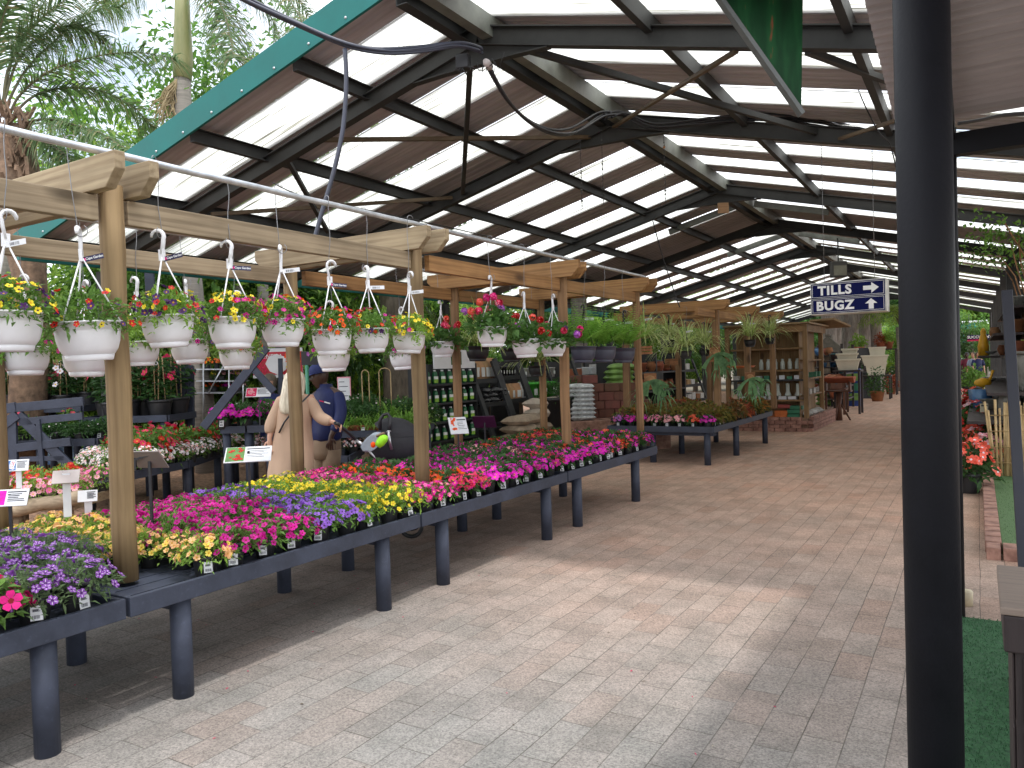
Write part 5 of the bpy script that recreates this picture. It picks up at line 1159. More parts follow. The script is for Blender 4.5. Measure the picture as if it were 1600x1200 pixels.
t, pl, z = polybench('lower slate shelf of dark green pots under the white mandevillas', [(-60, 690), (60, 690), (150, 684)], 0, .7, 9.6)
scatter(pl, z, 14, ['herb', 'herb', 'zinnia'], dict(herb='dark green potted plant on the low shelf at the far left', zinnia='red zinnia on the low shelf at the far left'), 'potted plant', 'green pots on the low left shelf', (.9, 1.1), .1, .5)
t, pl, z = polybench('low timber shelf of daisies at the left edge beyond the long bench', [(-70, 800), (20, 790), (112, 766)], 0, 1.0, 7.6, m=woodmat('bench_log', (.36, .27, .17), (.22, .16, .1), 0, False))
scatter(pl, z, 12, ['daisy', 'daisy', 'reddaisy'], dict(daisy='pale pink daisies in a black pot on the log edged shelf', reddaisy='red daisies in a black pot on the log edged shelf'), 'daisies', 'daisies on the log edged shelf', (1.1, 1.3), .06, 0)
a, b_ = P(-70, 806, 7.55), P(128, 768, 7.55); mb = MB(); mb.tube([a+(b_-a)*k/10+V(0, 0, R.uniform(-.01, .01)-.05) for k in range(11)], [.07+R.uniform(-.006, .006) for _ in range(11)], 12)
tag(mb.build('edging_log', woodmat('grey_log', (.40, .31, .21), (.25, .19, .12), 0, False)), 'round grey log edging the shelf of daisies', 'log')
# slate braces of the open display frames
def frame(label, D, bars, w=.11):
    ps = [P(x, y, D) for b in bars for x, y in (b[0], b[1])]; c = sum(ps, V(0, 0, 0))/len(ps); c.z = 0; t = thing('timber_trestle', label, 'trestle', c)
    for i, b in enumerate(bars):
        mb = MB(); off = FW*(.012*(i % 3)); mb.bar(P(*b[0], D)-c+off, P(*b[1], D)-c+off, b[2] if len(b) > 2 else w, .045, FW); mb.build('rail' if abs(b[0][1]-b[1][1]) < 25 and abs(b[0][0]-b[1][0]) > 20 else 'brace', M_slate, t, bevel=.004)
    return t
frame('slate timber display frame with a forked brace at the far left', 9.4, [((-40, 700), (27, 648), .12), ((18, 650), (21, 760), .11), ((27, 648), (120, 742), .12), ((-30, 645), (25, 636), .12), ((25, 637), (130, 627), .11), ((28, 660), (128, 650), .09), ((-30, 712), (14, 706), .11), ((26, 700), (110, 690), .1), ((30, 718), (100, 716), .06), ((60, 655), (68, 745), .05)])
frame('dark A shaped timber frame beside the grey palm trunk', 11., [((300, 575), (260, 668), .13), ((297, 572), (298, 690), .10), ((258, 574), (300, 576), .10), ((264, 582), (298, 584), .05), ((279, 575), (282, 640), .08), ((252, 622), (300, 625), .1), ((250, 634), (298, 632), .06)])
frame('long dark diagonal brace leaning above the red zinnias', 9.2, [((416, 543), (318, 668), .10), ((383, 562), (428, 612), .08)], .1)
frame('black upright poles in the middle distance behind the man', 12.6, [((438, 560), (441, 720), .07), ((232, 405), (235, 470), .15)], .1)
# galvanised trolley of flowers
t = thing('plant_trolley', 'galvanised wire trolley of bright flowers beyond the palm trunk', 'trolley', P(355, 640, 12.5)); o = t.location.copy(); mb = MB()
def q(x, y, d=0): return P(x, y, 12.5+d)-o
for x in (318, 358, 380):
    for d in (0, .6): mb.tube([q(x, 555, d), q(x, 680, d)], .014, 6)
mb.tube([q(352, 566), q(326, 614)], .012, 6); mb.build('frame', M_galv, t)
for y in (577, 595, 613): mb = MB(); a = q(318, y); mb.bar(q(318, y, .3), q(380, y, .3), .6, .02); mb.build('shelf', M_galv, t)
for i in range(16):
    p = P(R.uniform(322, 378), (577, 595, 613)[i % 3]-1, 12.8); k = R.choice(('neon', 'yellow', 'orange', 'light')); dup(R.choice(VAR[k]), p, 0, dict(neon='magenta potted flower on the galvanised trolley', yellow='yellow potted flower on the galvanised trolley', orange='orange potted flower on the galvanised trolley', light='pale pink potted flower on the galvanised trolley')[k], k+' flowers on the trolley', .75)
# terracotta potted spider plants behind the pram
t, pl, z = polybench('dark slate table of spider plants in terracotta pots behind the pram', [(520, 672), (590, 676), (662, 668)], 0, 1.3, 10.4)
tp = thing('terracotta_spider_plant', 'x', 'spider plant', (0, 0, -50)); mb = MB(); mb.lathe([(0, 0), (.05, 0), (.065, .08), (.072, .08), (.074, .105), (.062, .105), (.055, .08)], 16); mb.build('pot', M_terra, tp)
mb = spidermesh(60, .2, .1); mb.build('foliage', [leafmat('bright_spider', (.12, .30, .04), (.2, .4, .07)), M_var], tp); reg(tp); VAR['tsp'] = [tp]
a, b_, c_ = pl[0], pl[1], pl[2]
for k in range(13): p = (a+(b_-a)*k/6 if k < 7 else b_+(c_-b_)*(k-6)/6)+bk*.09; o = dup(tp, (p.x, p.y, z-.042), R.uniform(0, 6), 'small spider plant in a terracotta pot in the front row behind the pram', 'terracotta spider plants', 1.1); (addtag(o, -pi/2+YAW, z=.02) if k % 3 == 1 else 0)
scatter([p+bk*.25 for p in pl[:3]]+[p+bk*1.2 for p in reversed(pl[:3])], z, 22, ['herb', 'tsp', 'herb'], dict(herb='tall leafy green pot plant behind the terracotta spider plants', tsp='spider plant in a terracotta pot in the back rows behind the pram'), 'potted plant', 'green plants behind the pram', (1.2, 1.9), .1, 0)
for i, (x, y0, x2) in enumerate(((567, 578, 574), (594, 575, 608))):
    mb = MB(); a0, a1 = P(x, 640, 11), P(x2+4, 640, 11); h = P(x, y0, 11).z; w_ = (a1-a0)
    mb.tube([a0, V(a0.x, a0.y, h-.06)]+[a0+w_*(.5-.5*math.cos(pi*k/6))+V(0, 0, h-.06-a0.z+.06*math.sin(pi*k/6)) for k in range(7)]+[V(a1.x, a1.y, h-.06), a1], .008, 6); tag(mb.build('cane_hoop', M_bamcane), ('bent cane hoop for a climber, left one behind the pram', 'bent cane hoop for a climber, right one behind the pram')[i], 'plant hoop')
# ---------------------------------------------------------------- signs on stakes
def plate(label, x, y, D, w, h, pic, kind='board', tilt=.9, yaw=0., stake=.5, sm=None, back=None, tw=.004):
    t = thing('price_sign', label, 'sign', P(x, y, D), 0, None, (0, 0, YAW+yaw)); M = Matrix.Rotation(-tilt, 4, 'X')
    mb = MB(); mb.box(-w/2, w/2, -tw, tw, -h/2, h/2, 0, M); mb.build('plate', back or M_card, t, bevel=.002)
    if pic:
        mb = MB(); mb.box(-w/2+.008, -w*.08, -tw-.002, -tw-.0005, -h/2+.008, h/2-.008, 0, M)
        for i in range(16): c = V(R.uniform(-w/2+.03, -w*.1-.01), -tw-.003, R.uniform(-h/2+.02, h/2-.02)); n = len(mb.v); flower(mb, c, V(0, -1, 0), R.uniform(.010, .018), 1, 2, 5, .02); mb.v[n:] = [tuple(M@V(*v)) for v in mb.v[n:]]
        mb.build('picture', pic, t)
    mb = MB(); mb.box(-w*.04, w/2-.012, -tw-.002, -tw-.0005, h*.30, h*.36, 0, M)
    for i in range(5): mb.box(-w*.02, w*R.uniform(.25, .44), -tw-.002, -tw-.0005, h*(.18-.1*i), h*(.18-.1*i)+.004, 0, M)
    if kind != 'back': mb.build('print', M_ink, t)
    mb = MB(); mb.box(-.008, .008, tw, tw+.012, -stake, .02) if not sm else mb.box(-.022, .022, tw+.001, tw+.008, -stake, .02); mb.build('stake', sm or M_cable, t); return t
PC1 = [mat('picture_green', (.10, .22, .05), .5, .4, 30), F['red'], F['coral']]; PC2 = [G1, F['orange'], F['gold']]
plate('tilted info sign with a red flower photo before the beige dress', 388, 710, 5.2, .30, .22, PC1, tilt=1.2, yaw=.25, stake=.32)
plate('tilted info sign with orange flowers in the middle of the impatiens', 716, 665, 8.3, .20, .21, [M_card, F['orange'], F['coral']], tilt=.6, yaw=.35, stake=.35)
plate('info sign seen from behind with a purple tinted back beside the pine post', 757, 659, 8.8, .26, .18, None, 'back', -.7, -.2, .4, back=mat('plum_back', (.06, .015, .05), .35, .2))
t = plate('grey backed sign on a thin black stake just right of the first post', 232, 718, 4.6, .20, .15, None, 'back', -.75, -.15, .45, back=mat('grey_back', (.22, .19, .18), .5, .15)); mb = MB(); mb.bar((-.08, -.012, -.06), (-.08, -.012, .06), .01, .014); mb.bar((-.08, -.012, .0), (.07, -.03, .045), .01, .012); mb.build('clip', M_cable, t)
plate('blank beige sign on a white stake behind the peach flowers', 103, 745, 4.75, .15, .10, None, 'back', .75, .35, .25, M_card, back=mat('beige_sign', (.42, .36, .34), .5, .1))
plate('small white two line sign on a white stake near the peach flowers', 137, 775, 5.0, .115, .075, None, tilt=.25, yaw=.3, stake=.12, sm=M_card)
plate('white and blue sign on a white stake among the daisies', 28, 727, 6.6, .17, .10, [mat('sky_sign', (.05, .16, .42), .5), M_card, F['rose']], tilt=.3, yaw=.2, stake=.2, sm=M_card)
plate('sign with a magenta flower photo on a black stake at the left edge', 14, 778, 4.3, .20, .10, [F['neon'], F['neon'], F['hot']], tilt=.5, yaw=.15, stake=.25)
plate('white sign on a black stake among the leafy pots left of the woman', 404, 613, 9.4, .30, .14, [F['rose'], F['pale'], G1], tilt=.7, yaw=.1, stake=.4)
# ---------------------------------------------------------------- poster, mosaic wall, notice board
t = thing('poster', 'red garden poster with a white planter and orange lilies behind the woman', 'poster', P(434, 567, 12.8), YAW+.12); k = 12.8/1200; w, h = 76*k, 46*k
MB().box(-w/2, w/2, 0, .02, -h/2, h/2).build('panel', M_card, t)
MB().box(-w/2+.003, w/2-.003, -.004, -.0005, -h/2+.05, h/2-.06).build('red_print', mat('poster_red', (.50, .012, .03), .5, .1), t)
text(t, 'lettering', 'SENELIA', .10, M_card, (-.10, -.006, h*.22), bold=.001)
mb = MB(); mb.add([(-.20+x*.46, -.008, -.17+y*.32) for x, y in ((0, .5), (.12, .85), (.4, 1), (.75, .8), (.85, .5), (.7, .15), (.45, -.1), (.15, .1))], [(7, 6, 5, 4, 3, 2, 1, 0)]); mb.build('planter_picture', M_white, t)
mb = MB()
for i in range(20): flower(mb, V(R.uniform(.16, .34), -.01-.001*i, R.uniform(-.0, .17)), V(0, -1, 0), R.uniform(.04, .07), 0, 2, 6, .02)
for i in range(8): flower(mb, V(R.uniform(.15, .32), -.01-.001*i, R.uniform(-.18, -.05)), V(0, -1, 0), R.uniform(.03, .05), 1, 2, 6, .02)
for i in range(30): mb.leaf(V(R.uniform(-.38, -.2), -.008-.0005*i, R.uniform(-.19, .05)), V(R.uniform(-.4, .4), 0, 1), .08, .02, 3, nrm=V(0, -1, 0))
mb.build('flower_picture', [F['orange'], F['lemon'], F['red'], F['rose']], t)
m, nt, N, L = newmat('blue_mosaic'); o_ = N('ShaderNodeOutputMaterial'); b = N('ShaderNodeBsdfPrincipled'); L(b.outputs[0], o_.inputs[0]); v = N('ShaderNodeTexVoronoi'); v.inputs['Scale'].default_value = 22; tc = N('ShaderNodeTexCoord'); L(tc.outputs['Object'], v.inputs['Vector']); n = noise(N, L, tc.outputs['Object'], 1.6, 2)
wv = N('ShaderNodeTexWave'); wv.wave_type = 'RINGS'; wv.inputs['Scale'].default_value = .9; wv.inputs['Distortion'].default_value = 4; L(tc.outputs['Object'], wv.inputs['Vector'])
c1 = ramp(N, L, wv.outputs['Fac'], [(.2, (.10, .22, .55)), (.5, (.25, .45, .75)), (.8, (.5, .65, .8))]); mx = N('ShaderNodeMix'); mx.data_type = 'RGBA'; mx.inputs[0].default_value = .45; L(c1, mx.inputs[6]); L(ramp(N, L, v.outputs['Color'], [(.2, (.12, .28, .6)), (.8, (.6, .72, .82))]), mx.inputs[7]); L(mx.outputs[2], b.inputs['Base Color'])
tag(MB().box(-1.6, 1.6, 0, .2, 0, 2.1).build('mosaic_wall', m, None, V(P(95, 600, 15).x, P(95, 600, 15).y, 0), 0, (0, 0, YAW+.1)), 'pale blue mosaic wall with swirls behind the white mandevillas', 'wall')
t = thing('notice_board', 'white notice with a pink border behind the man', 'notice', P(538, 618, 11.5), YAW); MB().box(-.10, .10, 0, .02, -.35, .28).build('board', F['pale'], t); MB().box(-.085, .085, -.004, -.0005, -.33, .26).build('sheet', M_card, t)
mb = MB(); [mb.box(-.07, R.uniform(0, .07), -.006, -.0045, .2-.07*i, .21-.07*i) for i in range(7)]; mb.build('print', M_ink, t)
t = thing('roller_banner_pole', 'green pole with a small picture board above, right of the pine post', 'pole', V(P(481, 620, 7.8).x, P(481, 620, 7.8).y, .03)); p = P(481, 575, 7.8).z; MB().tube([(0, 0, P(481, 675, 7.8).z-.03), (0, 0, p)], .018, 12).build('pole', mat('green_enamel', (.04, .22, .13), .4, .1), t); MB().tube([(0, 0, 0), (0, 0, P(481, 675, 7.8).z-.031)], .014, 10).build('foot', M_cable, t)
o_ = MB().box(-.05, .11, -.01, .01, p, p+.14).build('picture_board', M_cable, t); o_.rotation_euler = (0, 0, YAW)
# ---------------------------------------------------------------- goods shelves along the left wall of the hall
M_shelf = mat('black_timber_shelf', (.02, .021, .023), .5, .3, 5, .1)
def sacks(name, label, loc, m, w, d, h, rz, group=None):
    mb = MB(); n = 12
    vs = []
    for sgn in (1, -1):
        for j in range(n+1):
            for i in range(n+1):
                u, v = i/n*2-1, j/n*2-1; e = (max(0, 1-abs(u)**4)*max(0, 1-abs(v)**4))**.5; pinch = 1-.07*(1-abs(v))*abs(u)**3
                vs.append((u*w/2*pinch, v*d/2*(1-.07*(1-abs(u))*abs(v)**3), h/2+sgn*h/2*e*(1+.18*math.sin(5*u+j*.4+w*9)*math.sin(4*v+1))))
    k = (n+1)**2
    for s in range(2): mb.add(vs[s*k:(s+1)*k], [(j*(n+1)+i, j*(n+1)+i+1, (j+1)*(n+1)+i+1, (j+1)*(n+1)+i) for j in range(n) for i in range(n)], 0, True)
    o = mb.build(name, m, None, loc, 0, (0, 0, rz)); return tag(o, label, 'sack', group)
SX = -7.55
def shelfX(px, py): p = onX(px, py, SX); return p
def shelfY(px): return onX(px, 620, SX).y
# green bottle rack
y0, y1 = shelfY(668), shelfY(744)
t = thing('bottle_rack', 'black rack holding four rows of green bottles behind the second post', 'rack', (SX, (y0+y1)/2, 0)); hw = (y1-y0)/2
zs_ = [onX(706, y, SX).z for y in (599, 628, 657, 686)]
for y in (-hw, hw): MB().box(-.36, .02, y-.015, y+.015, 0, zs_[0]+.33).build('side_panel', M_shelf, t)
for z in zs_: MB().box(-.36, .03, -hw+.016, hw-.016, z-.03, z).build('shelf', M_shelf, t)
MB().box(-.39, -.365, -hw, hw, 0, zs_[0]+.33).build('back_panel', M_shelf, t)
o_ = MB().box(.0, .02, -hw*.75, hw*.95, zs_[0]+.25, zs_[0]+.56).build('header_card', M_card, t); MB().box(.021, .025, -.05, .25, zs_[0]+.31, zs_[0]+.53).build('picture', G3, o_); MB().box(.0262, .029, 0, .1, zs_[0]+.34, zs_[0]+.48).build('bottle_picture', G4, o_); MB().box(.0262, .029, .12, .22, zs_[0]+.36, zs_[0]+.5).build('bottle_picture', G1, o_)
M_gbot = mat('green_bottle', (.02, .13, .05), .35, .15); M_glab = mat('lime_label', (.22, .42, .04), .5, .3, 20); M_gw = mat('white_label', (.7, .72, .7), .5, .1)
bt = thing('green_bottle', 'x', 'bottle', (0, 0, -50)); mb = MB(); mb.lathe([(0, 0), (.044, 0), (.047, .01), (.047, .155), (.04, .185), (.02, .2), (.02, .21), (0, .21)], 12, sy=.85); mb.build('bottle', M_gbot, bt)
mb = MB(); mb.box(.028, .0475, -.034, .034, .02, .075, 0); mb.box(.028, .0477, -.034, .034, .0755, .12, 1); mb.build('label', [M_glab, M_gw], bt); MB().lathe([(.023, .198), (.023, .222), (0, .222)], 10).build('cap', M_card, bt); reg(bt); VAR['bt'] = [bt]
RW = ('top', 'second', 'third', 'bottom')
for r_, z in enumerate(zs_):
    n = 7
    for i in range(n): dup(bt, (SX-.06, y0+.08+(y1-y0-.16)*i/(n-1), z+.001), R.uniform(-.1, .1)-.35, 'green garden feed bottle with white cap on the %s row of the rack' % RW[r_], RW[r_]+' row of green bottles', 1.05)
# ladder shelves
def ladder(label, pxa, pxb, zl, lean=.75, side=True):
    a, b = shelfY(pxa), shelfY(pxb); t = thing('ladder_shelf', label, 'shelf', (SX, a, 0)); L_ = b-a
    H_ = max(zl)+.35
    for y in (0, L_): mb = MB(); mb.bar((.45, y, 0), (.45-lean*H_/2.0, y, H_), .05, .11, V(0, 1, 0)); mb.build('side_rail', M_shelf, t)
    for z in zl: x = .42-lean*z/2.; mb = MB(); mb.box(x-.42, x+.02, .03, L_-.03, z-.035, z); mb.box(x+.021, x+.04, .03, L_-.03, z-.05, z+.03); mb.build('shelf', M_shelf, t)
    mb = MB(); mb.box(-.9, -.86, .0, L_, 0, H_); mb.build('back_panel', M_shelf, t)
    return a, b, [(SX+.42-lean*z/2-.2, z) for z in zl]
M_kraft = mat('kraft_paper', (.40, .235, .11), .8, .2, 6, .3, rnd=.15); M_wbag = mat('white_print_bag', (.5, .49, .47), .7, .3, 14); M_bbag = mat('black_plastic_bag', (.02, .02, .022), .22, .3, 6, .6, bscale=9); M_hess = mat('pale_hessian', (.42, .36, .29), .85, .2, 12, .5, bscale=40); M_tub = mat('white_tub', (.55, .57, .6), .4, .1); M_gbucket = mat('bright_green_bucket', (.04, .36, .02), .35, .1)
def paperbag(label, loc, s, m, group):
    t = thing('paper_bag', label, 'bag', loc, R.uniform(-.3, .3), group); mb = MB(); rings = []
    for z, w, d in ((0, .13, .085), (.12, .135, .09), (.22, .12, .075), (.29, .125, .03), (.33, .12, .012)): rings.append([V(d*math.copysign(abs(math.cos(g))**.5, math.cos(g))+R.uniform(-.004, .004), w*math.copysign(abs(math.sin(g))**.5, math.sin(g)), z) for g in [2*pi*k/16 for k in range(16)]])
    mb.loft(rings, 0, True); mb.build('sack', m, t); MB().box(.088, .093, -.06, .06, .05, .19).build('label', M_gw if m is M_kraft else M_ink, t); t.scale = (s, s, s); return t
def tub(name, label, loc, m, r, h, group, lid=True, cat='tub'):
    t = thing(name, label, cat, loc, 0, group); MB().lathe([(0, 0), (r*.82, 0), (r*.97, h*.9), (r, h*.9), (r, h), (r*.9, h)], 20).build('body', m, t)
    if lid: MB().lathe([(r*1.04, h*.93), (r*1.04, h+.012), (0, h+.014)], 20).build('lid', m, t)
    MB().box(r*.86, r*.95, -r*.35, r*.35, h*.3, h*.65).build('label', M_gw if m is not M_tub else M_ink, t); return t
a, b, sl_ = ladder('black ladder shelf of paper bags and black sacks beside the green bottles', 748, 786, [.55, 1.0, 1.42])
for i in range(5): paperbag('large brown paper bag at the top of the shelf beside the green bottles', (sl_[2][0]-.02*i, a+.12+.2*i, 1.421), 1.25, M_kraft, 'brown paper bags on the top shelf')
for i in range(9): sacks('black_bag', 'shiny black plastic bag heaped on the middle shelf beside the green bottles', (sl_[1][0]+R.uniform(-.05, .05), a+.2+.09*i, 1.0+.085*(i % 3)), M_bbag, .35, .4, .12, R.uniform(0, 3), 'black plastic bags')
for i in range(15): sacks('hessian_sack', 'brownish sack piled at the foot of the paper bag shelf', (SX+.62+R.uniform(-.06, .06), a+.25+.3*(i % 3), .02+.15*(i//3)), mat('tan_sack_%d' % 0, (.30, .23, .16), .85, .3, 12, .5) if i == 0 else bpy.data.materials['tan_sack_0'], .5, .55, .17, R.uniform(-.3, .3), 'tan sacks on the ground')
a, b, sl_ = ladder('black ladder shelf with pale sacks and kraft bags in its middle', 790, 822, [.62, 1.02, 1.46])
for i in range(5): paperbag('brown paper bag with a white label on the middle ladder shelf', (sl_[1][0]+.05, a+.12+.22*i, 1.021), .95, M_kraft, 'labelled paper bags') if i < 3 else paperbag('white printed bag beside the brown paper bags', (sl_[1][0]+.05, a+.12+.22*i, 1.021), 1.0, M_wbag, 'white printed bags')
for i in range(24): sacks('hessian_sack', 'pale cream sack piled beside the black sign and the impatiens', (SX+.66+R.uniform(-.06, .06), a+.2+.32*(i % 4), .02+.17*(i//4)), M_hess, .5, .55, .19, R.uniform(-.3, .3), 'pale sacks on the ground')
for i in range(7): o = tub('sauce_bottle', 'small dark bottle with a white label on the top ladder shelf', (sl_[2][0]+.1, a+.1+.1*i, 1.461), M_cable, .032, .2, 'small dark bottles', cat='bottle')
a, b, sl_ = ladder('black ladder shelf with white packs, two lime green buckets and pale tubs', 826, 866, [.45, .98, 1.42])
for i in range(7): tub('white_pack', 'white printed pack in the row above the green buckets', (sl_[2][0]+.1, a+.14+.2*i, 1.421), M_wbag, .095, .2, 'white packs', False, 'pack')
for i in range(3): tub('green_bucket', 'bright green lidded bucket on the shelf behind the orange post', (sl_[1][0]+.05, a+.2+.4*i, .981), M_gbucket, .17, .34, 'bright green buckets', cat='bucket')
for i in range(5): tub('white_tub', 'white lidded tub on the shelf below the green buckets', (sl_[0][0]+.05, a+.16+.25*i, .451), M_tub, .115, .22, 'white tubs')
for i in range(3): tub('white_tub', 'white tub on the ground behind the coral impatiens', (SX+.75, a+.3+.42*i, .005), M_tub, .14, .28, 'white tubs on the ground')
def rowof(px, py, D): return P(px, py, D)
p = P(870, 640, 14.4)
for i, (px, D) in enumerate(((862, 14.2), (880, 14.6), (893, 15.))): q0 = P(px, 640, D); t = thing('black_bin', ('tall black bin left of the grey trunk, first of three', 'tall black bin left of the grey trunk, middle of three', 'tall black bin left of the grey trunk, last of three')[i], 'bin', (q0.x, q0.y, .005)); MB().lathe([(0, 0), (.22, 0), (.25, 1.0), (.27, 1.0), (.27, 1.06), (.24, 1.06)], 18).build('body', M_black, t); mb = MB(); mound(mb, 160, .25, .35, 1.05, .1, .04); mb.build('foliage', G3, t)
# stacks: striped white sacks, brown coir blocks, green sacks
M_wsack = mat('grey_print_sack', (.40, .42, .42), .5, .5, 11, .3, col2=(.5, .52, .52)); M_gsack = mat('green_print_sack', (.17, .30, .07), .45, .35, 9, .3)
for i in range(8): q0 = P(906, 655, 14.6); q0.z = .60+.083*i; sacks('white_sack', 'grey and white printed sack in the leaning stack beside the brown blocks', q0, M_wsack, .6, .42, .11, YAW+R.uniform(-.15, .15), 'white sack stack')
for i in range(14): q0 = P(970+R.uniform(-3, 3), 650, 16.6); q0.z = .01+.115*i; sacks('green_sack', 'green printed sack in the tall stack behind the brown blocks', q0, M_gsack, .62, .42, .15, YAW+R.uniform(-.2, .2), 'green sack stack')
for i in range(12): q0 = P(944+R.uniform(-2, 2), 618, 17.4); q0.z = .01+.115*i; sacks('green_sack', 'green printed sack in the second stack behind the brown blocks', q0, M_gsack, .62, .42, .15, YAW+R.uniform(-.2, .2), 'second green sack stack')
M_coir = mat('coir_block', (.155, .06, .04), .75, .3, 9, .3, rnd=.2)
o = P(938, 665, 15.2)
for r_ in range(5):
    for k in range(5-(r_ > 2)*1-(r_ > 3)*2):
        b = MB().box(-.15, .15, -.11, .11, 0, .165).build('coir_block', M_coir, None, (o.x+RT.x*(k*.31-.5+(r_ % 2)*.12), o.y+RT.y*(k*.31-.5+(r_ % 2)*.12), 0.597+.17*r_), .01, (0, 0, YAW+R.uniform(-.05, .05))); tag(b, 'dark red brown block in the stepped stack behind the coral impatiens', 'block', 'brown coir blocks')
mb = MB(); tag(MB().box(-1.0, 1.1, -.85, .35, 0, .595).build('brick_plinth', M_brick, None, (o.x, o.y, .004), .01, (0, 0, YAW+.25)), 'low brick plinth under the white sacks and brown blocks', 'plinth')
t = lath('terracotta_bowl', 'wide terracotta bowl behind the coral impatiens', 'bowl', BOWLP, M_terra, (P(975, 663, 13.6).x, P(975, 663, 13.6).y, .37), s=1.15); tag(MB().box(-.3, .3, -.3, .3, 0, .368).build('stone_step', M_stone, None, (P(975, 663, 13.6).x, P(975, 663, 13.6).y, .004), .01), 'low stone block under the wide terracotta bowl', 'block')
for i, (pa, pb, lb) in enumerate(((905, 960, 'distant black ladder shelf of white boxes behind the green sacks'), (965, 1005, 'distant black ladder shelf behind the staghorn fern'), (1010, 1050, 'far black ladder shelf of white boxes behind the spider plants'), (1055, 1090, 'last black ladder shelf left of the wooden kiosk'))):
    a, b, sl_ = ladder(lb, pa, pb, [.5, .95, 1.4], .7)
    for (x, z) in sl_:
        y = a+.2
        while y < b-.2: bx = MB().box(-.13, .13, -.16, .16, 0, R.uniform(.16, .26)).build('goods_box', R.choice((M_wbag, M_wbag, M_tub, M_kraft, M_terra)), None, (x+.05, y, z+.001), .006); tag(bx, 'small goods box on the %s' % lb.split(' behind')[0].split(' left of')[0], 'box', 'goods on the '+lb); y += R.uniform(.36, .5)
# ---------------------------------------------------------------- trees and palms
M_bark = mat('grey_bark', (.16, .13, .10), .9, .4, 5, .8, stretch=(3, 3, .8)); M_palmbark = mat('palm_bark', (.26, .235, .205), .9, .3, 4, .5, stretch=(.6, .6, 9)); M_rag = mat('ragged_boots', (.20, .13, .085), .95, .5, 10, .9)
LT = [leafmat('tree_leaf_mid', (.062, .15, .024), (.115, .235, .042), .45, .2), leafmat('tree_leaf_bright', (.18, .31, .04), (.27, .42, .07), .5, .2), leafmat('tree_leaf_dark', (.03, .08, .022), (.06, .13, .035), .35, .2)]
M_palm = leafmat('palm_leaflet', (.075, .14, .045), (.13, .205, .085), .4, .15); M_palmy = leafmat('palm_leaflet_dry', (.20, .20, .08), (.26, .24, .12), .35, .15); M_shaft = mat('crown_shaft', (.22, .27, .09), .5, .25, 3, stretch=(2, 2, .4), col2=(.30, .28, .13))
def tree_into(t, h, rx, rz, nc, nl, L, leaf, trunk=.16, base=.35, mats=None):
    mb = MB(); top = V(R.uniform(-.2, .2), R.uniform(-.2, .2), h*.7); mb.tube([(0, 0, 0), (R.uniform(-.08, .08), R.uniform(-.08, .08), h*.3), top], [trunk, trunk*.75, trunk*.35], 10)
    cl = []
    for i in range(nc):
        d = rdir(0); k = R.uniform(.35, 1)**.6; c = V(d.x*rx*k, d.y*rx*k, h*base+rz+d.z*rz*k); cl.append(c)
        if i % 3 == 0: s = V(0, 0, min(h*.6, max(h*.2, c.z*.6))); mb.tube([s, s.lerp(c, .5)+V(0, 0, .1), c], [trunk*.35, trunk*.2, trunk*.06], 6)
    mb.build('trunk', M_bark, t)
    mb = MB()
    for c in cl:
        rc = R.uniform(.5, 1.)*rx*.42; mi = R.choice((0, 0, 1)) if mats is None else R.choice(mats)
        for q in range(nl):
            d = rdir(.1); p = c+V(d.x, d.y, d.z*.75)*rc*R.uniform(.35, 1); mb.leaf(p, (d+rdir(-.5)).normalized(), L*R.uniform(.6, 1.3), L*R.uniform(.4, .6), mi, droop=.2)
    mb.build('crown', leaf, t)
TP = []
for k, (h, rx, rz, nc, nl, L, lm) in enumerate([(4.4, 1.9, 1.9, 46, 170, .17, [LT[0], LT[1]]), (4.0, 1.7, 1.7, 46, 170, .15, [LT[1], LT[0]]), (4.2, 1.8, 1.8, 46, 160, .18, [LT[2], LT[0]])]):
    t = thing('broadleaf_tree', 'x', 'tree', (0, 0, -50)); tree_into(t, h, rx, rz, nc, nl, L, lm, .12, .12); TP.append(reg(t))
for lm in ([LT[0], LT[1]], [LT[1], LT[0]]): t = thing('broadleaf_tree', 'x', 'tree', (0, 0, -50)); tree_into(t, 4.4, 1.9, 1.9, 64, 230, .085, lm, .1, .12); TP.append(reg(t))
VAR['tree'] = TP
def tr(k, x, y, s, label, group, sz=None): return dup(TP[k], (x, y, 0), R.uniform(0, 6), label, group, (s, s, sz or s))
def on12(px, X): p = onX(px, 560, X); return p.x, p.y
for px, X, s, k, sz in [(-60, -15, 1.0, 1, .9), (30, -16, .95, 1, .75), (110, -15.5, 1.0, 1, .85), (170, -14, .9, 0, .9), (240, -13.4, .9, 0, 1.), (330, -13.6, 1.0, 2, 1.05), (400, -13.2, .9, 0, 1.0), (470, -13.2, 1.0, 2, 1.05), (540, -13., .95, 0, 1.), (600, -14, 1.1, 2, 1.1), (660, -13, .9, 0, .95), (710, -12.8, .9, 1, .95), (760, -12.9, 1.0, 2, 1.0), (810, -13, 1.0, 2, 1.0), (860, -13, 1.1, 0, 1.1), (905, -13, 1.0, 2, 1.0), (940, -13.5, 1.1, 2, 1.1), (985, -13, 1.0, 0, 1.05), (1020, -13, 1.1, 2, 1.1), (1055, -13, 1.1, 0, 1.1), (1085, -13.4, 1.2, 2, 1.2), (1110, -13, 1.2, 0, 1.2)]:
    x, y = on12(px, X); g = ('mid green', 'bright yellow green', 'dark green')[k]; tr(k, x, y, s, g+' bushy tree in the row behind the left side of the market', g+' trees behind the left side', sz)
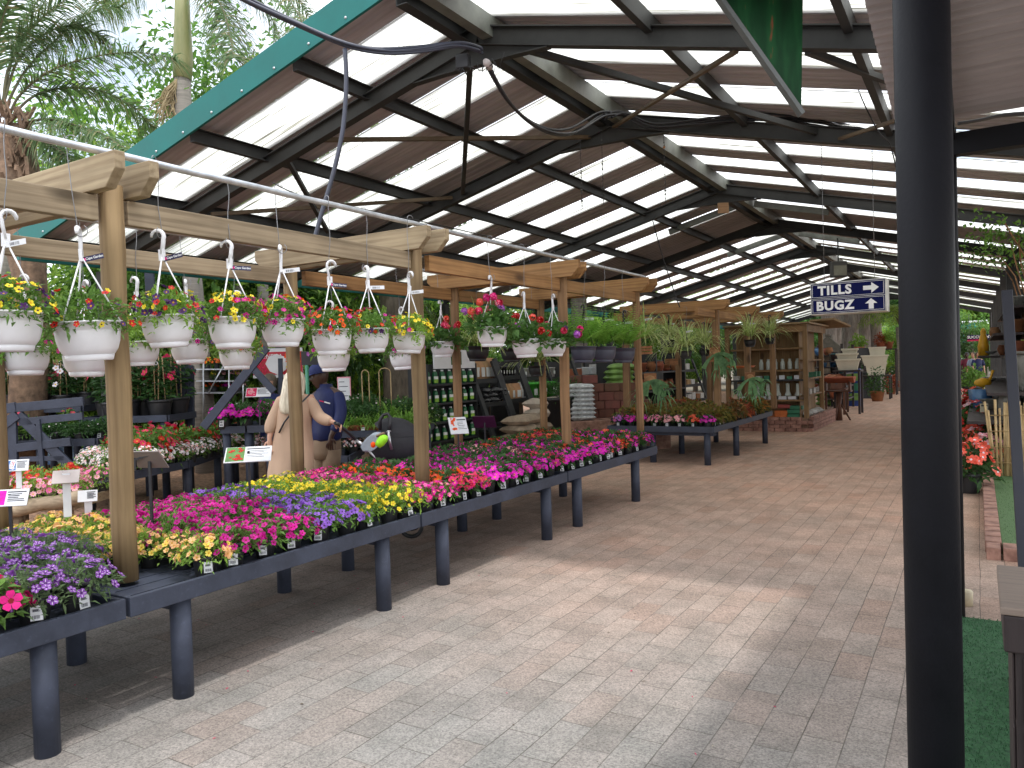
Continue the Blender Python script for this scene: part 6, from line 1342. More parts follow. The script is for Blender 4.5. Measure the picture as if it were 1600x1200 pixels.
for px, py, D, s, k, lb in [(330, 560, 17, 2.1, 3, 'tall green tree rising behind the palm trunk and the teal roof edge'), (310, 560, 21, 2.0, 4, 'tall bright tree between the two palms at upper left'), (440, 560, 19, 2.1, 3, 'tall green tree partly hidden by the teal roof edge'), (40, 560, 19, 1.0, 3, 'green tree behind the ragged palm at the left edge')]:
    p = P(px, py, D); tr(k, p.x, p.y, s, lb, None)
for i in range(22):
    px = 1120+i*26+R.uniform(-8, 8); p = P(px, 560, R.uniform(54, 62)); k = R.choice((0, 1, 1, 2)); tr(k, p.x, p.y, R.uniform(1.6, 2.3), ('mid green', 'bright green', 'dark green')[k]+' tree far beyond the end of the aisle', ('mid green', 'bright green', 'dark green')[k]+' trees beyond the aisle')
for i, px in enumerate((1180, 1215, 1250, 1400, 1440, 1520, 1560)):
    p = P(px, 560, 44+R.uniform(-2, 3)); tr((1, 0, 2)[i % 3], p.x, p.y, R.uniform(.9, 1.1), 'low bushy tree at the open end of the aisle', 'low trees at the aisle end')
def frond(mb, pts, LL=.42, n=46, w=.022, r0=.022, droop=1., m=1, rows=1):
    P_ = [Vector(p) for p in pts]; q = []
    for a in range(len(P_)-1):
        p0_, p1, p2, p3 = P_[max(a-1, 0)], P_[a], P_[a+1], P_[min(a+2, len(P_)-1)]
        for k in range(8): u = k/8; q.append(.5*((2*p1)+(p2-p0_)*u+(2*p0_-5*p1+4*p2-p3)*u*u+(3*p1-p0_-3*p2+p3)*u**3))
    q.append(P_[-1]); N_ = len(q); mb.tube(q, [r0*(1-.85*i/(N_-1)) for i in range(N_)], 6, 0)
    for i in range(n):
        u = .22+.78*i/(n-1); f = u*(N_-1); a = min(int(f), N_-2); p = q[a].lerp(q[a+1], f-a); d = (q[a+1]-q[a]).normalized(); sd = d.cross(V(0, 0, 1)); sd = sd.normalized() if sd.length > .01 else V(1, 0, 0)
        L_ = LL*(.55+.6*math.sin(pi*min(1, u*.95)))*R.uniform(.85, 1.1)
        for s in (-1, 1):
            for rr in range(rows):
                dd = (sd*s*R.uniform(.5, 1.1)+d*R.uniform(.35, .8)+V(0, 0, R.uniform(-.5, .45)*droop)).normalized(); e = p
                seg = []; wv = d.cross(dd).cross(dd).normalized() if d.cross(dd).length > .01 else d
                for k in range(5): seg.append(e); e = e+dd*L_/4; dd = (dd+V(0, 0, -.36*droop)).normalized()
                for k in range(4):
                    w0, w1 = w*(1-k/4.2)*.5, w*(1-(k+1)/4.2)*.5; mb.add([seg[k]-wv*w0, seg[k]+wv*w0, seg[k+1]+wv*w1, seg[k+1]-wv*w1], [(0, 1, 2, 3)], m if R.random() < .85 else 2)
def palm(name, label, base, trunk_pts, tr_, fronds, shaft=None, m_tr=None, **k):
    t = thing(name, label, 'palm', base); o = Vector(base); mb = MB(); mb.tube([Vector(p)-o for p in trunk_pts], tr_, 16); mb.build('trunk', m_tr or M_palmbark, t)
    if shaft: mb = MB(); mb.tube([Vector(p)-o for p in shaft[0]], shaft[1], 16); mb.build('crown_shaft', M_shaft, t)
    for f in fronds:
        mb = MB(); frond(mb, [Vector(p)-o for p in f], **k); mb.build('frond', [mat_rach, M_palm, M_palmy], t)
    return t
mat_rach = mat('rachis', (.11, .10, .05), .6, .3, 5)
# ragged palm at the left edge
D = 10.6; b = P(30, 560, D); b.z = 0
fr = [[(12, 190), (30, 150), (80, 110), (150, 88), (215, 82), (275, 92)], [(16, 185), (50, 152), (95, 138), (150, 140), (205, 165), (240, 200)], [(28, 196), (70, 186), (115, 195), (165, 212), (210, 245)], [(5, 165), (12, 110), (40, 55), (85, 12), (150, -30)], [(0, 165), (-5, 80), (10, 10), (40, -40)], [(6, 160), (30, 90), (75, 50), (120, 40), (165, 60)], [(10, 180), (-40, 130), (-80, 120), (-130, 150)], [(4, 160), (25, 70), (60, 0), (120, -40), (200, -40)], [(8, 170), (40, 110), (90, 60), (140, 20), (190, 10)], [(20, 200), (60, 215), (100, 240), (130, 275)]]
dd = [0, .8, -.6, .3, -.5, 1.0, .2, 1.5, 1.2, -.4]
palm('ragged_palm', 'ragged brown palm with arching feather fronds at the upper left edge', b, [b, P(48, 500, D), P(46, 430, D), P(28, 300, D), P(18, 200, D)], [.26, .22, .21, .32, .24], [[P(x, y, D+dd[i]*k/4) for k, (x, y) in enumerate(f)] for i, f in enumerate(fr)], None, M_rag, LL=.62, n=64, w=.022, rows=2)
mb = MB(); c = CAM
for i in range(90):
    y = R.uniform(180, 300); p = P(22+R.uniform(-26, 26), y, D-.25+R.uniform(-.1, .2)); mb.bar(p, p+V(R.uniform(-.1, .1), R.uniform(-.1, .1), R.uniform(.1, .25)), .05, .015)
o_ = [o for o in COL.objects if o.name == 'ragged_palm'][0]; mb.v = [tuple(V(*v)-o_.location) for v in mb.v]; mb.build('leaf_boots', M_rag, o_)
# smooth queen palm behind the fascia
D = 13.; b = P(322, 690, D); b.z = 0
fr = [[(283, -60), (330, -80), (400, -60), (460, -10), (500, 60)], [(285, -60), (340, -50), (390, -20), (430, 40), (450, 110)], [(284, -60), (320, -30), (350, 20), (365, 90)], [(282, -60), (240, -70), (190, -40), (160, 10)], [(286, -60), (360, -100), (450, -80), (540, -30), (590, 20)], [(284, -60), (350, -70), (420, -35), (470, 30), (480, 90)], [(283, -60), (300, -110), (380, -120), (480, -60), (560, -20)]]
t = palm('queen_palm', 'smooth grey ringed palm with a green crown shaft behind the teal fascia', b, [b, P(316, 600, D), P(300, 430, D), P(287, 220, D), P(285, 122, D)], [.19, .17, .155, .14, .135], [[P(x, y, D-.3*k*(i % 3-1)) for k, (x, y) in enumerate(f)] for i, f in enumerate(fr)], ([P(285, 124, D), P(286, 95, D), P(285, 30, D), P(284, -60, D)], [.15, .165, .13, .10]), LL=.8, n=60, w=.025, rows=2)
mb = MB()
for i in range(70): a = P(277, 128+R.uniform(-6, 6), D-.12)-b; mb.tube([a, a+V(R.uniform(-.25, .02), R.uniform(-.2, .1), -.2), a+V(R.uniform(-.5, .05), R.uniform(-.3, .1), R.uniform(-.75, -.35))], .008, 4, 0, False)
mb.build('dry_flower_stalks', mat('straw', (.42, .33, .19), .9, .3), t)
t = palm('grey_palm', 'grey ringed palm trunk at the far left edge below the pipe', (P(10, 560, 14).x, P(10, 560, 14).y, 0), [V(P(10, 560, 14).x, P(10, 560, 14).y, 0), P(10, 450, 14), P(9, 350, 14), P(8, 280, 14)], [.2, .18, .17, .16], [[P(8, 270, 14), P(40, 200, 14), P(90, 200, 14), P(120, 260, 14)], [P(8, 270, 14), P(-30, 220, 14), P(-60, 260, 14)]], LL=.5, n=40)
# big trunk behind the pram
t = thing('forest_tree', 'thick grey tree trunk behind the pram and the spider plants', 'tree', (P(635, 600, 17).x, P(635, 600, 17).y, 0)); o = t.location.copy()
mb = MB(); mb.tube([(0, 0, 0), P(632, 620, 17)-o, P(622, 520, 17)-o, P(615, 430, 17)-o, P(612, 330, 17)-o], [.55, .46, .36, .33, .3], 18); mb.build('trunk', M_bark, t); mb = MB()
for c in range(26):
    cc = P(R.uniform(540, 700), R.uniform(300, 400), 17+R.uniform(-1, 2))-o
    for q_ in range(150): d = rdir(0); mb.leaf(cc+d*R.uniform(.2, .8), rdir(-.5), .16, .08, R.choice((0, 0, 1)))
mb.build('crown', [LT[0], LT[2]], t)
for i, (px, D, r, h) in enumerate(((905, 19.5, .23, 3.5), (412, 15, .12, 3.5), (372, 15.5, .13, 3.5))): p = P(px, 600, D); t = thing('tree_trunk', ('grey trunk standing behind the stacked sacks', 'slim dark trunk right of the third hanging basket', 'slim dark trunk left of the red poster')[i], 'tree', (p.x, p.y, 0)); mb = MB(); mb.tube([(0, 0, 0), (.03, 0, h*.5), (.05, .03, h)], [r, r*.9, r*.85], 14); mb.build('trunk', M_palmbark, t); mb = MB(); (mound(mb, 700, 1.1, .9, h+.1, .16, .07), mb.build('crown', LT[2], t)) if i else None
# fan of palm leaves behind the second post
t = thing('feather_palm', 'bright young palm with fine drooping leaves behind the second post', 'palm', (P(715, 600, 17).x, P(715, 600, 17).y, 0)); o = t.location.copy()
for i in range(11): a = R.uniform(-1.4, 1.4); mb = MB(); z0 = 1.9; pts = [V(0, 0, 1.2), V(math.sin(a)*.3, R.uniform(-.2, .2), z0+.3), V(math.sin(a)*.8, R.uniform(-.4, .4), z0+.95+R.uniform(-.2, .3)), V(math.sin(a)*1.25, R.uniform(-.6, .6), z0+.75)]; pts = [RT*p.x+V(-RT.y, RT.x, 0)*p.y+V(0, 0, p.z) for p in pts]; frond(mb, pts, .3, 34, .018, .014); mb.build('frond', [mat_rach, LT[1], M_palm], t)
mb = MB(); mb.tube([(0, 0, 0), (0, 0, 1.25)], .08, 10); mb.build('stem', M_palmbark, t)
# grey palm trunks clustered at the far end of the aisle
for i in range(11):
    px = 1292+i*8.2+R.uniform(-2, 2); D = 39+R.uniform(-2, 3); p = P(px, 565, D); t = thing('old_palm_trunk', 'pale grey palm trunk in the cluster under the direction sign', 'palm', (p.x, p.y, 0), 0, 'grey palm trunks under the sign'); mb = MB(); h = 6.2; lx = R.uniform(-.3, .3)
    mb.tube([(lx*k/6+R.uniform(-.05, .05), 0, h*k/6) for k in range(7)], [R.uniform(.20, .27) for _ in range(7)], 12); mb.build('trunk', mat('old_palm_bark', (.33, .30, .28), .9, .5, 3, .8, stretch=(2, 2, .7)) if i == 0 else bpy.data.materials['old_palm_bark'], t)
    mb = MB()
    for k in range(6): a = R.uniform(0, 6.28); frond(mb, [V(lx, 0, h), V(lx+math.cos(a)*.8, math.sin(a)*.8, h+.7), V(lx+math.cos(a)*1.7, math.sin(a)*1.7, h+.3), V(lx+math.cos(a)*2.1, math.sin(a)*2.1, h-.7)], .7, 22, .05, .03)
    mb.build('crown', [mat_rach, M_palm, M_palmy], t)
p = P(1408, 565, 36); t = thing('slim_palm', 'slim palm with a drooping green head beyond the direction sign', 'palm', (p.x, p.y, 0)); mb = MB(); mb.tube([(0, 0, 0), (0, 0, 1.6), (-.05, 0, 3.0)], [.19, .15, .16], 12); mb.build('trunk', M_palmbark, t); mb = MB()
for k in range(16): a = R.uniform(0, 6.28); frond(mb, [V(0, 0, 3), V(math.cos(a)*.5, math.sin(a)*.5, 3.8), V(math.cos(a)*1.3, math.sin(a)*1.3, 3.9), V(math.cos(a)*1.8, math.sin(a)*1.8, 3.2)], .6, 26, .04, .025)
mb.build('crown', [mat_rach, LT[1], M_palm], t)
# ---------------------------------------------------------------- wooden kiosk with a brick base
M_kw = woodmat('kiosk_boards', (.34, .21, .095), (.21, .12, .05), 2, True); M_kwx = woodmat('kiosk_shelf', (.30, .18, .08), (.18, .10, .04), 0, False); M_tile = mat('tan_roof_tile', (.28, .19, .10), .8, .3, 6)
kx, ky = -3.32, 18.15
t = thing('wooden_kiosk', 'wooden shelf kiosk on a low brick base beyond the coleus bench', 'kiosk', (kx, ky, 0))
mb = MB()
for r_ in range(4):
    off = .12*(r_ % 2)
    for (a, b) in (((.05, -.1), (-1.75, -.1)), ((.1, -.05), (.1, 3.3))):
        A, B = V(*a, 0), V(*b, 0); d = (B-A).normalized(); n = int((B-A).length/.235)
        for i in range(n): q0 = A+d*(i*.235+off+.004); q1 = A+d*(i*.235+off+.225); mb.bar(q0+V(0, 0, .042+.083*r_), q1+V(0, 0, .042+.083*r_), .11, .074)
mb.build('brick_base', M_brick, t, bevel=.005)
MB().box(-1.75, .05, -.05, 3.25, 0, .30).build('base_fill', M_brick, t)
for (x, y_) in ((.02, 0), (-1.72, 0), (.02, 2.0), (-1.72, 2.0)): MB().box(x-.05, x+.05, y_-.05, y_+.05, .302, 2.42).build('post', M_kw, t, bevel=.006)
mb = MB()
for i in range(9): mb.box(-1.66+.18*i, -1.66+.18*i+.176, .55, .57, .302, 2.36)
mb.build('back_wall_boards', M_kw, t, bevel=.002)
mb = MB()
for i in range(8): mb.box(-.14, -.12, .06+.235*i, .06+.235*i+.23, .302, 2.4)
mb.build('side_wall_boards', M_kw, t, bevel=.002)
MB().box(-1.76, .06, -.04, .0, 2.25, 2.42).build('top_rail', M_kwx, t, bevel=.004); MB().box(.03, .065, .06, 2.45, 2.25, 2.42).build('top_rail', M_kwx, t, bevel=.004)
for z in (.72, 1.18, 1.9): MB().box(-1.66, -.04, .03, .54, z-.04, z).build('shelf', M_kwx if z != 1.18 else M_shelf, t, bevel=.003)
for z in (.82, 1.2, 1.62): MB().box(-.118, .03, .1, 2.4, z-.035, z).build('shelf', M_kwx, t, bevel=.003)
mb = MB(); mb.box(-1.8, .12, -.1, 2.6, 2.425, 2.46); mb.bar((.0, 2.3, 2.6), (.3, 2.9, 2.42), .7, .05); mb.build('roof_deck', M_tile, t)
o = t.location
def small(name, label, cat, mb, m, x, y, z, rz=0, group=None, s=1.): q = mb.build(name, m, None, (kx+x, ky+y, z), .003, (0, 0, rz)); q.scale = (s, s, s); return tag(q, label, cat, group)
M_glass = mat('clear_jar', (.42, .46, .42), .12, .1, 5); M_gbox = mat('green_gift_box', (.03, .17, .09), .5, .2); M_obox = mat('orange_box', (.55, .14, .03), .5, .2)
for i in range(7): small('glass_feeder', 'clear bottle bird feeder hanging in a row on the kiosk', 'bird feeder', MB().lathe([(0, 0), (.07, 0), (.075, .03), (.045, .1), (.04, .26), (.05, .28), (.0, .3)], 12), M_glass, -1.5+.22*i, .12, .80, 0, 'bottle feeders on the kiosk')
for i in range(6): small('glass_jar', 'glass jar of seed on the upper kiosk shelf', 'jar', MB().lathe([(0, 0), (.05, 0), (.05, .16), (.03, .2), (.035, .24), (0, .24)], 12), M_glass, -1.0+.16*i, .2, 1.41, 0, 'jars on the kiosk'); 
MB().box(-1.2, -.05, .05, .5, 1.36, 1.40).build('shelf', M_kwx, t)
for i in range(9): small('seed_tin', 'small green and white tin on the dark kiosk shelf', 'tin', MB().box(-.06, .06, -.05, .05, 0, R.uniform(.06, .1)), R.choice((G1 and M_gbox, M_tub, M_wbag)), -1.55+.17*i, .14, 1.181, R.uniform(-.2, .2), 'tins on the kiosk shelf')
for i in range(6): small('white_packet', 'white packet lying on the lower kiosk shelf', 'packet', MB().box(-.09, .09, -.08, .08, 0, .07), M_tub, -1.4+.22*i, .14, .721, R.uniform(-.2, .2), 'packets on the kiosk')
for i, (x, y_, z, m) in enumerate(((-.28, .16, .302, M_gbox), (-.28, .16, .40, M_gbox), (-.22, .2, .49, M_gbox), (-.55, .16, .302, M_obox), (-.55, .16, .38, M_obox), (-.85, .2, .302, M_terra), (-.5, .22, .52, mat('red_box', (.3, .05, .04), .5)))): small('gift_box', ('green box at the bottom of the kiosk stack', 'second green box of the kiosk stack', 'topmost green box of the kiosk stack', 'orange box on the kiosk base', 'upper orange box on the kiosk base', 'terracotta coloured box on the kiosk base', 'red box above the orange boxes in the kiosk')[i], 'box', MB().box(-.14, .14, -.1, .1, 0, .085), m, x, y_, z, R.uniform(-.15, .15))
for i in range(8): small('striped_packet', 'cream striped packet on the side shelf of the kiosk', 'packet', MB().box(-.06, .06, -.05, .05, 0, .12), M_wbag if i % 2 else M_gbox, -.04, .35+.25*i, (1.201, .821)[i % 2], R.uniform(-.2, .2), 'packets on the kiosk side')
for i in range(4): sacks('seed_bag', 'white seed bag lying on the right side of the kiosk base', (kx-.1, ky+.5+.45*i, .302), M_wbag, .32, .42, .13, R.uniform(0, .4), 'seed bags on the kiosk base')
# ---------------------------------------------------------------- far displays along the left of the aisle end
M_dkwood = mat('dark_red_wood', (.11, .045, .025), .7, .3, 4, .2, stretch=(6, 6, .8))
def gp(px, py): return onZ(px, py, 0)
def under(label, p, w, d):
    t = thing('plant_stand', label, 'stand', (p.x, p.y, 0)); MB().box(-w/2, w/2, -d/2, d/2, p.z-.05, p.z-.001).build('top', M_cabw, t)
    for x in (-w/2+.05, w/2-.05):
        for y_ in (-d/2+.05, d/2-.05): MB().box(x-.03, x+.03, y_-.03, y_+.03, 0, p.z-.051).build('leg', M_cabw, t)

b = gp(1311, 657); t = thing('bird_table', 'dark wooden bird table with gabled roofs on a splayed trunk beside the aisle', 'bird table', b); k = (b-CAM).dot(FW)/1200
mb = MB(); mb.tube([(0, 0, 0), (0, 0, .4), (.02, 0, .75)], [.09, .06, .08], 10)
mb.build('trunk_stand', M_dkwood, t)
for a in (.3, 2.4, 4.5): mb = MB(); mb.tube([(.28*math.cos(a), .28*math.sin(a), 0), (.04*math.cos(a), .04*math.sin(a), .45)], .025, 6); mb.build('leg', M_dkwood, t)
MB().box(-.32, .32, -.2, .2, .75, .79).build('tray', M_dkwood, t)
for x in (-.3, .28): mb = MB(); mb.box(x-.02, x+.02, -.15, .15, .79, 1.02); mb.build('side_panel', M_dkwood, t)
mb = MB(); mb.bar((-.4, -.14, 1.06), (.4, -.14, 1.06), .3, .03, V(0, .5, 1)); mb.bar((-.4, .14, 1.06), (.4, .14, 1.06), .3, .03, V(0, -.5, 1)); mb.build('roof', M_terra, t)
def birdhouse(label, loc, s, m=None):
    t = thing('bird_house', label, 'bird house', loc, R.uniform(-.3, .5)); t.scale = (s, s, s); MB().box(-.13, .13, -.12, .12, 0, .22).build('box', m or M_dkwood, t, bevel=.006); mb = MB(); mb.bar((-.09, -.17, .27), (-.09, .17, .27), .24, .025, V(-.6, 0, 1)); mb.bar((.09, -.17, .27), (.09, .17, .27), .24, .025, V(.6, 0, 1)); mb.build('roof', M_terra, t); MB().lathe([(.03, 0), (0, .001)], 12, M=Matrix.Translation(V(0, -.1215, .13))@Matrix.Rotation(pi/2, 4, 'X')).build('entrance', M_ink, t); return t
def stand(name, label, cat, px, py, w, d, h, m, legs=False):
    b = gp(px, py); t = thing(name, label, cat, b, .05)
    if legs:
        MB().box(-w/2, w/2, -d/2, d/2, h-.05, h).build('top', m, t)
        for x in (-w/2+.05, w/2-.05):
            for y_ in (-d/2+.05, d/2-.05): MB().box(x-.03, x+.03, y_-.03, y_+.03, 0, h-.051).build('leg', m, t)
    else: MB().box(-w/2, w/2, -d/2, d/2, 0, h).build('body', m, t, bevel=.01)
    return t, b
t1, b1 = stand('low_table', 'dark low table of bird houses beside the aisle', 'table', 1305, 646, .7, 1.2, .75, M_dkwood, True)
for i in range(5): birdhouse(('reddish bird house at the front of the dark low table', 'bird house second on the dark low table', 'bird house in the middle of the dark low table', 'bird house fourth on the dark low table', 'bird house at the back of the dark low table')[i], b1+V(R.uniform(-.2, .2), -.5+.25*i, .751), 1.2)
t2, b2 = stand('blue_cabinet', 'bright blue display cabinet of green packets beside the aisle', 'cabinet', 1327, 634, .75, .6, 1.25, mat('bright_blue', (.02, .05, .22), .4, .1))
for k in range(3): q0 = MB().box(-.30, .30, -.345, -.301, .2+.33*k, .44+.33*k).build('packet_row', (M_gsack, M_gbox, M_gsack)[k], t2)
for i in range(6): sacks('compost_bag', 'green compost bag in the pile left of the blue cabinet', b2+V(-.75, -.1, .02+.15*i), M_gsack, .6, .5, .15, R.uniform(-.2, .2), 'green compost bags by the blue cabinet')
t, b = stand('silver_planter', 'tall dark planter with a silver edge right of the blue cabinet', 'planter', 1362, 622, .7, .7, 1.05, mat('charcoal_planter', (.06, .065, .07), .4, .2))
def bushpot(label, loc, s, leaf, pm=None, cat='potted plant', r=.3, h=.5, n=260, L=.16, W=.07, sp=False):
    t = thing('large_pot_plant', label, cat, loc, R.uniform(0, 6)); t.scale = (s, s, s); MB().lathe([(0, 0), (.16, 0), (.22, .3), (.24, .3), (.24, .35), (.2, .35)], 18).build('pot', pm or M_terra, t); mb = MB()
    if sp:
        for i in range(26): a = R.uniform(0, 6.28); l = R.uniform(.3, 1.3); mb.leaf(V(0, 0, .33), V(math.cos(a)*math.cos(l), math.sin(a)*math.cos(l), math.sin(l)), R.uniform(.45, .75), .09, 0, droop=.25)
    else: mound(mb, n, r, h, .38, L, W, 0, .3, .4, .3)
    mb.build('foliage', leaf, t); return t
bushpot('round clipped green bush in a terracotta pot before the dark planter', gp(1371, 627), 1.1, G3, r=.42, h=.75)
bushpot('dark cone shaped shrub behind the blue cabinet', gp(1340, 610)+V(0, 0, .005), 1.4, G3, r=.45, h=1.1, n=420)
under('low dark table of strap leaved plants behind the bird houses', gp(1325, 620)+V(0, 0, .8), 1.3, 1.0)
bushpot('strap leaved plant in a pot above the bird houses', gp(1318, 622)+V(0, .0, .8), 1.1, LT[2], sp=True); bushpot('bronze strap leaved plant beside the pale square planters', gp(1331, 618)+V(0, 0, .8), .9, G5, sp=True)
bushpot('leafy plant in a terracotta bowl on the far right of the display', gp(1402, 606)+V(0, 0, .3), 1.1, G3); bushpot('dark foliage plant low at the aisle edge under the trellis', gp(1392, 616), 1.0, CO[1]); bushpot('orange flowering plant at the aisle edge under the trellis', gp(1408, 604)+V(0, 0, .5), 1.0, CO[3])
under('tall dark stand of bright plants behind the cream planters', P(1382, 545, 33), 1.0, .6); under('tall narrow stand of a bright green plant between the cream planters', P(1341, 556, 33), .6, .6); under('dark stand beneath the right stack of cream planters', P(1369, 586, 30), 1.1, .8); under('dark stand beneath the left stack of cream planters', P(1325, 578, 22.5), .75, .7); under('small dark stand beneath the leafy plant at the far right', gp(1402, 606)+V(0, 0, .3), .6, .6); under('dark stand beneath the orange plant by the trellis', gp(1408, 604)+V(0, 0, .5), .6, .6)
bushpot('yellow flowering plant high behind the pale planters', P(1388, 545, 33), .9, G4); bushpot('red leaved plant behind the pale planters', P(1376, 545, 33), .8, CO[1]); bushpot('bright green plant between the two stacks of pale planters', P(1341, 556, 33), 1.1, G4)
M_cream = mat('cream_planter', (.62, .58, .46), .6, .08, 3)
def sqp(label, px, py, D, w, h):
    q0 = P(px, py, D); t = thing('square_planter', label, 'planter', q0, .1); vs = []
    for z, k in ((0, .78), (h, 1.0)): vs.append([V(-w/2*k, -w/2*k, z), V(w/2*k, -w/2*k, z), V(w/2*k, w/2*k, z), V(-w/2*k, w/2*k, z)])
    mb = MB(); mb.loft(vs, 0, False, False); mb.add(vs[0], [(3, 2, 1, 0)]); mb.build('body', M_cream, t); mb = MB()
    for i in range(4): mb.bar(vs[1][i]+V(0, 0, .0), vs[1][(i+1) % 4]+V(0, 0, .0), .04, .05)
    mb.build('rim', M_cream, t)
for a in (('cream square planter at the bottom of the left stack under the sign', 1325, 578, 22.5, .64, .30), ('wide cream square planter in the middle of the left stack', 1324, 566, 22.5, .56, .24), ('top cream planter of the left stack', 1328, 556, 22.5, .42, .19), ('cream square planter at the bottom of the right stack', 1369, 586, 30, .75, .45), ('wide cream planter in the right stack under the sign', 1367, 571, 30, .95, .38), ('small cream planter on top of the right stack', 1371, 560, 30, .6, .42)): sqp(*a)
t = thing('square_planter', 'charcoal square planter beside the top cream planter', 'planter', P(1352, 560, 30.3)); under('narrow dark stand beneath the charcoal planter', P(1352, 560, 30.3), .55, .5); MB().box(-.28, .28, -.25, .25, 0, .42).build('body', mat('charcoal_square', (.05, .05, .055), .5), t, bevel=.01)
t = thing('trellis', 'white lattice trellis panel at the far end of the display', 'trellis', gp(1405, 600)+V(0, .8, 0)); mb = MB()
for i in range(7): mb.box(-.5+.17*i, -.47+.17*i, 0, .03, 0, 2.0); mb.box(-.52, .57, .031, .05, .1+.3*i, .14+.3*i)
mb.build('lattice', M_card, t)
# stacks of pots and ornaments between the kiosk and the planters
b0 = P(1309, 570, 25); t = thing('pot_rack', 'crowded dark rack of mixed pots between the kiosk and the cream planters', 'rack', (b0.x, b0.y, 0)); [MB().box(-.35, .35, -.9, .9, z-.04, z).build('shelf', M_cabw, t) for z in (.35, .75, 1.15, 1.55)]; [MB().box(x-.03, x+.03, y_-.03, y_+.03, 0, 1.7).build('upright', M_cabw, t) for x in (-.33, .33) for y_ in (-.87, .87)]
for i in range(26):
    k = i % 4
    lath(('clay_pot', 'stone_pot', 'glazed_pot', 'dark_pot')[k], ('terracotta pot in the crowded display beyond the kiosk', 'grey stone pot in the crowded display beyond the kiosk', 'teal glazed pot in the crowded display beyond the kiosk', 'dark pot in the crowded display beyond the kiosk')[k], 'pot', (PLN, URN, BOWLP)[i % 3], (M_terra, M_stone, mat('teal_glaze', (.03, .14, .15), .2) if i == 2 else bpy.data.materials.get('teal_glaze'), M_cabw)[k], V(b0.x+R.uniform(-.2, .2), b0.y-.75+.25*(i//4), (.351, .751, 1.151, 1.551)[(i+i//4) % 4]), s=R.uniform(.55, .85), group=('terracotta', 'stone', 'teal', 'dark')[k]+' pots beyond the kiosk')
t = thing('display_stand', 'tall dark stand of pots and ornaments just beyond the kiosk', 'stand', gp(1306, 636)); [MB().box(-.9, .3, -.4, 2.2, z, z+.04).build('shelf', M_cabw, t) for z in (.5, .9, 1.3, 1.7)]; [MB().box(x-.04, x+.04, y_-.04, y_+.04, 0, 2.1).build('upright', M_cabw, t) for x in (-.88, .28) for y_ in (-.38, 2.18)]
for i in range(16): q0 = gp(1306, 636)+V(R.uniform(-.8, .2), R.uniform(-.25, .3), (.541, .941, 1.341, 1.741)[i % 4]); lath('clay_pot', 'small pot on the tall dark stand beyond the kiosk', 'pot', (PLN, URN)[i % 2], R.choice((M_terra, M_stone, M_blueg, M_rust)), q0, s=R.uniform(.5, .8), group='pots on the tall dark stand')
p = P(1303, 520, 33); t = thing('tiled_hut', 'small hut with a tan and grey pitched roof beyond the kiosk', 'hut', (p.x, p.y, 0), .1); MB().box(-.9, .35, 0, 1.6, 0, 1.9).build('wall', M_bark, t); mb = MB(); mb.bar((-.25, -.3, 2.62), (-.25, 1.8, 2.62), .2, .08); mb.add([(-1.2, -.3, 1.7), (-.25, -.3, 2.6), (.65, -.3, 1.75), (-1.2, 1.8, 1.7), (-.25, 1.8, 2.6), (.65, 1.8, 1.75)], [(0, 1, 4, 3), (1, 2, 5, 4), (0, 2, 1), (3, 4, 5)]); mb.build('roof', mat('grey_tile', (.13, .12, .10), .8, .3, 8), t)
# left far: terracotta racks behind the coleus
t = thing('pot_rack', 'dark rack of terracotta pots behind the coleus bench', 'rack', (-6.9, 17.5, 0)); [MB().box(-.3, .3, -2, 2.2, z, z+.04).build('shelf', M_shelf, t) for z in (.5, .95, 1.4)]; [MB().box(-.3, .3, y_-.03, y_+.03, 0, 1.9).build('side_panel', M_shelf, t) for y_ in (-2, .1, 2.2)]
for i in range(45): q0 = V(-6.8+R.uniform(-.1, .1), 15.65+.27*(i % 15), (.541, .991, 1.441)[i//15]); lath('clay_pot', 'terracotta pot on the dark rack behind the coleus bench', 'pot', (PLN, URN, BOWLP)[i % 3], M_terra, q0, 12, s=R.uniform(.5, .75), group='terracotta pots behind the coleus')
t = lath('glazed_plate', 'wide orange glazed dish hanging behind the staghorn fern', 'dish', [(0, 0), (.3, .02), (.34, .06), (.3, .05), (0, .03)], M_obox, P(1155, 576, 16.5), s=1.)
# far opening at the right: shade canopy, sign and shoppers
p = P(1525, 575, 46); t = thing('shade_canopy', 'teal shade cloth canopy on white poles beyond the far opening', 'canopy', (p.x, p.y, 0)); o = t.location.copy(); a, b = P(1505, 505, 46)-o, P(1543, 502, 46)-o
mb = MB(); L_ = [V(-6.6, 0, a.z), V(b.x, 0, b.z), V(b.x, 4, b.z+.2), V(-6, 4, a.z+.2)]; nx = 20
for i in range(nx):
    x0, x1 = -6+(b.x+6)*i/nx, -6+(b.x+6)*(i+1)/nx; s0, s1 = .12*abs(math.sin(i*.8)), .12*abs(math.sin((i+1)*.8)); mb.add([(x0, 0, a.z-.05), (x1, 0, a.z-.05), (x1, 0, a.z-1.1-s1), (x0, 0, a.z-1.1-s0)], [(0, 1, 2, 3)]); mb.add([(x0, 0, a.z-.05), (x1, 0, a.z-.05), (x1, 4, a.z+.25-s1), (x0, 4, a.z+.25-s0)], [(0, 1, 2, 3)])
mb.build('shade_cloth', leafmat('teal_shade_cloth', (.05, .27, .27), (.08, .33, .32), .5, 0), t); MB().tube([(-6, 0, a.z), (b.x, 0, b.z)], .07, 8).build('top_pole', M_card, t)
for x in (b.x, -5.9, -2.5): MB().tube([(x, 0, 0), (x, 0, b.z)], .06, 8).build('pole', M_card, t)
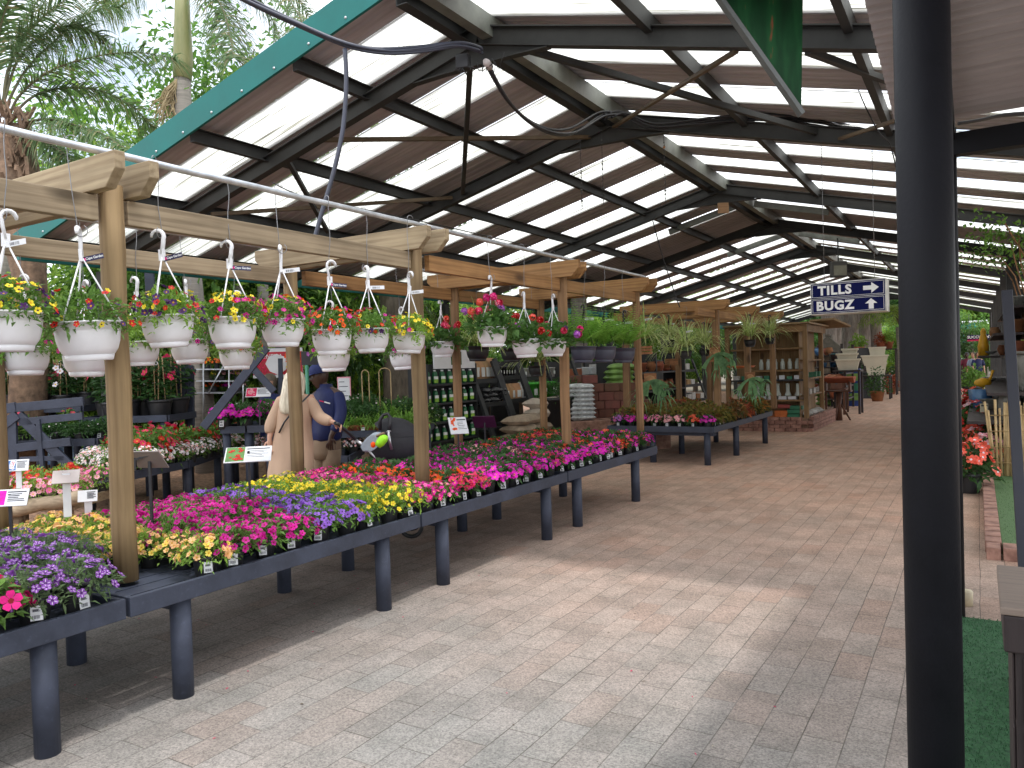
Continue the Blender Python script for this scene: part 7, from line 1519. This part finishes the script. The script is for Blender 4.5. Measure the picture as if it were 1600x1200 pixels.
t = thing('succulents_sign', 'dark banner sign reading SUCCULENTS with a pink underline', 'sign', P(1532, 528, 28), .06); MB().box(-.42, .42, 0, .03, -.11, .12).build('board', M_navy, t); MB().box(-.42, .1, -.006, -.001, -.11, -.05).build('underline', F['rose'], t); text(t, 'lettering', 'SUCCULENTS', .135, M_signw, (0, -.008, .035), bold=.004); mb = MB(); mb.tube([(-.35, .015, .12), (-.35, .015, .9)], .008, 5); mb.tube([(.35, .015, .12), (.35, .015, .9)], .008, 5); mb.build('hanging_rod', M_wire, t)
def standing(label, px, D, shirt, trou, skin, hair, yaw, h=1.7):
    o = P(px, 570, D); o.z = 0; t = thing('person', label, 'person', o, yaw); s = h/1.7; sk = Skel(); r0 = sk.add((0, 0, .95*s), (.13, .09)); ch = sk.chain(r0, ((0, 0, 1.15*s), (.12, .09)), ((0, 0, 1.36*s), (.13, .085))); sk.chain(ch, ((0, .01, 1.46*s), .048), ((0, .015, 1.53*s), .046))
    for x in (-1, 1):
        sk.chain(r0, ((x*.09, 0, .8*s), .08), ((x*.1, .02, .47*s), .055), ((x*.1, 0, .1*s), .036), ((x*.11, .12, .04), .034)); w_ = sk.chain(ch, ((x*.17, 0, 1.38*s), .05), ((x*.22, .02, 1.12*s), .038), ((x*.2, .12, .9*s), .026)); sk.hand(w_, V(0, .4, -1), V(x, 0, 0), .4)
    mb = sk.mb(MB(), 0, sub=1); M = head_into(mb, V(0, .03, 1.585*s), 0, .95*s); mb.build('body', skin, t)
    ring = lambda z, w, d: [V(w*math.cos(2*pi*j/18), d*math.sin(2*pi*j/18), z*s) for j in range(18)]
    mb = MB(); mb.loft([ring(*r_) for r_ in ((.88, .17, .13), (1.0, .165, .125), (1.2, .165, .125), (1.36, .18, .11), (1.42, .12, .08), (1.44, .06, .06))]); [mb.tube([(x*.16, 0, 1.38*s), (x*.21, .01, 1.22*s), (x*.225, .02, 1.14*s)], [.065, .062, .06], 10) for x in (-1, 1)]; mb.build('shirt', shirt, t)
    mb = MB(); [mb.tube([(x*.08, 0, .95*s), (x*.1, .02, .5*s), (x*.1, 0, .08*s)], [.1, .08, .07], 10) for x in (-1, 1)]; mb.build('trousers', trou, t)
    mb = MB(); mb.lathe([(0, .14), (.05, .132), (.086, .1), (.098, .05), (.09, -.03), (.05, -.07)], 16, M=M@Matrix.Translation(V(0, -.028, .004))@Matrix.Scale(.86, 4, V(0, 1, 0))); mb.build('hair', hair, t); return t
standing('distant shopper in a pale blue shirt beyond the far right opening', 1521, 33, mat('pale_blue_cloth', (.35, .45, .6), .8), M_cable, M_skinL, M_dhair, 2.6); standing('distant shopper in a dark red top beyond the far right opening', 1511, 34, mat('dark_red_cloth', (.2, .03, .06), .8), M_cable, M_skinD, M_ink, 2.9); standing('distant shopper in a navy shirt at the far right opening', 1528, 32, M_jack, M_khaki, M_skinL, M_dhair, 3.6)
bushpot('leafy green plant at the far opening before the shoppers', gp(1514, 604), 1.8, G1, M_black); bushpot('low green shrub beyond the red flowering pots', gp(1520, 625), 1.4, G1, M_black)
# prototypes parked below ground are removed; their copies stay
for vs in VAR.values():
    for t in vs:
        for k in KIDS.get(t.name, []): bpy.data.objects.remove(k)
        bpy.data.objects.remove(t)
for o in COL.objects:
    if 'label' in o and not 4 <= len(o['label'].split()) <= 16: print('LABELLEN', o.name, o['label'])
SUN_E, SUN_A, SKY_K, CLOUD, EXPO = 1.5, 3.5, .15, 12.6, .42
# ---------------------------------------------------------------- daylight
sd = V(.21, -.11, 1).normalized()
sl = bpy.data.lights.new('sun', 'SUN'); sl.energy = SUN_E; sl.angle = rad(SUN_A); sl.color = (1, .98, .955)
so = bpy.data.objects.new('sun', sl); COL.objects.link(so); so.rotation_euler = sd.to_track_quat('Z', 'Y').to_euler()
w = bpy.data.worlds.new('World'); S.world = w; w.use_nodes = True; nt = w.node_tree; nt.nodes.clear(); N, L = nt.nodes.new, nt.links.new
o = N('ShaderNodeOutputWorld'); bg = N('ShaderNodeBackground'); sk = N('ShaderNodeTexSky'); sk.sky_type = 'NISHITA'; sk.sun_disc = False
el = math.asin(sd.z); sk.sun_elevation = el; sk.sun_rotation = math.atan2(sd.x, sd.y); sk.air_density = 1.1; sk.dust_density = 1.5
tc = N('ShaderNodeTexCoord'); n = noise(N, L, tc.outputs['Generated'], 2.6, 7, .6)
cl = ramp(N, L, n, [(.36, (.25, .25, .25)), (.50, (1, 1, 1))])
mx = N('ShaderNodeMix'); mx.data_type = 'RGBA'; L(cl, mx.inputs[0]); L(sk.outputs[0], mx.inputs[6]); mx.inputs[7].default_value = (CLOUD*.97, CLOUD*1.0, CLOUD*1.05, 1)
L(mx.outputs[2], bg.inputs[0]); bg.inputs[1].default_value = SKY_K; L(bg.outputs[0], o.inputs[0])
S.view_settings.view_transform = 'Standard'; S.view_settings.look = 'None'; S.view_settings.gamma = 1; S.view_settings.exposure = EXPO
S.render.engine = 'CYCLES'; c = S.cycles; c.max_bounces = 8; c.diffuse_bounces = 4; c.transmission_bounces = 4; c.transparent_max_bounces = 6; c.use_denoising = True; c.caustics_reflective = False; c.caustics_refractive = False
c.sample_clamp_indirect = 8
